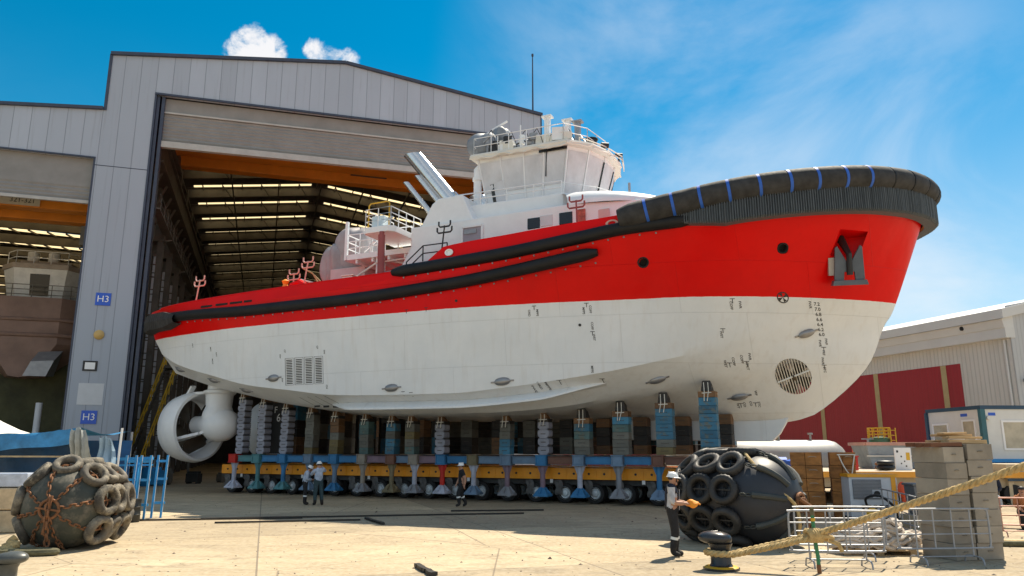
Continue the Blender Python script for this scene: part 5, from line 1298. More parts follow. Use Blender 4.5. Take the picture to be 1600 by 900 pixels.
def trailer(x0, nax, y0, label, proto=None):
    t = thing('modular_trailer', label, 'trailer', TW(x0, y0, 0), -SA, 'yellow modular trailers under the tugboat')
    L = nax*1.38
    m = MB(); m.box(-.1, L-.05, -1.2, 1.2, 1.08, 1.46)
    m.box(-.12, L-.03, -1.24, -1.2, 1.02, 1.5); m.box(-.12, L-.03, 1.2, 1.24, 1.02, 1.5)
    for k in range(nax*2+1): m.box(k*.69-.13, k*.69-.05, -1.26, -1.24, 1.04, 1.48)
    dk = m.build('deck', TRY, t, bevel=.012)
    m = MB()
    for k in range(nax*2): m.cyl((k*.69+.3, -1.262, 1.26), (k*.69+.3, -1.235, 1.26), .05, 10)
    m.build('lashing_hole', BLACK, dk)
    m = MB(); m.box(.1, L-.25, -.95, .95, .78, 1.08); m.build('hydraulic_spine', ARM, t)
    first = None
    for k in range(nax):
        for yy in (-.80, .80):
            x = k*1.38+.5
            if first is None:
                first = wheel_mesh().build('wheel', TYRE, t, True, ang=40); rm = rim_mesh().build('rim', RIM, first, True, ang=40); w = first
                arm = MB(); arm.cyl((-.25, 0, .6), (-.25, 0, 1.1), .14, 12); arm.bar((-.30, -.02, .70), (.0, -.02, .42), .16, .16); arm.bar((-.45, -.05, 1.0), (-.15, -.05, .55), .14, .22); arm_o = arm.build('suspension_arm', ARM, t); a2 = arm_o
                cv = MB(); rr_ = random.Random(4); cv.grid([[(-.42+.34*u+rr_.uniform(-.04, .04), -.36+rr_.uniform(-.05, .02), .98-.62*v+rr_.uniform(-.03, .03)) for u in (0, .3, .6, 1)] for v in (0, .2, .4, .6, .8, 1)]); cvo = cv.build('mud_flap', SHEETC, t, False); c2 = cvo
            else:
                w = copy_tree(first, t); a2 = arm_o.copy(); COL.objects.link(a2); a2.parent = t
                if yy < 0: c2 = cvo.copy(); COL.objects.link(c2); c2.parent = t
            w.location = (x, yy, .43); w.rotation_euler = (0, random.uniform(0, 3), 0); a2.location = (x, yy, 0)
            if yy < 0: c2.location = (x, yy, 0)
    for k in range(1, nax, 3): MB().box(k*1.38-.12, k*1.38+.02, -1.275, -1.262, .86, 1.02).build('data_plate', PANELW, dk)
    return t
trailer(2.35, 10, -1.45, 'yellow modular trailer near the stern in the nearer row under the tugboat')
trailer(16.2, 9, -1.45, 'yellow modular trailer near the bow in the nearer row under the tugboat')
trailer(2.35, 10, 1.45, 'yellow modular trailer near the stern in the farther row under the tugboat')
trailer(16.2, 9, 1.45, 'yellow modular trailer near the bow in the farther row under the tugboat')

# ---------------------------------------------------------------- the warehouse on the right
WSHEET = wall_sheet('warehouse_sheet', (.62, .60, .56), .30, .03, axis=1, depth=.9, dark=.82, var=.02)
WSHEETX = wall_sheet('warehouse_sheet_front', (.46, .46, .46), .30, .03, axis=0, depth=.9, dark=.82, var=.02)
REDP = wall_sheet('red_wall_panel', (.34, .022, .032), .25, .02, axis=1, depth=.6, dark=.88, var=.03)
TANP = MAT('tan_strip', (.42, .33, .17), .7, var=.1)
wh_ = thing('warehouse', 'long pale warehouse with dark red wall panels behind the bow', 'warehouse', (30.6, 46, 0), HB)
SH = MAT('pale_fascia', (.60, .59, .57), .6, var=.06, scale=.4, dirt=.15, dcol=(.42, .38, .33))
m = MB(); m.box(0, .3, 0, 120, 0, 9.0); m.box(.3, 22, 0, .3, 0, 10.9); m.box(0, 22, 119.7, 120, 0, 9.6); m.box(21.7, 22, .3, 120, 0, 9.6); m.build('wall', WSHEET, wh_)
m = MB(); m.box(-.012, 22, -.06, -.0, 0, 9.0); m.prism([(-.1, 9.0), (22, 9.0), (22, 11.0), (11, 13.2), (-.1, 11.0)], -.06, -.0, axis='y'); m.build('front_wall', WSHEETX, wh_)
m = MB(); m.box(-.45, .32, -.1, 120, 9.0, 9.62); m.build('fascia', SH, wh_)
m = MB(); m.prism([(-.75, 10.15), (-.75, 10.73), (11, 13.4), (22.5, 10.73), (22.5, 10.15), (11, 12.9)], -.3, 120, axis='y'); m.prism([(-.5, 9.62), (.3, 9.62), (.3, 10.4), (-.62, 10.15)], -.1, 120, axis='y'); m.build('roof', SH, wh_)
m = MB(); m.box(-.03, -.002, 3.75, 100, 0, 7.8); m.build('red_panel', REDP, wh_)
for k in range(14):
    y = 4.85+6.0*k; MB().box(-.055, -.032, y, y+.42, 0, 7.79).build('panel_strip', TANP, wh_)
m = MB(); m.tube([(-.12, .35, 0), (-.12, .35, 8.9)], .07, 8); m.build('downpipe', SH, wh_, True)
for y, z in ((-.02, 6.4),): MB().cbox((.7, -.25, 6.4), (.35, .35, .2)).build('wall_lamp', BLACK, wh_)
for y in (2.8, 14.5): MB().cyl((-.62, y, 9.95), (-.4, y, 9.95), .14, 12).build('wall_lamp', BLACK, wh_)

# ---------------------------------------------------------------- the unfinished ship in the left bay
BROWN = MAT('brown_primer', (.22, .14, .11), .7, var=.2, scale=.7, dirt=.25, dcol=(.25, .22, .19), dscale=1.2)
sh2 = thing('ship', 'unfinished brown ship hull with white wheelhouse inside the left bay', 'ship', side.matrix_basis @ Vector((-8.1, 8.5, 0)), HB)
rows_ = []
for t in np.linspace(0, 1, 16):
    y = 0+26*t; wv = 6.2*(1-(1-min(1, t*3.2+.05))**2.4)**.5; row = []
    for a, z in ((0, 7.2), (.30, 7.3), (.52, 8.0), (.80, 8.9), (1.0, 9.6), (1.0, 12.4+.5*(1-t))): row.append((wv*a+(.5 if a else 0)*0, y-(1-a*.0)*0, z))
    rows_.append([(-p[0], p[1], p[2]) for p in row[::-1]]+row[1:])
hl = MB().grid(rows_); hl.add(rows_[0], [tuple(range(len(rows_[0])))]); hl.add(rows_[-1], [tuple(range(len(rows_[0])))]); hl.add([(r[0][0], r[0][1], r[0][2]-1) for r in rows_]+[(r[-1][0], r[-1][1], r[-1][2]-1) for r in rows_], [(i, i+1, 16+i+1, 16+i) for i in range(15)])
h2 = hl.build('hull', BROWN, sh2, True, ang=30)
m = MB()
for zz, r in ((10.2, .14), (11.3, .12)):
    m.tube([(-6.2, 6, zz)]+[(6.25*(1-(1-min(1, t*3.2+.05))**2.4)**.5*sg, 26*t-.05, zz) for sg, ts in ((-1, np.linspace(.25, 0, 8)), (1, np.linspace(0, .5, 12))) for t in ts], r, 8)
m.build('rubbing_fender', BROWN, h2, True)
GWH = MAT('dusty_white', (.72, .72, .69), .6, var=.12, dirt=.3, dcol=(.2, .18, .15))
b2 = [(-1.5, 2.4), (1.5, 2.4), (2.3, 3.6), (2.3, 7), (-2.3, 7), (-2.3, 3.6)]; t2 = [(-1.75, 2.0), (1.75, 2.0), (2.75, 3.4), (2.75, 7.2), (-2.75, 7.2), (-2.75, 3.4)]
m = MB(); m.add([(x, y, 13.0) for x, y in b2]+[(x, y, 15.4) for x, y in t2], [tuple(range(5, -1, -1)), tuple(range(6, 12))]+[(i, (i+1) % 6, 6+(i+1) % 6, 6+i) for i in range(6)]); w2 = m.build('wheelhouse', GWH, sh2)
MB().add([(-.65, 2.05, 15.0), (.65, 2.05, 15.0), (.6, 2.27, 13.4), (-.6, 2.27, 13.4)], [(0,1,2,3)]).build('window', GLASSD, w2)
m = MB(); m.prism([(x*1.04, y-.1) for x, y in t2], 15.4, 15.75); m.prism([(-1.7, 3.2), (1.7, 3.2), (2.0, 6), (-2.0, 6)], 15.75, 16.2); m.build('roof', MAT('dusty_beige', (.36, .30, .24), .6, var=.15), w2)
rail([(-2.5, 3.2, 15.75), (-1.7, 2.2, 15.75), (1.7, 2.2, 15.75), (2.6, 3.5, 15.75), (2.7, 7, 15.75)], 1.0, w2, mids=(.5,), post=1.1, r=.035, mat=GWH)
for x in (-1.2, .2): m = MB(); m.cyl((x, 4.4, 16.2), (x, 4.4, 17.1), .4, 14); m.build('vent_drum', GWH, w2, True)
rail([(-5.2, 1.8, 12.8), (-2.5, .6, 12.8), (2.5, .6, 12.8), (5.2, 2.2, 12.8)], 1.1, sh2, 'railing', (.35, .68), 1.2, .03, GREYST)
m = MB(); m.box(-2.6, 2.6, 2.3, 7.2, 11.4, 13.0); m.build('deckhouse', GREYST, sh2)
m = MB()
for i in range(16): a = random.Random(i).uniform(-5, 5); b_ = random.Random(i+90).uniform(.9, 2.0); s_ = random.Random(i+7).uniform(.3, .8); m.cbox((a, b_, 11.9+s_/2), (s_, s_, s_*1.6), i)
m.build('deck_gear', MAT('deck_gear_green', (.09, .12, .09), .7, var=.4), sh2)
m = MB(); m.prism([(-6.5, 0), (-5.6, 9.0), (5.6, 9.0), (6.5, 0)], 1.5, 24, axis='y'); cv_ = m.build('dust_sheet', MAT('olive_sheet', (.05, .05, .022), .9, var=.4, scale=.8, bump=.4, bscale=3), None)  # dark olive also paints the shadow below the hull
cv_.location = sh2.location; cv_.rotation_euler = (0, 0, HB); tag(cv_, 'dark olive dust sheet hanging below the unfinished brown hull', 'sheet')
fb = thing('duct_box', 'shiny grey sheet-metal duct hanging under the unfinished brown hull', 'duct', side.matrix_basis @ Vector((-6.6, 7.2, 7.2)), HB)
MB().add([(-.9,0,0),(.5,0,0),(.7,1.2,.1),(-.7,1.2,.1),(-.5,0,1.0),(.9,0,1.1),(1.1,1.2,1.9),(-.4,1.2,1.8)], [(3,2,1,0),(4,5,6,7),(0,1,5,4),(1,2,6,5),(2,3,7,6),(3,0,4,7)]).build('duct', GREY, fb)
pl_ = thing('pipe_post', 'pale upright pipe post standing inside the left bay above the tents', 'post', side.matrix_basis @ Vector((-5.35, 3.5, 0)), HB)
MB().cyl((0,0,0),(0,0,5.2),.2,12).build('pipe', LPANEL, pl_, True)

# ---------------------------------------------------------------- pneumatic fenders in nets of tyres
FBODY = MAT('fender_rubber', (.022, .024, .03), .5, var=.3, scale=1.2, dirt=.3, dcol=(.09, .075, .055), bump=.1, bscale=10)
FTYRE = MAT('old_tyre', (.025, .024, .023), .6, var=.4, scale=4, rnd=.4, dirt=.32, dcol=(.10, .09, .075), bump=.3, bscale=25)
DBODY = MAT('dusty_fender_rubber', (.046, .050, .038), .7, var=.3, scale=1.2, dirt=.45, dcol=(.17, .145, .11), bump=.15, bscale=10)
DTYRE = MAT('dusty_tyre', (.10, .088, .07), .85, var=.4, scale=4, dirt=.45, dcol=(.30, .26, .19), dscale=3, bump=.5, bscale=25, rnd=.4)
RUSTC = MAT('rusty_chain', (.22, .10, .045), .75, .3, .3, scale=8)
HEMP = MAT('manila_rope', (.48, .34, .15), .9, var=.25, scale=9, bump=.6, bscale=40)
HEMPD = MAT('dark_mossy_rope', (.12, .11, .06), .95, var=.4, scale=9, bump=.6, bscale=40)
PALE = MAT('pale_sleeve', (.30, .29, .26), .6, var=.2)
def smooth(pts, k=8):
    pts = [Vector(p) for p in pts]; P = []
    for i in range(len(pts)-1):
        p0, p1, p2, p3 = pts[max(i-1, 0)], pts[i], pts[i+1], pts[min(i+2, len(pts)-1)]
        for j in range(k):
            t = j/k; P.append(.5*((2*p1)+(-p0+p2)*t+(2*p0-5*p1+4*p2-p3)*t*t+(-p0+3*p1-3*p2+p3)*t**3))
    return P+[pts[-1]]
def chain(mb, pts, link=.13, r=.018):
    pts = [Vector(p) for p in pts]; L = [0]
    for a, c in zip(pts[:-1], pts[1:]): L.append(L[-1]+(c-a).length)
    n = max(2, int(L[-1]/(link*.78)))
    for k in range(n):
        s_ = L[-1]*(k+.5)/n; i = min(max(int(np.searchsorted(L, s_))-1, 0), len(pts)-2); t = (s_-L[i])/max(1e-9, L[i+1]-L[i]); c_ = pts[i].lerp(pts[i+1], t)
        d_ = (pts[i+1]-pts[i]).normalized(); u = d_.orthogonal().normalized(); v = d_.cross(u)
        if k % 2: u = v
        a = link*.5; w = link*.30
        mb.tube([c_+d_*x*a+u*y*w for x, y in ((-.55, 1), (.55, 1), (1, .5), (1, -.5), (.55, -1), (-.55, -1), (-1, -.5), (-1, .5))], r, 5, closed=True)
def tyre_mesh(Rm, rm, sq=1.0):
    m = MB(); prof = []
    for k in range(14):
        a = 2*math.pi*k/14; c_, s_ = math.cos(a), math.sin(a); e = (abs(c_)**3.2+abs(s_)**3.2)**(-1/3.2)
        prof.append((Rm+rm*c_*e*.95-(.0 if c_ > -.6 else -.02), rm*s_*e*1.0*sq))
    n_ = 44; vs = []; fs = []; q_ = len(prof)
    for k in range(n_):                                                 # tread blocks round the outside
        a = 2*math.pi*k/n_
        for (r_, z_) in prof: rr_ = r_-(.016 if (k % 2 and r_ > Rm+rm*.45) else 0); vs.append((rr_*math.cos(a), rr_*math.sin(a), z_))
    for k in range(n_):
        for j in range(q_): fs.append((k*q_+j, ((k+1) % n_)*q_+j, ((k+1) % n_)*q_+(j+1) % q_, k*q_+(j+1) % q_))
    m.add(vs, fs); return m
def fender_ball(loc, rz, Rr, L, rows_t, nphi, label, body_m, tyre_m, Rt, rt, roll_=0, cap=+1, lean=0):
    t = thing('pneumatic_fender', label, 'ship fender', loc, rz)
    prof = [(1e-3, -L/2)]
    cl = .95*Rr
    for k in range(1, 13): a = math.pi/2*k/12; prof.append((Rr*math.sin(a)**.85, -L/2+cl*(1-math.cos(a))))
    for k in range(11, -1, -1): a = math.pi/2*k/12; prof.append((max(1e-3, Rr*math.sin(a)**.85 if k else 1e-3), L/2-cl*(1-math.cos(a))))
    MX = Matrix.Rotation(math.pi/2, 4, 'Y')
    body = MB().lathe(prof, 40, MX).build('body', body_m, t, True, ang=60)
    base = None; links = MB(); pins = MB()
    def rad(x):
        e = abs(x)-(L/2-cl)
        return Rr if e <= 0 else Rr*max(0, 1-(e/cl)**2)**.5
    for j, tx in enumerate(rows_t):
        for k in range(nphi):
            ph = 2*math.pi*(k+.5*(j % 2)*0)/nphi+roll_
            if math.sin(ph) < -.93: continue
            rr_ = rad(tx)+rt*.75; p = Vector((tx, rr_*math.cos(ph), rr_*math.sin(ph))); n_ = Vector((0 if abs(tx) < L/2-cl else .5*math.copysign(1, tx), math.cos(ph), math.sin(ph))).normalized()
            if base is None: o = tyre_mesh(Rt, rt).build('tyre', tyre_m, t, True, ang=60); base = o
            else: o = base.copy(); COL.objects.link(o); o.parent = t
            o.location = p+n_*random.uniform(-.02, .03)
            q = (n_+Vector((random.uniform(-.12, .12)+lean, random.uniform(-.12, .12), random.uniform(-.12, .12)))).normalized()
            o.rotation_euler = q.to_track_quat('Z', 'Y').to_euler(); s_ = random.uniform(.92, 1.06); o.scale = (s_, s_, s_)
            if j+1 < len(rows_t):
                p2 = Vector((rows_t[j+1], (rad(rows_t[j+1])+rt*.8)*math.cos(ph), (rad(rows_t[j+1])+rt*.8)*math.sin(ph))); d_ = (p2-p)
                pins.cyl(p+d_*.36, p+d_*.64, .055, 8)
            ph2 = ph+2*math.pi/nphi; p3 = Vector((tx, rr_*math.cos(ph2), rr_*math.sin(ph2)))
            chain(links, [p*.98, p*.9+p3*.1, (p+p3)/2*1.04, p3*.98], .13, .016)
            links.bar(p-Vector((Rt*.8, 0, 0)), p+Vector((Rt*.8, 0, 0)), .03, .03)
    links.build('net_chain', RUSTC if tyre_m is DTYRE else BLACK, t, True); pins.build('spacer_sleeve', PALE, t, True)
    return t, rad
random.seed(21)
# right fender: end cap towards the lens on the right
fr_, rad = fender_ball((5.75, 19.85, 1.06), R(-44), 1.08, 3.15, (-1.05, -.42, .22), 10, 'black pneumatic fender in a net of black tyres beside the bow-end trailer wheels', FBODY, FTYRE, .285, .11, R(22))
end = Vector((1.56, 0, .0))
m = MB()
for k in range(9):
    ph = 2*math.pi*k/9+R(10); pts_ = []
    for x in np.linspace(1.48, .62, 7): pts_.append(Vector((x, (rad(x)+.07)*math.cos(ph), (rad(x)+.07)*math.sin(ph))))
    m.tube(pts_[:-2], .075, 8); chain(m, pts_[-3:], .13, .018)
m.build('chain_sleeve', MAT('sleeve_rubber', (.05, .055, .05), .6, var=.3), fr_, True)
m = MB(); m.torus(end+Vector((.05, 0, 0)), (1, 0, 0), .2, .045, 20, 8)
for k in range(4): chain(m, [end+Vector((.1, .1*math.cos(k), .1*math.sin(k))), end+Vector((.25, .15*math.cos(k*2), -.35)), end+Vector((.12, .12*math.sin(k*3), -.85))], .15, .024)
m.tube([end+Vector((.15, -.3, .1)), end+Vector((.25, .1, -.1)), end+Vector((.2, .3, -.35))], .05, 6)
m.build('end_shackle', RUSTC, fr_, True)
m = MB(); pts_ = [Vector((.3, -.2, 1.2)), Vector((.6, -.5, 1.02)), Vector((1.0, -.66, .66)), Vector((1.36, -.55, .28)), Vector((1.6, -.3, -.05)), Vector((1.68, -.3, -.45)), Vector((1.55, -.1, -.78)), Vector((1.72, .2, -.6)), Vector((1.66, .3, -.15))]
m.tube(smooth(pts_, 5), .042, 8); m.build('lashing_rope', HEMP, fr_, True)
m = MB(); m.tube(smooth([(.2, -.1, 1.2), (.5, .1, 1.22), (.85, .3, 1.02), (1.15, .5, .75), (1.4, .4, .4)], 4), .045, 6); m.tube(smooth([(.3, -.3, 1.18), (.55, 0, 1.2), (.75, .4, 1.05)], 4), .055, 6); m.build('top_rope', BLACK, fr_, True)
# left fender: end cap faces the lens
fl_, rad = fender_ball((-10.72, 19.3, .94), R(-84), .95, 2.75, (.72, .14, -.44, -.98), 9, 'dusty pneumatic fender wrapped in pale dusty tyres and chains at left', DBODY, DTYRE, .255, .105, R(50))
m = MB(); e_ = Vector((1.385, 0, .02)); m.torus(e_, (1, 0, 0), .21, .035, 24, 8)
for k in range(8):
    ph = 2*math.pi*k/8+.2; pts_ = [e_+Vector((0, .21*math.cos(ph), .21*math.sin(ph)))]
    for x in np.linspace(1.35, .85, 6): pts_.append(Vector((x, (rad(x)+.05)*math.cos(ph), (rad(x)+.05)*math.sin(ph))))
    chain(m, pts_, .14, .020)
chain(m, [e_+Vector((.05, 0, .25)), e_+Vector((.08, .0, 0)), e_+Vector((.1, .02, -.45)), e_+Vector((.0, .05, -.80))], .16, .026)
m.bar(e_+Vector((.06, -.05, -.55)), e_+Vector((.06, .06, .3)), .05, .05); m.bar(e_+Vector((.04, -.28, .04)), e_+Vector((.04, .26, -.04)), .04, .04)
m.build('end_chain', RUSTC, fl_, True)
# old rope lying round its foot
def coil(name, pts, r, mat, label, cat='rope'):
    P = []; pts = [Vector(p) for p in pts]
    for i in range(len(pts)-1):
        p0, p1, p2, p3 = pts[max(i-1, 0)], pts[i], pts[i+1], pts[min(i+2, len(pts)-1)]
        for k in range(6):
            t = k/6; P.append(.5*((2*p1)+(-p0+p2)*t+(2*p0-5*p1+4*p2-p3)*t*t+(-p0+3*p1-3*p2+p3)*t**3))
    P.append(pts[-1]); o = MB().tube(P, r, 8).build(name, mat, None, True); return tag(o, label, cat)
coil('mooring_rope', [(-14.2, 17.5, .08), (-12.6, 17.55, .08), (-11.6, 17.85, .08), (-11.1, 17.55, .08), (-10.6, 17.75, .08), (-10.1, 17.6, .08), (-10.5, 17.4, .08), (-11.2, 17.3, .09), (-12.4, 17.2, .08), (-14.2, 17.0, .08)], .075, HEMPD, 'dark mossy rope looped on the ground under the dusty fender')
coil('mooring_rope', [(-11.2, 17.85, .35), (-11.25, 17.75, .25), (-11.05, 17.7, .2), (-11.3, 17.65, .17), (-11.1, 17.6, .12), (-11.4, 17.55, .1), (-10.9, 17.5, .06)], .09, HEMP, 'knotted pale rope end hanging below the dusty fender end chain')

# ---------------------------------------------------------------- bollards and the taut mooring rope
BOL = MAT('bollard_paint', (.022, .024, .028), .28, var=.3, scale=3, dirt=.2, dcol=(.07, .06, .05))
BOLG = MAT('bollard_worn', (.075, .08, .075), .4, var=.3, scale=3, dirt=.35, dcol=(.16, .13, .09))
def bollard(loc, rz, s, mat, label, base_m):
    t = thing('mooring_bollard', label, 'bollard', loc, rz); t.scale = (s, s, s)
    m = MB(); m.lathe([(.36, 0), (.36, .04), (.24, .06), (.20, .12), (.20, .42), (.24, .50)], 28); m.build('post', mat, t, True, ang=50)
    m = MB(); rows_ = []
    for i in range(11):
        a = -math.pi/2+math.pi*i/10; rr_ = math.cos(a)**.7 if 0 < i < 10 else .01; row = []
        for k in range(29):
            b = 2*math.pi*k/28; ext = .13 if math.cos(b) > 0 else 0
            row.append(((.27+ext)*rr_*math.cos(b)+.03, .26*rr_*math.sin(b), .60+.13*math.sin(a)+.015*math.cos(b)))
        rows_.append(row)
    m.grid(rows_); m.build('head', mat, t, True, ang=60)
    m = MB(); m.lathe([(.34, 0), (.34, .045), (.30, .07), (.21, .07), (.21, 0)], 28); m.build('foot_ring', base_m, t, True)
    return t
bollard((4.1, 15.6, 0), R(170), .98, BOL, 'glossy black bollard with a thick rope round its post', YEL)
bollard((-8.5, 13.4, 0), R(-10), .84, BOLG, 'big worn grey bollard cut by the lower left corner', BOLG)
bollard((-11.35, 16.0, 0), R(0), .80, BOLG, 'dark bollard half hidden at the left edge behind the nearest one', BOLG)
def rope_twist(pts, r, n_str=3, pitch=.32):
    """laid rope: strands wound round a path"""
    m = MB(); pts = [Vector(p) for p in pts]; Q = []; L = [0]
    for a, c in zip(pts[:-1], pts[1:]): L.append(L[-1]+(c-a).length)
    N = int(L[-1]/.03); C_ = []
    for k in range(N+1):
        s_ = L[-1]*k/N; i = min(max(int(np.searchsorted(L, s_))-1, 0), len(pts)-2); C_.append(pts[i].lerp(pts[i+1], (s_-L[i])/max(1e-9, L[i+1]-L[i])))
    for j in range(n_str):
        P = []
        for k, c_ in enumerate(C_):
            d_ = (C_[min(k+1, N)]-C_[max(k-1, 0)]).normalized(); u = d_.cross(Vector((0, 0, 1))).normalized(); v = u.cross(d_); a = 2*math.pi*(k*.03/pitch+j/n_str)
            P.append(c_+u*math.cos(a)*r*.5+v*math.sin(a)*r*.5)
        m.tube(P[::1], r*.56, 6)
    return m
loop = [(4.1+.27*math.cos(a), 15.6+.27*math.sin(a), .32) for a in np.linspace(R(-60), R(-290), 12)]
rp_ = rope_twist(smooth(loop[::-1]+[(4.35, 15.42, .33), (5.75, 15.02, .72), (6.6, 13.9, 1.20), (7.9, 11.9, 2.06), (9.4, 9.6, 3.1)], 4), .062, pitch=.32)
o = rp_.build('mooring_rope', HEMP, None, True); tag(o, 'thick tan laid rope stretched from the black bollard to upper right', 'rope')
o = rope_twist(smooth([(4.25, 15.36, .30), (4.9, 15.22, .45), (5.7, 15.0, .66)], 6), .06, pitch=.3).build('mooring_rope', HEMP, None, True); tag(o, 'second tan rope part running beside the taut one from bollard to stake', 'rope')
kn = MB()
for k in range(5):
    c_ = Vector((5.74+.05*k-.1, 15.02, .70)); kn.torus(c_, (1, .2, .3), .10, .045, 14, 6)
kn.torus((5.95, 15.0, .66), (.2, .3, 1), .12, .045, 14, 6); kn.tube([(5.98, 14.95, .62), (6.15, 14.9, .55), (6.2, 14.9, .42)], .045, 6)
tag(kn.build('rope_knot', HEMP, None, True), 'bulky tan rope knot tied where the taut rope passes the green stake', 'knot')
t = thing('marker_stake', 'thin bent stake painted green and white standing by the taut rope', 'stake', (5.83, 15.12, 0))
seg = [(0, 0, 0), (-.01, 0, .3), (-.035, 0, .6), (-.05, 0, .9), (-.06, 0, 1.2)]
GRN = MAT('stake_green', (.03, .20, .09), .5, var=.15)
MB().tube(seg, .035, 10).build('pole', GRN, t, True)
for z0, z1, mt_ in ((.0, .16, RUSTC), (.62, .72, YEL), (.95, 1.01, YEL), (1.06, 1.21, HEMPD)):
    MB().tube([(-.055*z/1.2*1.1, 0, z) for z in (z0, (z0+z1)/2, z1)], .040, 10).build('paint_band', mt_, t, True)

# ---------------------------------------------------------------- crowd barriers, pallet of rope, block stacks
GALV = MAT('galvanised_tube', (.33, .34, .36), .5, .35, .15, scale=6, dirt=.1, dcol=(.25, .17, .1))
GALVR = MAT('red_oxide_tube', (.42, .22, .17), .5, .3, .2)
def barrier(a, b, label, mat=GALV, h=1.08, proto={}):
    a = Vector((*a, 0)); b = Vector((*b, 0)); d_ = b-a; L = d_.length; rz = math.atan2(d_.y, d_.x)
    t = thing('crowd_barrier', label, 'barrier', a, rz, 'steel crowd barriers')
    m = MB(); c = .12; z0, z1 = .30, h
    m.tube(smooth([(0, 0, z0+c), (0, 0, z1-c), (.035, 0, z1-.035), (c, 0, z1), (L-c, 0, z1), (L-.035, 0, z1-.035), (L, 0, z1-c), (L, 0, z0+c), (L-.035, 0, z0+.035), (L-c, 0, z0), (c, 0, z0), (.035, 0, z0+.035), (0, 0, z0+c)], 3), .021, 8)
    m.build('frame', mat, t, True)
    for zz in (z0+(z1-z0)*.36, z0+(z1-z0)*.70): MB().cyl((.0, 0, zz), (L, 0, zz), .014, 8).build('rail', mat, t, True)
    n = 5
    for k in range(1, n): MB().cyl((L*k/n, 0, .12 if k in (1, 4) else z0), (L*k/n, 0, z1), .016, 8).build('upright', mat, t, True)
    MB().cyl((L/n, 0, .14), (L*4/n, 0, .14), .014, 8).build('bottom_rail', mat, t, True)
    for x in (L/n, L*4/n):
        MB().tube(smooth([(x, -.30, .0), (x, -.27, .10), (x, -.16, .14), (x, .16, .14), (x, .27, .10), (x, .30, 0)], 4), .018, 8).build('foot', mat, t, True)
    return t
barrier((5.62, 16.0), (7.45, 15.85), 'nearest galvanised crowd barrier, in front of the rope pile behind the green stake')
barrier((6.1, 17.0), (8.0, 16.9), 'galvanised crowd barrier standing second, right behind the nearest barrier and before the rope pile')
barrier((7.95, 16.3), (9.95, 16.45), 'galvanised crowd barrier standing in front of the grey concrete block stacks')
barrier((10.6, 20.6), (11.6, 24.5), 'galvanised crowd barrier running away behind the wooden block stacks by the generator')
barrier((12.9, 21.5), (15.0, 21.0), 'red-brown crowd barrier at the right edge in front of seated people', GALVR, 1.0)
barrier((15.1, 20.9), (17.2, 20.4), 'red-brown crowd barrier beyond the right edge of the seated people', GALVR, 1.0)
PALW = MAT('pallet_timber', (.36, .24, .12), .8, var=.25, scale=3, bump=.2)
def pallet(loc, rz, label):
    t = thing('pallet', label, 'pallet', loc, rz)
    m = MB()
    for k in range(7): m.box(-.75+k*.225, -.75+k*.225+.15, -.5, .5, .125, .15)
    m.build('deck_boards', PALW, t)
    m = MB()
    for y in (-.45, 0, .45):
        for x in (-.7, 0, .7): m.box(x-.07, x+.07, y-.05, y+.05, .02, .105)
        m.box(-.77, .77, y-.05, y+.05, 0, .02); m.box(-.77, .77, y-.05, y+.05, .105, .125)
    m.build('bearers', PALW, t)
    return t
pallet((8.2, 18.0, 0), R(-8), 'wooden pallet carrying the pale rope pile behind the barriers')
WROPE = MAT('pale_rope', (.58, .50, .42), .9, var=.2, scale=8, bump=.5, bscale=30)
m = MB(); rnd = random.Random(3)
for cx_, cy_, lv, rr0 in ((7.75, 18.0, 5, .42), (8.45, 17.95, 6, .45), (9.0, 18.1, 3, .35), (8.15, 17.75, 4, .35)):
    for k in range(lv):
        for q in range(2):
            pts_ = []; R0 = rr0-.09*q-.035*k; ph = rnd.uniform(0, 6)
            for i in range(25): a = 2*math.pi*i/24; pts_.append((cx_+R0*math.cos(a)*(1.15+.15*math.sin(2*a+ph))+rnd.uniform(-.02, .02), cy_+R0*math.sin(a)*.9+rnd.uniform(-.02, .02), .20+.095*k+.05*math.sin(3*a+ph)+rnd.uniform(-.015, .015)))
            m.tube(pts_, .048, 6)
tag(m.build('rope_pile', WROPE, None, True), 'pile of pale coiled rope heaped on the pallet behind the barriers', 'rope')

C_BL = MAT('bare_concrete', (.31, .27, .215), .85, var=.22, scale=1.6, dirt=.32, dcol=(.17, .14, .105), bump=.25, bscale=18, rnd=.1)
C_WD = MAT('old_timber_block', (.34, .14, .035), .8, var=.45, scale=2.4, dirt=.3, dcol=(.42, .33, .23), stretch=(1, 1, 2.5), bump=.3, bscale=14, rnd=.15)
PLANK = MAT('sawn_plank', (.50, .34, .17), .8, var=.25, scale=4, stretch=(.4, 4, 4), bump=.2)
PLANKD = MAT('dark_plank', (.16, .065, .03), .8, var=.3, scale=4, stretch=(.4, 4, 4), bump=.2)
def stack(x, y, rz, w, d, h, n, mat, nm, grp, lab, jit=.02):
    for k in range(n):
        block('t' if mat is C_WD else 'c', mat, Vector((x+random.uniform(-jit, jit), y+random.uniform(-jit, jit), k*h+.002)), f'{nm}, {LV[k]} from the ground in the {lab}'.replace('bottom from the ground', 'lowest'), grp, rz+random.uniform(-.012, .012), (w, d, h))
random.seed(5)
stack(9.50, 17.25, R(10), .50, 1.0, .335, 7, C_BL, 'grey concrete block', 'grey concrete blocks at right', 'left column behind the barrier')
stack(10.13, 17.38, R(10), .62, 1.0, .345, 7, C_BL, 'grey concrete block', 'grey concrete blocks at right', 'taller right column by the barrier')
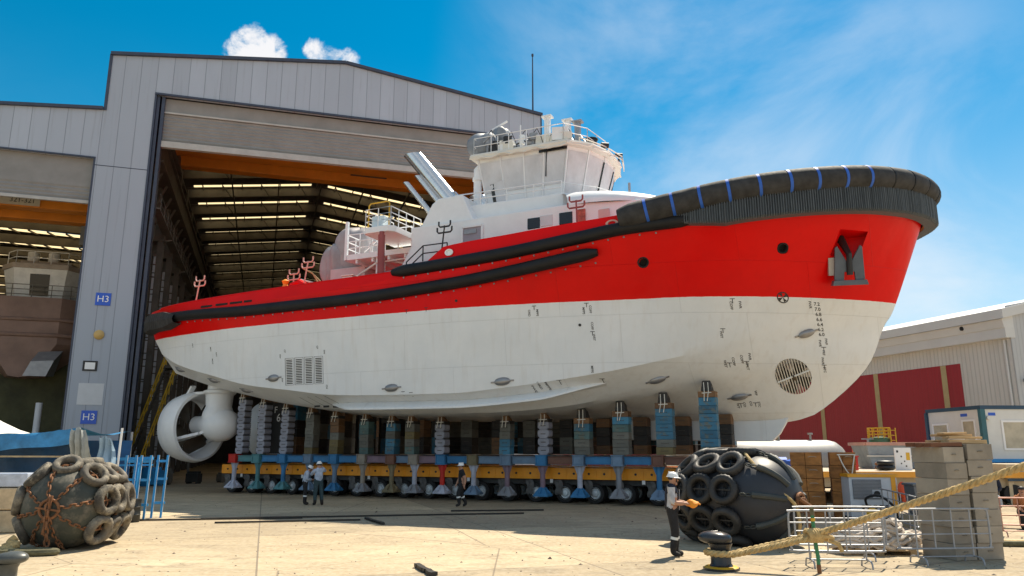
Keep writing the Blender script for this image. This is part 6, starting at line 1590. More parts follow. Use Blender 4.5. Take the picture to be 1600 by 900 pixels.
def planks(loc, rz, sizes, label, mat):
    t = thing('plank_pile', label, 'planks', loc, rz)
    for (x, y, z, a, b, c, ang) in sizes: o = MB().cbox((0, 0, 0), (a, b, c)).build('plank', mat, t, bevel=.006); o.location = (x, y, z); o.rotation_euler = (random.uniform(-.02, .02), random.uniform(-.03, .03), ang)
    return t
planks((9.42, 17.25, 7*.335+.004), R(10), [(0, -.3, .05, .78, .22, .09, .02), (.02, .0, .05, .76, .22, .09, -.03), (.0, .3, .05, .78, .22, .09, .0)], 'dark red-brown planks lying on the left concrete column', PLANKD)
planks((10.02, 17.40, 7*.345+.004), R(8), [(0, -.25, .045, .95, .26, .085, .03), (0, .25, .045, .95, .26, .085, -.03), (.0, -.22, .135, .9, .2, .05, .12), (-.1, .0, .19, .85, .22, .05, -.1), (-.15, -.1, .235, .7, .18, .04, .2)], 'pale sawn planks heaped on the taller concrete column', PLANK)
stack(10.35, 27.2, R(-24), 1.0, 1.1, .44, 5, C_WD, 'stained timber block', 'stained timber blocks beside the black fender', 'left timber column')
stack(11.50, 27.0, R(-20), .82, 1.0, .44, 5, C_WD, 'stained timber block', 'stained timber blocks beside the black fender', 'right timber column')
m = MB(); m.tube(smooth([(11.15, 26.42, 2.1), (11.3, 26.38, 1.7), (11.5, 26.36, 1.45), (11.6, 26.36, 1.8), (11.68, 26.38, 2.12)]), .02, 6); m.tube([(11.1, 26.42, 2.12), (11.7, 26.36, 2.12)], .02, 6)
tag(m.build('rope_sling', ROPEW, None, True), 'thin pale rope sling hanging on the right timber column', 'rope')

# ---------------------------------------------------------------- plant and stores behind the bow
SILV = MAT('tank_sheet', (.33, .33, .32), .5, .2, .12, scale=.7, dirt=.2, dcol=(.36, .28, .19))
ORG = MAT('barrier_orange', (.80, .09, .02), .5, var=.1)
SKIPB = MAT('skip_blue_grey', (.28, .33, .38), .6, var=.18, dirt=.3, dcol=(.22, .15, .11)); PINKR = MAT('pink_rim', (.55, .30, .24), .6, var=.12)
PALEG = MAT('pale_cabinet', (.55, .58, .62), .4, var=.06, dirt=.1, dcol=(.3, .25, .2)); CABG = MAT('cabinet_grille', (.15, .16, .18), .6, var=.15)
NAVY = MAT('navy_frame', (.012, .05, .10), .45, var=.15)
TEALF = MAT('teal_frame', (.02, .11, .14), .45, var=.15)
OFFW = MAT('office_white', (.66, .66, .64), .45, var=.05)
BEIGE = MAT('beige_steel', (.50, .40, .26), .6, var=.12)
t = thing('storage_tank', 'long silver cylindrical tank lying behind the timber columns', 'tank', (10.6, 42.5, 0), R(3))
m = MB(); M = Matrix.Translation((0, 0, 1.5)) @ Matrix.Rotation(math.pi/2, 4, 'Y'); m.lathe([(.02, -.3), (.6, -.25), (1.05, -.1), (1.3, .25), (1.3, 6.9), (1.22, 7.25), (1.0, 7.55), (.6, 7.78), (.02, 7.85)], 36, M); bd = m.build('shell', SILV, t, True, ang=40)
for x in (2.2, 4.2, 6.0): m = MB(); m.cyl((x, 0, 2.75), (x, 0, 3.1), .06, 8); m.cyl((x, 0, 3.1), (x, 0, 3.2), .14, 10); m.build('valve', SILV, bd, True)
for x in (1.5, 5.5): MB().box(x-.3, x+.3, -1.0, 1.0, 0, .8).build('saddle', RUSTY, t)
m = MB(); m.tube([(3.3, -1.3, .6), (3.3, -1.35, 2.0)], .03, 6); m.tube([(3.75, -1.3, .6), (3.75, -1.35, 2.0)], .03, 6)
for k in range(5): m.tube([(3.3, -1.32, .7+.3*k), (3.75, -1.32, .7+.3*k)], .025, 6)
m.build('ladder', GREY, t, True)
wb = thing('site_cabin', 'white cabin end standing behind the bow skeg', 'cabin', (12.0, 45.5, 0), R(5)); m = MB(); m.box(-2.4, .6, 0, 2.4, 0, 2.9); m.build('wall', OFFW, wb); MB().box(-2.6, .8, -.15, 2.55, 2.9, 3.02).build('roof', SH, wb)
t = thing('water_tank', 'green upright tank with yellow caged ladder before the red wall', 'tank', (23.85, 50, 0))
MB().lathe([(.62, 0), (.62, 2.95), (.55, 3.05), (.05, 3.1)], 28).build('shell', MAT('tank_green', (.06, .14, .07), .5, var=.12), t, True, ang=40)
m = MB()
for a in np.linspace(0, 2*math.pi, 13)[:-1]: m.bar((.66*math.cos(a), .66*math.sin(a), 3.0), (.66*math.cos(a), .66*math.sin(a), 3.65), .05, .05)
for z in (3.25, 3.45, 3.65): m.torus((0, 0, z), (0, 0, 1), .66, .035, 24, 6)
for x in (.45, .78): m.bar((x, -.62, 0), (x, -.62, 3.65), .06, .06)
for k in range(11): m.bar((.45, -.62, .3+.32*k), (.78, -.62, .3+.32*k), .045, .045)
m.build('ladder_cage', YEL, t)
m = MB(); m.bar((-1.3, -.3, 2.95), (-.4, -.3, 2.95), .07, .07); m.bar((-.9, -.3, 0), (-.9, -.3, 2.95), .09, .09); m.build('pipework', GREY, t)
for k in range(5):
    t = tag(MB().prism([(-.45, 0), (.45, 0), (.45, .18), (.28, .75), (.28, 1.0), (-.28, 1.0), (-.28, .75), (-.45, .18)], -.30, .30, axis='y').build('plastic_barrier', ORG, None, bevel=.04), f'orange plastic water barrier, {("leftmost", "second", "middle", "fourth", "rightmost")[k]} of the row below the green tank', 'barrier', 'orange plastic barriers'); t.location = (19.75+.55*k, 44-.1*k, 1.36); t.rotation_euler = (0, 0, R(80))
t = thing('flatbed_trailer', 'long low flatbed with an orange edge carrying stores behind the generator', 'flatbed', (13.2, 35, 0), R(-6))
MB().box(-2.5, 9.5, -1.3, 10, 1.22, 1.34).build('bed', MAT('bed_boards', (.42, .36, .27), .8, var=.2), t); MB().box(-2.5, 9.5, -1.36, -1.3, 1.12, 1.36).build('edge_rail', MAT('edge_orange', (.75, .33, .03), .5, var=.1), t); MB().box(-2.3, 9.3, -1.0, 8, .7, 1.12).build('chassis', BEIGE, t)
for x in (0, 1.2, 7, 8.2): m = MB(); m.cyl((x, -1.15, .42), (x, -.75, .42), .42, 24); m.build('wheel', TYRE, t, True)
t = thing('skip', 'blue-grey steel skip with pink rim standing left of the office cabin', 'skip', (19.3, 40, 1.35), R(-6))
m = MB(); m.add([(-1.0,-1.0,0),(3.6,-1.0,0),(3.6,1.0,0),(-1.0,1.0,0),(-1.3,-1.2,1.2),(3.9,-1.2,1.2),(3.9,1.2,1.2),(-1.3,1.2,1.2)], [(3,2,1,0),(0,1,5,4),(1,2,6,5),(2,3,7,6),(3,0,4,7),(4,5,6,7)]); m.build('body', SKIPB, t); m = MB()
m.bar((-1.35, -1.25, 1.22), (3.95, -1.25, 1.22), .14, .16); m.bar((-1.35, -1.25, 1.22), (-1.35, 1.25, 1.22), .14, .16); m.bar((3.95, -1.25, 1.22), (3.95, 1.25, 1.22), .14, .16); m.build('rim', PINKR, t); MB().bar((-1.32, -1.22, .62), (3.9, -1.22, .62), .04, .06).build('strap', ROPEW, t)
t = thing('info_board', 'white board with small dark marks standing before the blue-grey skip', 'board', (18.35, 36.3, 1.25), R(8))
MB().box(-.42, .42, 0, .05, 0, 1.12).build('panel', SIGNWHITE, t)
m = MB()
for x, z, s_ in ((-.28, .95, .1), (-.1, .72, .07), (.05, .5, .06), (-.12, .4, .06), (.12, .28, .07)): m.box(x-s_/2, x+s_/2, -.006, -.001, z-s_/2, z+s_/2)
m.build('printed_marks', MARK, t); m = MB(); m.box(.15, .34, -.007, -.001, .55, .9); m.build('yellow_pictogram', YEL, t)
t = thing('generator_set', 'pale generator cabinet with orange trim and a round fan', 'generator', (11.75, 25.6, 0), R(-8))
MB().box(-.65, .85, 0, 1.5, .12, 1.46).build('cabinet', PALEG, t, bevel=.02); MB().box(-.68, .88, -.03, 1.53, 1.40, 1.50).build('trim_rail', MAT('edge_orange2', (.80, .36, .02), .45), t); m = MB(); m.box(.66, .80, -.02, -.002, .15, 1.40); m.build('trim_post', _m['edge_orange2'], t)
m = MB(); m.box(-.55, .35, -.015, -.002, .70, 1.33); gp = m.build('grille', CABG, t); m = MB()
for k in range(13): m.bar((-.53, -.022, .74+.045*k), (.33, -.022, .74+.045*k), .02, .02)
m.build('louvres', GREY, gp); m = MB(); m.box(.05, .33, -.03, -.018, .74, 1.0); fp_ = m.build('fan_plate', PALEG, t); MB().cyl((.19, -.045, .87), (.19, -.03, .87), .10, 20).build('fan', BLACK, fp_, True)
m = MB()
for k in range(5): m.box(-.3+.18*k, -.2+.18*k, -.012, -.002, .38, .52)
m.build('sockets', BLACK, t); MB().box(-.7, .9, .05, 1.45, 0, .12).build('skid', BLACK, t)
coil('power_cable', [(11.55, 25.45, .45), (11.4, 25.2, .75), (11.7, 24.9, .85), (12.1, 24.8, .5), (12.2, 24.7, .05), (12.8, 24.4, .04)], .04, BLACK, 'black power cable looping out of the generator cabinet', 'cable')
t = thing('life_vest', 'small red-orange vest hanging on the right side of the generator', 'vest', (12.72, 25.45, .78)); m = MB(); m.sphere((0, 0, .22), .15, 12, 8, (1, .5, 1.8)); m.sphere((.05, 0, -.1), .09, 10, 8, (1, .5, 2.0)); m.build('vest', ORG, t, True)
t = tag(MB().prism([(-.3, 0), (.3, 0), (.36, .85), (-.36, .85)], -.3, .3, axis='y').box(-.4, .4, -.34, .34, .85, .92).build('waste_bin', MAT('bin_grey', (.13, .14, .15), .5, var=.1), None, bevel=.02), 'dark grey wheeled bin between the generator and the concrete blocks', 'bin'); t.location = (12.35, 23.6, .38)
t = tag(MB().box(-.5, .5, -.5, .5, 0, .38).build('steel_crate', BEIGE, None, bevel=.01), 'beige steel crate under the grey bin', 'crate'); t.location = (12.4, 23.6, 0)
t = tag(MB().lathe([(.17, 0), (.2, .05), (.2, .38), (.15, .45), (.08, .47), (.08, .5), (.02, .5)], 16).build('jerrycan', MAT('can_yellow', (.75, .42, .02), .5), None, True, ang=40), 'yellow drum standing right of the timber columns', 'drum'); t.location = (11.2, 24.4, .02)
rnd = random.Random(9)
for k in range(14):                                                     # stores on the flatbed
    x = rnd.uniform(12.4, 17.6); kind = k % 4; s_ = rnd.uniform(.25, .5)
    m = MB()
    if kind == 0: m.lathe([(.2, 0), (.22, .1), (.22, .5), (.1, .6), (.02, .62)], 12)
    elif kind == 1: m.box(-.35, .35, -.3, .3, 0, .45); m.box(-.38, .38, -.33, .33, .45, .5)
    elif kind == 2: m.prism([(-.4, 0), (.4, 0), (.3, .35), (.1, .5), (-.25, .4)], -.3, .3, axis='y')
    else: m.torus((0, 0, .12), (0, 0, 1), .28, .11, 18, 8); m.torus((0.03, 0, .32), (0, 0, 1), .26, .1, 18, 8)
    mt_ = (PALEG, BEIGE, SIGNBLUE, RUSTC, OFFW, P_RED, GREY, BLACK)[k % 8]; nm = (('canister', 'can'), ('store_box', 'box'), ('tool_bag', 'bag'), ('hose_coil', 'hose'))[kind]
    o = m.build(nm[0], mt_, None, kind in (0, 3), ang=40); o.location = (x, 35.2+rnd.uniform(0, 2), 1.36-.105*(x-13.2)*0); o.rotation_euler = (0, 0, rnd.uniform(0, 3)); sc_ = rnd.uniform(.8, 1.3); o.scale = (sc_,)*3
    COLN = ('pale', 'beige', 'blue', 'rusty', 'white', 'red', 'grey', 'black')[k % 8]
    tag(o, f'{COLN} {nm[1]} among the stores on the orange-edged flatbed', nm[1], 'stores on the flatbed')
# office cabin on a raised steel frame
t = thing('office_cabin', 'white office container with navy frame raised on a beige frame', 'office container', (22.2, 36.2, 0), R(4))
m = MB(); m.box(0, 6.2, 0, 4.2, 1.86, 4.16); m.build('body', OFFW, t)
m = MB(); m.box(-.05, 6.25, -.05, 4.25, 4.16, 4.34); m.build('roof_frame', NAVY, t)
m = MB(); m.box(-.06, 6.25, -.06, 4.25, 1.70, 1.86); m.build('floor_frame', BLUEP, t)
for (x, y) in ((0, 0), (6.2, 0), (0, 4.2), (6.2, 4.2)): MB().box(x-.1, x+.14 if x == 0 else x+.1, y-.1, y+.1, 1.86, 4.16).build('corner_post', TEALF if (x, y) == (0, 0) else NAVY, t)
WARMG = MAT('warm_glass', (.45, .40, .30), .15, var=.2)
def cwin(face, a0, a1, z0, z1, nm='window'):
    f = MB(); p = MB()
    for (u0, u1, w0, w1) in ((a0-.09, a1+.09, z0-.09, z0), (a0-.09, a1+.09, z1, z1+.09), (a0-.09, a0, z0, z1), (a1, a1+.09, z0, z1)):
        if face == 'x': f.box(-.05, -.0, u0, u1, w0, w1)
        else: f.box(u0, u1, -.05, -.0, w0, w1)
    if face == 'x': p.box(-.03, -.005, a0, a1, z0, z1)
    else: p.box(a0, a1, -.03, -.005, z0, z1)
    o = f.build(nm, SIGNWHITE, t); p.build('pane', WARMG, o)
    return o
cwin('x', 2.6, 3.7, 2.5, 3.5); dr_ = cwin('x', .55, 1.35, 1.95, 3.62, 'door'); cwin('y', 1.0, 2.9, 2.35, 3.55)
MB().box(.35, .7, -.012, -.002, 3.86, 4.0).build('name_plate', SIGNBLUE, t); MB().box(-.012, -.002, 1.0, 1.5, 3.86, 4.0).build('name_plate', SIGNBLUE, t); MB().cyl((.3, -.12, 3.75), (.3, 0, 3.75), .1, 10).build('camera_dome', OFFW, t, True)
t = thing('steel_platform', 'beige raised steel platform carrying the office container', 'platform', (22.2, 35.2, 0), R(4))
m = MB(); m.box(-1.4, 7, -2.2, 6, 1.05, 1.68); m.build('frame', BEIGE, t); m = MB(); m.box(-1.4, 7, -2.24, -2.2, .98, 1.08); m.build('lower_flange', NAVY, t)
for x in (-1.2, 2.8, 6.6):
    for y in (-2.0, 5.6): MB().box(x-.12, x+.12, y-.12, y+.12, 0, 1.05).build('leg', BEIGE, t)
t = tag(MB().box(-.28, .28, -.01, .01, -.14, .14).build('notice', SIGNWHITE, None), 'small white notice fixed to the beige platform edge', 'notice'); t.location = (22.35, 32.95, 1.35); t.rotation_euler = (0, 0, R(4))
# orange hull blocks and rubber straps on the ground at far right
coil('mooring_rope', [(11.5, 19.6, .06), (12.4, 19.3, .07), (13.4, 19.5, .06), (14.5, 19.2, .07), (15.6, 19.4, .06)], .07, HEMP, 'tan rope lying on the ground by the right edge barriers')
coil('mooring_rope', [(11.3, 19.3, .06), (12.6, 19.05, .07), (13.6, 19.2, .06), (14.7, 18.95, .07), (15.6, 19.1, .06)], .07, HEMPD, 'dark rope lying beside the tan rope by the right edge barriers')

# ---------------------------------------------------------------- stalls, racks and stores at the left
TARPB = MAT('blue_tarpaulin', (.035, .20, .40), .5, var=.35, scale=2.5, bump=.7, bscale=4, dirt=.2, dcol=(.25, .36, .45))
TARPD = MAT('dark_blue_tarpaulin', (.012, .085, .22), .5, var=.3, scale=1.5, bump=.4, bscale=4)
TARPW = MAT('white_canvas', (.66, .65, .60), .8, var=.1, scale=1.5, bump=.2, bscale=5)
TARPG = MAT('grey_canvas', (.36, .38, .36), .8, var=.22, scale=2, bump=.3, bscale=6, dirt=.3, dcol=(.42, .34, .22))
TARPL = MAT('pale_blue_canvas', (.30, .42, .52), .7, var=.2, scale=2, bump=.3, bscale=6)
WOOD = MAT('batten', (.42, .31, .17), .8, var=.2, scale=4, bump=.2)
TY = 24.0
t = thing('canopy_stall', 'blue tarpaulin stall with hanging drapes behind the dusty fender', 'stall', (-13.45, TY, 0), R(0))
for x, y in ((0, 0), (-3.4, 0), (-7, 0), (0, 3.2), (-3.4, 3.2), (-7, 3.2)): MB().cyl((x, y, 0), (x, y, 2.75 if x else 2.9), .045, 8).build('post', GREY, t, True)
m = MB(); rnd = random.Random(2); rows_ = []
for i in range(33):
    u = i/32; x = -7.2+7.2*u; sag = -.42*(1-u)**.8*(1 if u > .0 else 1)+.0; row = []
    for j in range(9):
        v = j/8; y = -.05+3.3*v; z = 2.93+sag-.06*math.sin(math.pi*v)*2+.025*math.sin(7*u*3+v*5); row.append((x, y, z+rnd.uniform(-.02, .02)))
    rows_.append([(x, -.12, 2.93+sag-.42-.10*math.sin(math.pi*u)+.03*math.sin(19*u)), (x, -.10+.03*math.sin(23*u), 2.93+sag-.22), (x, -.06, 2.93+sag-.02)]+row)
m.grid(rows_); m.build('tarpaulin', TARPB, t, True, ang=60)
m = MB(); m.grid([[(-7.2+7.3*i/30, 3.0+.06*math.sin(i*1.3)+.05*math.sin(k*2+i), 0+2.6*k/8) for k in range(9)] for i in range(31)]); m.build('back_sheet', TARPD, t, True, ang=60)
def drape(name, x0, x1, z0, z1, y, mat, gather, seed):
    rnd = random.Random(seed); rows_ = []
    for i in range(25):
        u = i/24; row = []
        for k in range(11):
            v = k/10; sp = .5+.5*v**.7 if gather else 1; cx_ = (x0+x1)/2*(.3 if gather else 0)+(x0*.7 if gather else 0)
            x = (x0+(x1-x0)*u) if not gather else (x0+.12+(x1-x0-.12)*(u*sp+.08*(1-sp)))
            row.append((x+.05*math.sin(v*7+u*4+seed)*v+rnd.uniform(-.012, .012), y+(.10*math.sin(u*17+seed+2.5*v)+.05*math.sin(u*31+v*6))*(.4+.6*v)+.12*math.sin(v*4+seed), z1+(z0-z1)*v*(1+.10*math.sin(u*5+seed))-.05*math.sin(u*9)))
        rows_.append(row)
    return MB().grid(rows_).build(name, mat, t, True, ang=60)
drape('grey_drape', -.28, .62, 1.62, 2.92, -.2, TARPG, True, 4); drape('blue_drape', .42, 1.3, 1.3, 2.68, -.1, TARPL, True, 7)
MB().cyl((1.15, .1, 0), (1.22, .1, 2.95), .035, 8).build('post', SIGNWHITE, t, True)
for z in (2.08, 1.52): m = MB(); m.bar((-7, -.25, z+.02), (-.3, -.25, z), .05, .05); m.build('batten', WOOD, t)
m = MB(); m.bar((-2.85, -.2, .9), (-2.5, -.2, 2.4), .05, .05); m.build('prop', WOOD, t)
t2_ = thing('white_tent', 'white peaked canopy tent behind the blue tarpaulin stall', 'tent', (-21.3, 31, 0))
ap_ = Vector((0, 0, 3.75)); cr = [Vector((a*2.2, b*2.2, 2.75)) for a, b in ((-1, -1), (1, -1), (1, 1), (-1, 1))]; m = MB(); ed = []
for k in range(4):
    a, c_ = cr[k], cr[(k+1) % 4]; rows_ = []
    for i in range(9):
        p = a.lerp(c_, i/8); rows_.append([p+Vector((0, 0, -.3)), p]+[p.lerp(ap_, s_)-Vector((0, 0, .28*math.sin(math.pi*s_))) for s_ in (.2, .4, .6, .8, 1)])
    m.grid(rows_)
m.build('canopy', TARPW, t2_, True, ang=40)
for c_ in cr: MB().cyl((c_.x, c_.y, 0), (c_.x, c_.y, 2.75), .04, 8).build('post', GREY, t2_, True)
# wrapped cases at the left edge
CASE = MAT('wrapped_case', (.55, .42, .26), .45, var=.3, scale=3, bump=.15); CASEP = MAT('shrink_wrap', (.45, .50, .60), .2, var=.25, scale=4, bump=.3, bscale=12)
k = 0
for (x, z, mt_, lb) in ((-15.2, 0, CASE, 'lower cardboard case, left one of the wrapped pile at the left edge'), (-14.25, 0, CASE, 'lower cardboard case, right one of the wrapped pile at the left edge'), (-15.2, .62, CASE, 'middle cardboard case, left one of the wrapped pile at the left edge'), (-14.25, .62, CASE, 'middle cardboard case, right one of the wrapped pile at the left edge'), (-14.75, 1.24, CASEP, 'top shrink-wrapped bundle on the case pile at the left edge')):
    o = MB().cbox((0, 0, .30), (.92 if mt_ is CASE else 1.7, .9, .6 if mt_ is CASE else .38)).build('packing_case', mt_, None, bevel=.03); o.location = (x, 22.6, z+.005-(.0 if mt_ is CASE else .105)); o.rotation_euler = (0, 0, R(6)); tag(o, lb, 'case', 'wrapped cases at the left edge')
# blue steel racks and black drums
for k, (x, y, rz) in enumerate(((-13.0, 26.0, 12), (-12.45, 25.9, 8), (-12.35, 26.9, 15))):
    t = thing('steel_rack', ('blue upright steel rack standing leftmost behind the dusty fender', 'blue upright steel rack with pale edges nearest the black drums', 'blue upright steel rack standing farthest back beside the drapes')[k], 'rack', (x, y, 0), R(rz), 'blue steel racks')
    for dx in (0, .30):
        o = MB().bar((dx, 0, 0), (dx+.06, 0, 2.1), .09, .06).build('upright', BLUEP, t)
        MB().bar((dx+.045, -.036, 0), (dx+.105, -.036, 2.1), .02, .01).build('pale_edge', OFFW, o)
    m = MB()
    for z in (.5, 1.3, 1.9): m.bar((0, 0, z), (.4, 0, z), .05, .08)
    m.build('rungs', BLUEP, t)
t = thing('steel_rack', 'long blue rail rack stretched between the drapes and the uprights', 'rack', (-14.3, 26.4, 0), R(5), 'blue steel racks')
m = MB(); m.bar((0, 0, 1.95), (2.0, 0, 2.0), .08, .1); m.bar((0, 0, 1.75), (2.0, 0, 1.78), .05, .06); m.build('rail', BLUEP, t); m = MB(); m.bar((.1, 0, 0), (.1, 0, 1.95), .08, .08); m.build('upright', BLUEP, t); MB().bar((1.5, 0, 0), (1.5, 0, 1.95), .08, .08).build('upright', BLUEP, t)
DRM = MAT('black_drum', (.02, .022, .02), .45, var=.2)
for k, x in enumerate((-12.62, -12.22)):
    t = thing('waste_drum', ('black ribbed drum standing left by the blue racks', 'black ribbed drum standing right by the blue racks')[k], 'drum', (x, 25.3+.1*k, 0), 0, 'black drums by the racks')
    m = MB(); m.lathe([(.17, 0), (.19, .03), (.19, .22), (.205, .24), (.19, .26), (.19, .46), (.205, .48), (.19, .50), (.19, .68), (.16, .70)], 20); m.build('drum', DRM, t, True, ang=40); MB().lathe([(.195, .68), (.195, .73), (.02, .74)], 20).build('lid', DRM, t, True)
o = MB().sphere((0, 0, .16), .16, 12, 8, (1, 1, 1)).cyl((0, 0, .28), (0, 0, .4), .05, 8).build('red_bottle', MAT('red_plastic', (.55, .04, .03), .4), None, True); o.location = (-12.55, 25.3, .74); tag(o, 'small red bottle standing on the left black drum', 'bottle')
o = MB().torus((0, 0, .04), (0, 0, 1), .2, .04, 16, 6).torus((.05, .02, .1), (0, .1, 1), .18, .04, 16, 6).build('rope_coil', MAT('yellow_rope', (.7, .5, .05), .8), None, True); o.location = (-12.95, 24.9, .01); tag(o, 'small yellow rope coil on the ground beside the drums', 'rope')
# dim stores just inside the door
rnd = random.Random(31)
for k in range(10):
    p = hangar.matrix_basis @ Vector((rnd.uniform(1.2, 6.5), rnd.uniform(2.5, 9), 0)); s_ = rnd.uniform(.5, 1.1)
    m = MB(); m.box(-s_*.6, s_*.6, -s_*.4, s_*.4, .1, s_*.9); m.box(-s_*.5, s_*.5, -s_*.3, s_*.3, s_*.9, s_*1.1); m.box(-s_*.55, -s_*.35, -s_*.35, s_*.35, 0, .1); m.box(s_*.35, s_*.55, -s_*.35, s_*.35, 0, .1)
    o = m.build('machine_crate', (BLUEP, RUSTY, GREYST, STEEL_D)[k % 4], None, bevel=.02); o.location = p; o.rotation_euler = (0, 0, rnd.uniform(0, 3)); tag(o, f'{("blue", "brown", "grey", "black")[k % 4]} machine crate on the shaded hangar floor beside the stern', 'crate', 'crates on the hangar floor')

# grit and scraps scattered over the yard
rnd = random.Random(77); m = MB(); GRIT = MAT('yard_grit', (.13, .10, .075), .9, var=.5, scale=1)
for k in range(900):
    y = 14+22*rnd.random()**1.4; x = (rnd.random()-.5)*1.5*y; r = rnd.uniform(.008, .028)*(2.2 if rnd.random() < .06 else 1); a = rnd.uniform(0, 6.28)
    q = [Vector((x+r*math.cos(a+b)*rnd.uniform(.6, 1.3), y+r*math.sin(a+b)*rnd.uniform(.6, 1.3), .001)) for b in (0, 1.6, 3.1, 4.7)]; m.add(q+[Vector((x, y, r*rnd.uniform(.5, .9)))], [(0,1,4),(1,2,4),(2,3,4),(3,0,4)])
tag(m.build('grit', GRIT, None, fix=False), 'small dark grit and scraps scattered over the concrete yard', 'grit', kind='stuff')

# ---------------------------------------------------------------- people
SKIN = MAT('skin', (.42, .22, .14), .55, var=.08)
HAIR = MAT('dark_hair', (.015, .011, .009), .6, var=.2)
HELM = MAT('white_helmet', (.80, .80, .78), .28, var=.03)
def cloth(name, c): return MAT(name, c, .85, var=.3, scale=7, bump=.8, bscale=11)
BOOT = cloth('boot_leather', (.02, .017, .015)); REFL = MAT('reflective_band', (.72, .74, .72), .35, var=.05)
EYE = MAT('eye_dark', (.02, .015, .012), .3)
def person(label, loc, rz, height, pose, top_m, leg_m, sleeve='long', helmet=True, vest=None, bands=True, cap_col=None, hold=None):
    """one continuous skinned figure; pose gives joint positions in a 1.75 m body facing +x, left is +y"""
    t = thing('person', label, 'person', loc, rz); s = height/1.75; t.scale = (s, s, s)
    J = dict(pelvis=(0, 0, .96), belly=(0, 0, 1.08), chest=(.01, 0, 1.28), throat=(.0, 0, 1.44), neck=(.015, 0, 1.50), head=(.04, 0, 1.60), crown=(.03, 0, 1.69))
    for sd, y in (('l', 1), ('r', -1)):
        J.update({f'cl_{sd}': (0, .10*y, 1.40), f'sh_{sd}': (0, .185*y, 1.38), f'el_{sd}': (-.02, .235*y, 1.10), f'wr_{sd}': (.06, .24*y, .86), f'hip_{sd}': (0, .095*y, .90), f'kn_{sd}': (.02, .105*y, .50), f'an_{sd}': (0, .11*y, .09), f'toe_{sd}': (.16, .13*y, .04)})
    J.update({k: v for k, v in pose.items() if k != 'face'})
    E_ = [('pelvis', 'belly'), ('belly', 'chest'), ('chest', 'throat'), ('throat', 'neck'), ('neck', 'head'), ('head', 'crown')]
    for sd in 'lr': E_ += [('throat', f'cl_{sd}'), (f'cl_{sd}', f'sh_{sd}'), (f'sh_{sd}', f'el_{sd}'), (f'el_{sd}', f'wr_{sd}'), ('pelvis', f'hip_{sd}'), (f'hip_{sd}', f'kn_{sd}'), (f'kn_{sd}', f'an_{sd}'), (f'an_{sd}', f'toe_{sd}')]
    RAD = dict(pelvis=(.15, .18), belly=(.14, .175), chest=(.145, .19), throat=(.09, .11), neck=(.062, .062), head=(.108, .088), crown=(.08, .07), cl=(.085, .085), sh=(.086, .086), el=(.064, .064), wr=(.044, .044), hip=(.118, .115), kn=(.09, .088), an=(.074, .07), toe=(.05, .062))
    names = list(J); idx = {n_: i for i, n_ in enumerate(names)}
    me = bpy.data.meshes.new('body'); me.from_pydata([J[n_] for n_ in names], [(idx[a], idx[c]) for a, c in E_], [])
    o = bpy.data.objects.new('body', me); COL.objects.link(o)
    o.modifiers.new('skin', 'SKIN')
    if not me.skin_vertices: me.attributes.new('skin', 'FLOAT', 'POINT')
    sv = me.skin_vertices[0].data
    for n_, i in idx.items():
        r_ = RAD.get(n_, RAD.get(n_.split('_')[0])); sv[i].radius = r_; sv[i].use_root = (n_ == 'pelvis')
    ss = o.modifiers.new('sub', 'SUBSURF'); ss.levels = 2; ss.render_levels = 2
    bpy.context.view_layer.update()
    m2 = bpy.data.meshes.new_from_object(o.evaluated_get(bpy.context.evaluated_depsgraph_get()))
    V = [v.co.copy() for v in m2.vertices]; Fc = [tuple(p.vertices) for p in m2.polygons]
    bpy.data.objects.remove(o)
    def near(p):
        best = None
        for a, c in E_:
            A, B_ = Vector(J[a]), Vector(J[c]); d_ = B_-A; k = max(0, min(1, (p-A).dot(d_)/max(1e-9, d_.length_squared))); q = (p-(A+d_*k)).length
            if best is None or q < best[0]: best = (q, a, c, k)
        return best[1:]
    mats = [top_m, SKIN, leg_m, BOOT, EYE]; reg = []
    for f in Fc:
        c_ = sum((V[i] for i in f), Vector())/len(f); a, b_, k = near(c_); key = b_.split('_')[0]
        if key in ('head', 'crown') or (key == 'neck' and k > .35): r_ = 1
        elif key == 'wr': r_ = 1 if (sleeve == 'short' or (sleeve == 'rolled' and k > .1) or k > .88) else 0
        elif key == 'el': r_ = 1 if (sleeve == 'short' and k > .55) else 0
        elif key in ('hip', 'kn') or (key == 'an' and k < .72): r_ = 2
        elif key in ('an', 'toe'): r_ = 3
        else: r_ = 2 if (key == 'belly' and k < .25 and a == 'pelvis') else 0
        reg.append(r_)
    mb = MB(); mb.v = [tuple(v) for v in V]; mb.f = list(Fc); mb.mi = list(reg)
    # hands with five fingers, face and ears continue the body
    mb.m = 1
    for sd, y in (('l', 1), ('r', -1)):
        w, e = Vector(J[f'wr_{sd}']), Vector(J[f'el_{sd}']); d_ = (w-e).normalized(); u = d_.cross(Vector((0, 0, 1)));  u = u.normalized() if u.length > .1 else Vector((0, 1, 0)); n_ = u.cross(d_)
        mb.tube([w-d_*.02, w+d_*.03, w+d_*.085], .036, 8, radii=[.03, .038, .036])
        for i, (off, L_) in enumerate(((-.027, .068), (-.009, .078), (.009, .073), (.027, .058))):
            b0 = w+d_*.075+u*off; mb.tube([b0, b0+d_*L_*.5-n_*.008, b0+d_*L_*.8-n_*.03, b0+d_*L_*.85-n_*.05], .0095, 6)
        b0 = w+d_*.03+u*(-.034*y); mb.tube([b0, b0+d_*.035-u*.022*y, b0+d_*.07-u*.018*y-n_*.012], .0115, 6)
    H = Vector(J['head']); N_ = Vector(J['neck']); up = (Vector(J['crown'])-H); fw = Vector(pose.get('face', (1, 0, -.05))).normalized(); sdv = fw.cross(Vector((0, 0, 1))).normalized(); upv = sdv.cross(fw)
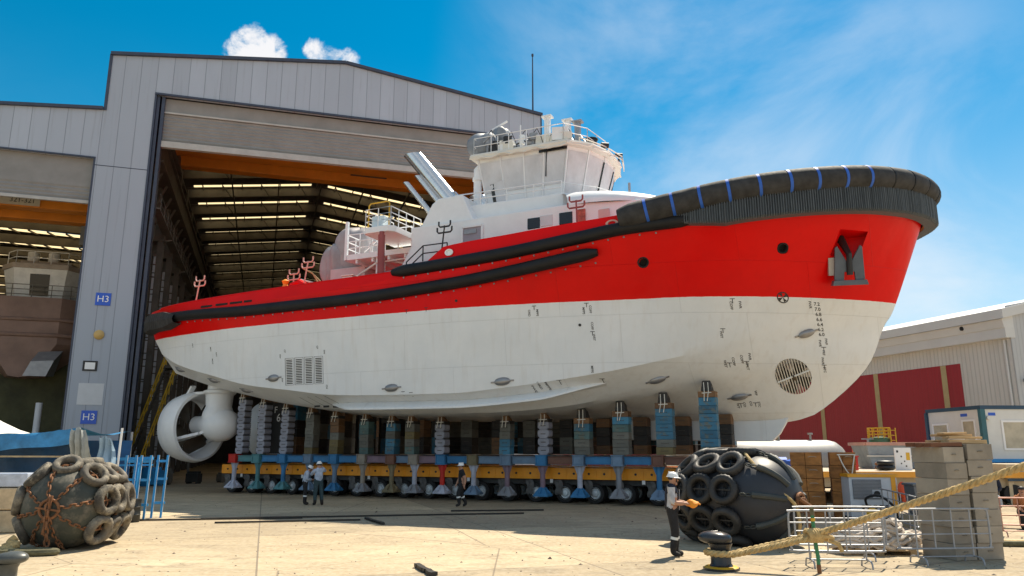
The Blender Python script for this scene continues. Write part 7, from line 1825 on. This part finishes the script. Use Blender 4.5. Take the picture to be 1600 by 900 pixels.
    mb.tube([H+fw*.082+upv*.02, H+fw*.108-upv*.02, H+fw*.092-upv*.03], .014, 6, radii=[.008, .017, .012])
    for y in (-1, 1): mb.sphere(H+sdv*.080*y-upv*.005, .026, 8, 6, (.6, .5, 1.2))
    mb.sphere(H+fw*.058-upv*.085, .042, 10, 8)
    mb.m = 4
    for y in (-1, 1): mb.sphere(H+fw*.088+sdv*.032*y+upv*.02, .010, 8, 6)
    mb.bar(H+fw*.094-upv*.052-sdv*.022, H+fw*.094-upv*.052+sdv*.022, .008, .007)
    mb.build('body', mats, t, True, ang=70)
    M = Matrix.Translation(H+upv*.045+fw*-.01) @ Matrix((fw, -sdv, upv)).transposed().to_4x4()
    hm = MB()
    prof = [(.001, -.02), (.092, -.02), (.096, .0)] if False else None
    rows_ = []
    for i in range(6):
        a = math.pi/2*i/5; rows_.append([M @ Vector((.104*math.cos(a)*math.cos(b)*1.0, .092*math.cos(a)*math.sin(b), .085*math.sin(a))) for b in np.linspace(0, 2*math.pi, 19)])
    if helmet:
        rows_ = [[M @ Vector((x*1.17, y_*1.17, z*1.22+.012)) for x, y_, z in [tuple(M.inverted() @ q) for q in r_]] for r_ in rows_]
        hm.grid(rows_); brim = []
        for b in np.linspace(0, 2*math.pi, 19):
            ex = .018+.045*max(0, math.cos(b))**2; brim.append([M @ Vector((.120*math.cos(b), .107*math.sin(b), .012)), M @ Vector(((.120+ex)*math.cos(b), (.107+ex)*math.sin(b), .0)), M @ Vector(((.120+ex)*math.cos(b), (.107+ex)*math.sin(b), -.008))])
        hm.grid(brim); hm.bar(M @ Vector((-.10, 0, .085)), M @ Vector((.10, 0, .085)), .03, .055); hm.build('helmet', HELM, t, True, ang=50)
        hr = MB(); hr.grid([[M @ Vector((.101*math.cos(b), .088*math.sin(b), z)) for b in np.linspace(R(80), R(280), 13)] for z in (-.06, -.03, .0, .03)]); hr.build('hair', HAIR, t, True)
    else:
        rr_ = [[M @ Vector((x*1.04-.006, y_*1.04, z*1.08-.01)) for x, y_, z in [tuple(M.inverted() @ q) for q in r_]] for r_ in rows_]
        hm.grid(rr_); hm.grid([[M @ Vector((.107*math.cos(b)-.006, .096*math.sin(b), z)) for b in np.linspace(R(75), R(285), 13)] for z in (-.07, -.035, .0)]); hm.build('hair', HAIR, t, True)
    if vest is not None:                                                # garment shell over the trunk
        vb = MB(); vn = {}
        NN = [Vector() for _ in V]
        for f in Fc:
            nn = (V[f[2]]-V[f[0]]).cross(V[f[-1]]-V[f[1]]) if len(f) > 3 else (V[f[1]]-V[f[0]]).cross(V[f[2]]-V[f[0]])
            for i in f: NN[i] += nn
        NN = [n_.normalized() for n_ in NN]
        keep = []
        for f, r_ in zip(Fc, reg):
            c_ = sum((V[i] for i in f), Vector())/len(f); a, b_, k = near(c_); key = b_.split('_')[0]
            if key in ('belly', 'chest', 'throat', 'cl') or (key == 'hip' and k < .12) or (key == 'sh' and k < .75):
                if not (key == 'throat' and k > .8): keep.append(f)
        used = sorted({i for f in keep for i in f}); mp_ = {i: j for j, i in enumerate(used)}
        vb.add([V[i]+NN[i]*.014 for i in used], [tuple(mp_[i] for i in f) for f in keep])
        vo = vb.build('vest', vest, t, True, ang=70, fix=False)
        sb = vo.modifiers.new('cloth', 'SOLIDIFY'); sb.thickness = .012; sb.offset = 0
        m3 = MB(); A, B_ = Vector(J['chest']), Vector(J['belly']); fv = Vector((1, 0, 0))
        m3.bar(A+Vector((.163, .0, .10)), B_+Vector((.156, .0, -.12)), .05, .012, (1, 0, 0)); m3.build('shirt_front', top_m, vo)
    if bands:
        for sd in 'lr':
            A, B_ = Vector(J[f'kn_{sd}']), Vector(J[f'an_{sd}']); c_ = A.lerp(B_, .28); d_ = (B_-A).normalized()
            MB().tube([c_-d_*.028, c_+d_*.028], .084, 14).build('reflective_band', REFL, t, True, ang=50)
    if hold is not None: hold(t, J)
    return t
def gloves(t, J):
    w = (Vector(J['wr_l'])+Vector(J['wr_r']))/2; d_ = (w-(Vector(J['el_l'])+Vector(J['el_r']))/2).normalized(); c_ = w+d_*.13
    m = MB(); rnd = random.Random(8)
    rows_ = []
    for i in range(7):
        u = i/6; row = []
        for k in range(13):
            a = 2*math.pi*k/12; rr_ = (.075*math.sin(math.pi*(.12+.8*u))+.01)*(1+.22*math.sin(3*a+u*5)); row.append(c_+Vector((-.11+.26*u, rr_*1.3*math.cos(a), rr_*math.sin(a)+.02*math.sin(u*7))))
        rows_.append(row)
    m.grid(rows_)
    for i in range(4): b0 = c_+Vector((.10, -.05+.035*i, .0)); m.tube([b0, b0+Vector((.05, .0, .01)), b0+Vector((.085, .0, -.015))], .016, 6)
    g_ = m.build('work_gloves', MAT('glove_orange', (.85, .30, .02), .7, var=.15, bump=.4), None, True, ang=70)
    s = t.scale[0]; g_.matrix_basis = t.matrix_basis.copy()
    tag(g_, 'bundle of bright orange work gloves held by the man beside the black fender', 'gloves')
NAVYV = cloth('navy_vest', (.012, .015, .03)); GREYS = cloth('pale_grey_shirt', (.46, .46, .48)); BLKT = cloth('black_trousers', (.012, .012, .014)); LBS = cloth('light_blue_shirt', (.40, .46, .56)); GRNT = cloth('dark_green_jeans', (.03, .06, .07)); BLKS = cloth('black_shirt', (.012, .011, .012)); NAVYT = cloth('navy_trousers', (.014, .016, .028)); BRN = cloth('orange_brown_coat', (.42, .15, .05)); GRB = cloth('grey_blouse', (.35, .36, .38))
person('man in white helmet and navy vest standing beside the black fender', (3.55, 17.42, 0), R(-12), 1.80,
       {'el_l': (.05, .25, 1.12), 'wr_l': (.30, .11, 1.10), 'el_r': (.02, -.25, 1.12), 'wr_r': (.27, -.10, 1.10), 'kn_r': (.05, -.10, .50), 'an_r': (-.02, -.10, .09), 'toe_r': (.15, -.13, .04), 'kn_l': (.06, .10, .50), 'an_l': (.04, .10, .09), 'toe_l': (.21, .12, .04), 'head': (.05, 0, 1.60), 'face': (1, -.05, -.12)},
       GREYS, BLKT, 'rolled', True, NAVYV, True, hold=gloves)
person('man in white helmet and pale shirt bending over papers, left of the talking pair', (-8.78, 33.1, 0), R(15), 1.68,
       {'chest': (.05, 0, 1.27), 'throat': (.09, 0, 1.41), 'neck': (.12, 0, 1.46), 'head': (.17, 0, 1.54), 'crown': (.18, 0, 1.63), 'cl_l': (.07, .1, 1.38), 'cl_r': (.07, -.1, 1.38), 'sh_l': (.06, .19, 1.36), 'sh_r': (.06, -.19, 1.36), 'el_l': (.08, .24, 1.1), 'wr_l': (.30, .08, 1.08), 'el_r': (.06, -.25, 1.1), 'wr_r': (.28, -.08, 1.08), 'face': (1, 0, -.5), 'an_l': (.03, .16, .09), 'toe_l': (.19, .19, .04), 'kn_l': (.03, .13, .5)},
       LBS, BLKT, 'long', True, None, True)
person('man in white helmet seen from behind with raised arm, right of the talking pair', (-8.17, 32.9, 0), R(118), 1.80,
       {'el_l': (.24, .26, 1.20), 'wr_l': (.34, .16, 1.36), 'el_r': (.18, -.30, 1.36), 'wr_r': (.34, -.22, 1.50), 'an_r': (-.04, -.17, .09), 'toe_r': (.12, -.22, .04), 'kn_r': (0, -.14, .5), 'face': (1, .25, -.1)},
       LBS, GRNT, 'long', True, None, False)
person('man in black with white helmet walking past the red support stand', (-2.05, 31.75, 0), R(-165), 1.76,
       {'kn_l': (.16, .1, .52), 'an_l': (.10, .1, .12), 'toe_l': (.26, .12, .07), 'kn_r': (-.02, -.1, .5), 'an_r': (-.22, -.1, .13), 'toe_r': (-.08, -.12, .05), 'el_l': (-.10, .24, 1.11), 'wr_l': (-.06, .25, .87), 'el_r': (.05, -.24, 1.11), 'wr_r': (.16, -.23, .90)},
       BLKS, BLKT, 'short', True, None, True)
SEAT = {'hip_l': (0, .1, .46), 'hip_r': (0, -.1, .46), 'kn_l': (.42, .13, .50), 'kn_r': (.42, -.13, .50), 'an_l': (.44, .13, .09), 'an_r': (.44, -.13, .09), 'toe_l': (.6, .15, .04), 'toe_r': (.6, -.15, .04)}
def seated(dz=-.44, **k):
    b = dict(pelvis=(0, 0, .52), belly=(.02, 0, .64), chest=(.05, 0, .84), throat=(.07, 0, 1.0), neck=(.09, 0, 1.06), head=(.13, 0, 1.16), crown=(.12, 0, 1.25), cl_l=(.06, .1, .96), cl_r=(.06, -.1, .96), sh_l=(.05, .18, .94), sh_r=(.05, -.18, .94), el_l=(.12, .23, .70), wr_l=(.34, .13, .62), el_r=(.12, -.23, .70), wr_r=(.34, -.13, .62)); b.update(SEAT); b.update(k); return b
def bench(x, y, rz, label):
    t = thing('wooden_bench', label, 'bench', (x, y, 0), rz)
    MB().box(-.18, .18, -.9, .9, .36, .40).build('seat', PALW, t, bevel=.005)
    for yy in (-.75, .75): MB().box(-.15, .15, yy-.04, yy+.04, 0, .36).build('leg', PALW, t)
bench(14.75, 23.6, R(-110), 'low timber bench under the seated people at the right edge')
person('seated person in grey top leaning over, leftmost behind the right edge barrier', (14.45, 23.55, 0), R(-125), 1.66, seated(), GRB, NAVYT, 'long', False, None, False)
person('person in dark navy jacket standing behind the seated ones at the right edge', (15.1, 24.6, 0), R(-120), 1.74, {'el_l': (.05, .25, 1.1), 'wr_l': (.2, .12, 1.0), 'el_r': (.05, -.25, 1.1), 'wr_r': (.2, -.12, 1.0)}, NAVYV, NAVYT, 'long', False, None, False)
person('seated person in orange-brown coat at the right edge', (15.25, 23.4, 0), R(-115), 1.66, seated(), BRN, BLKT, 'long', False, None, False)
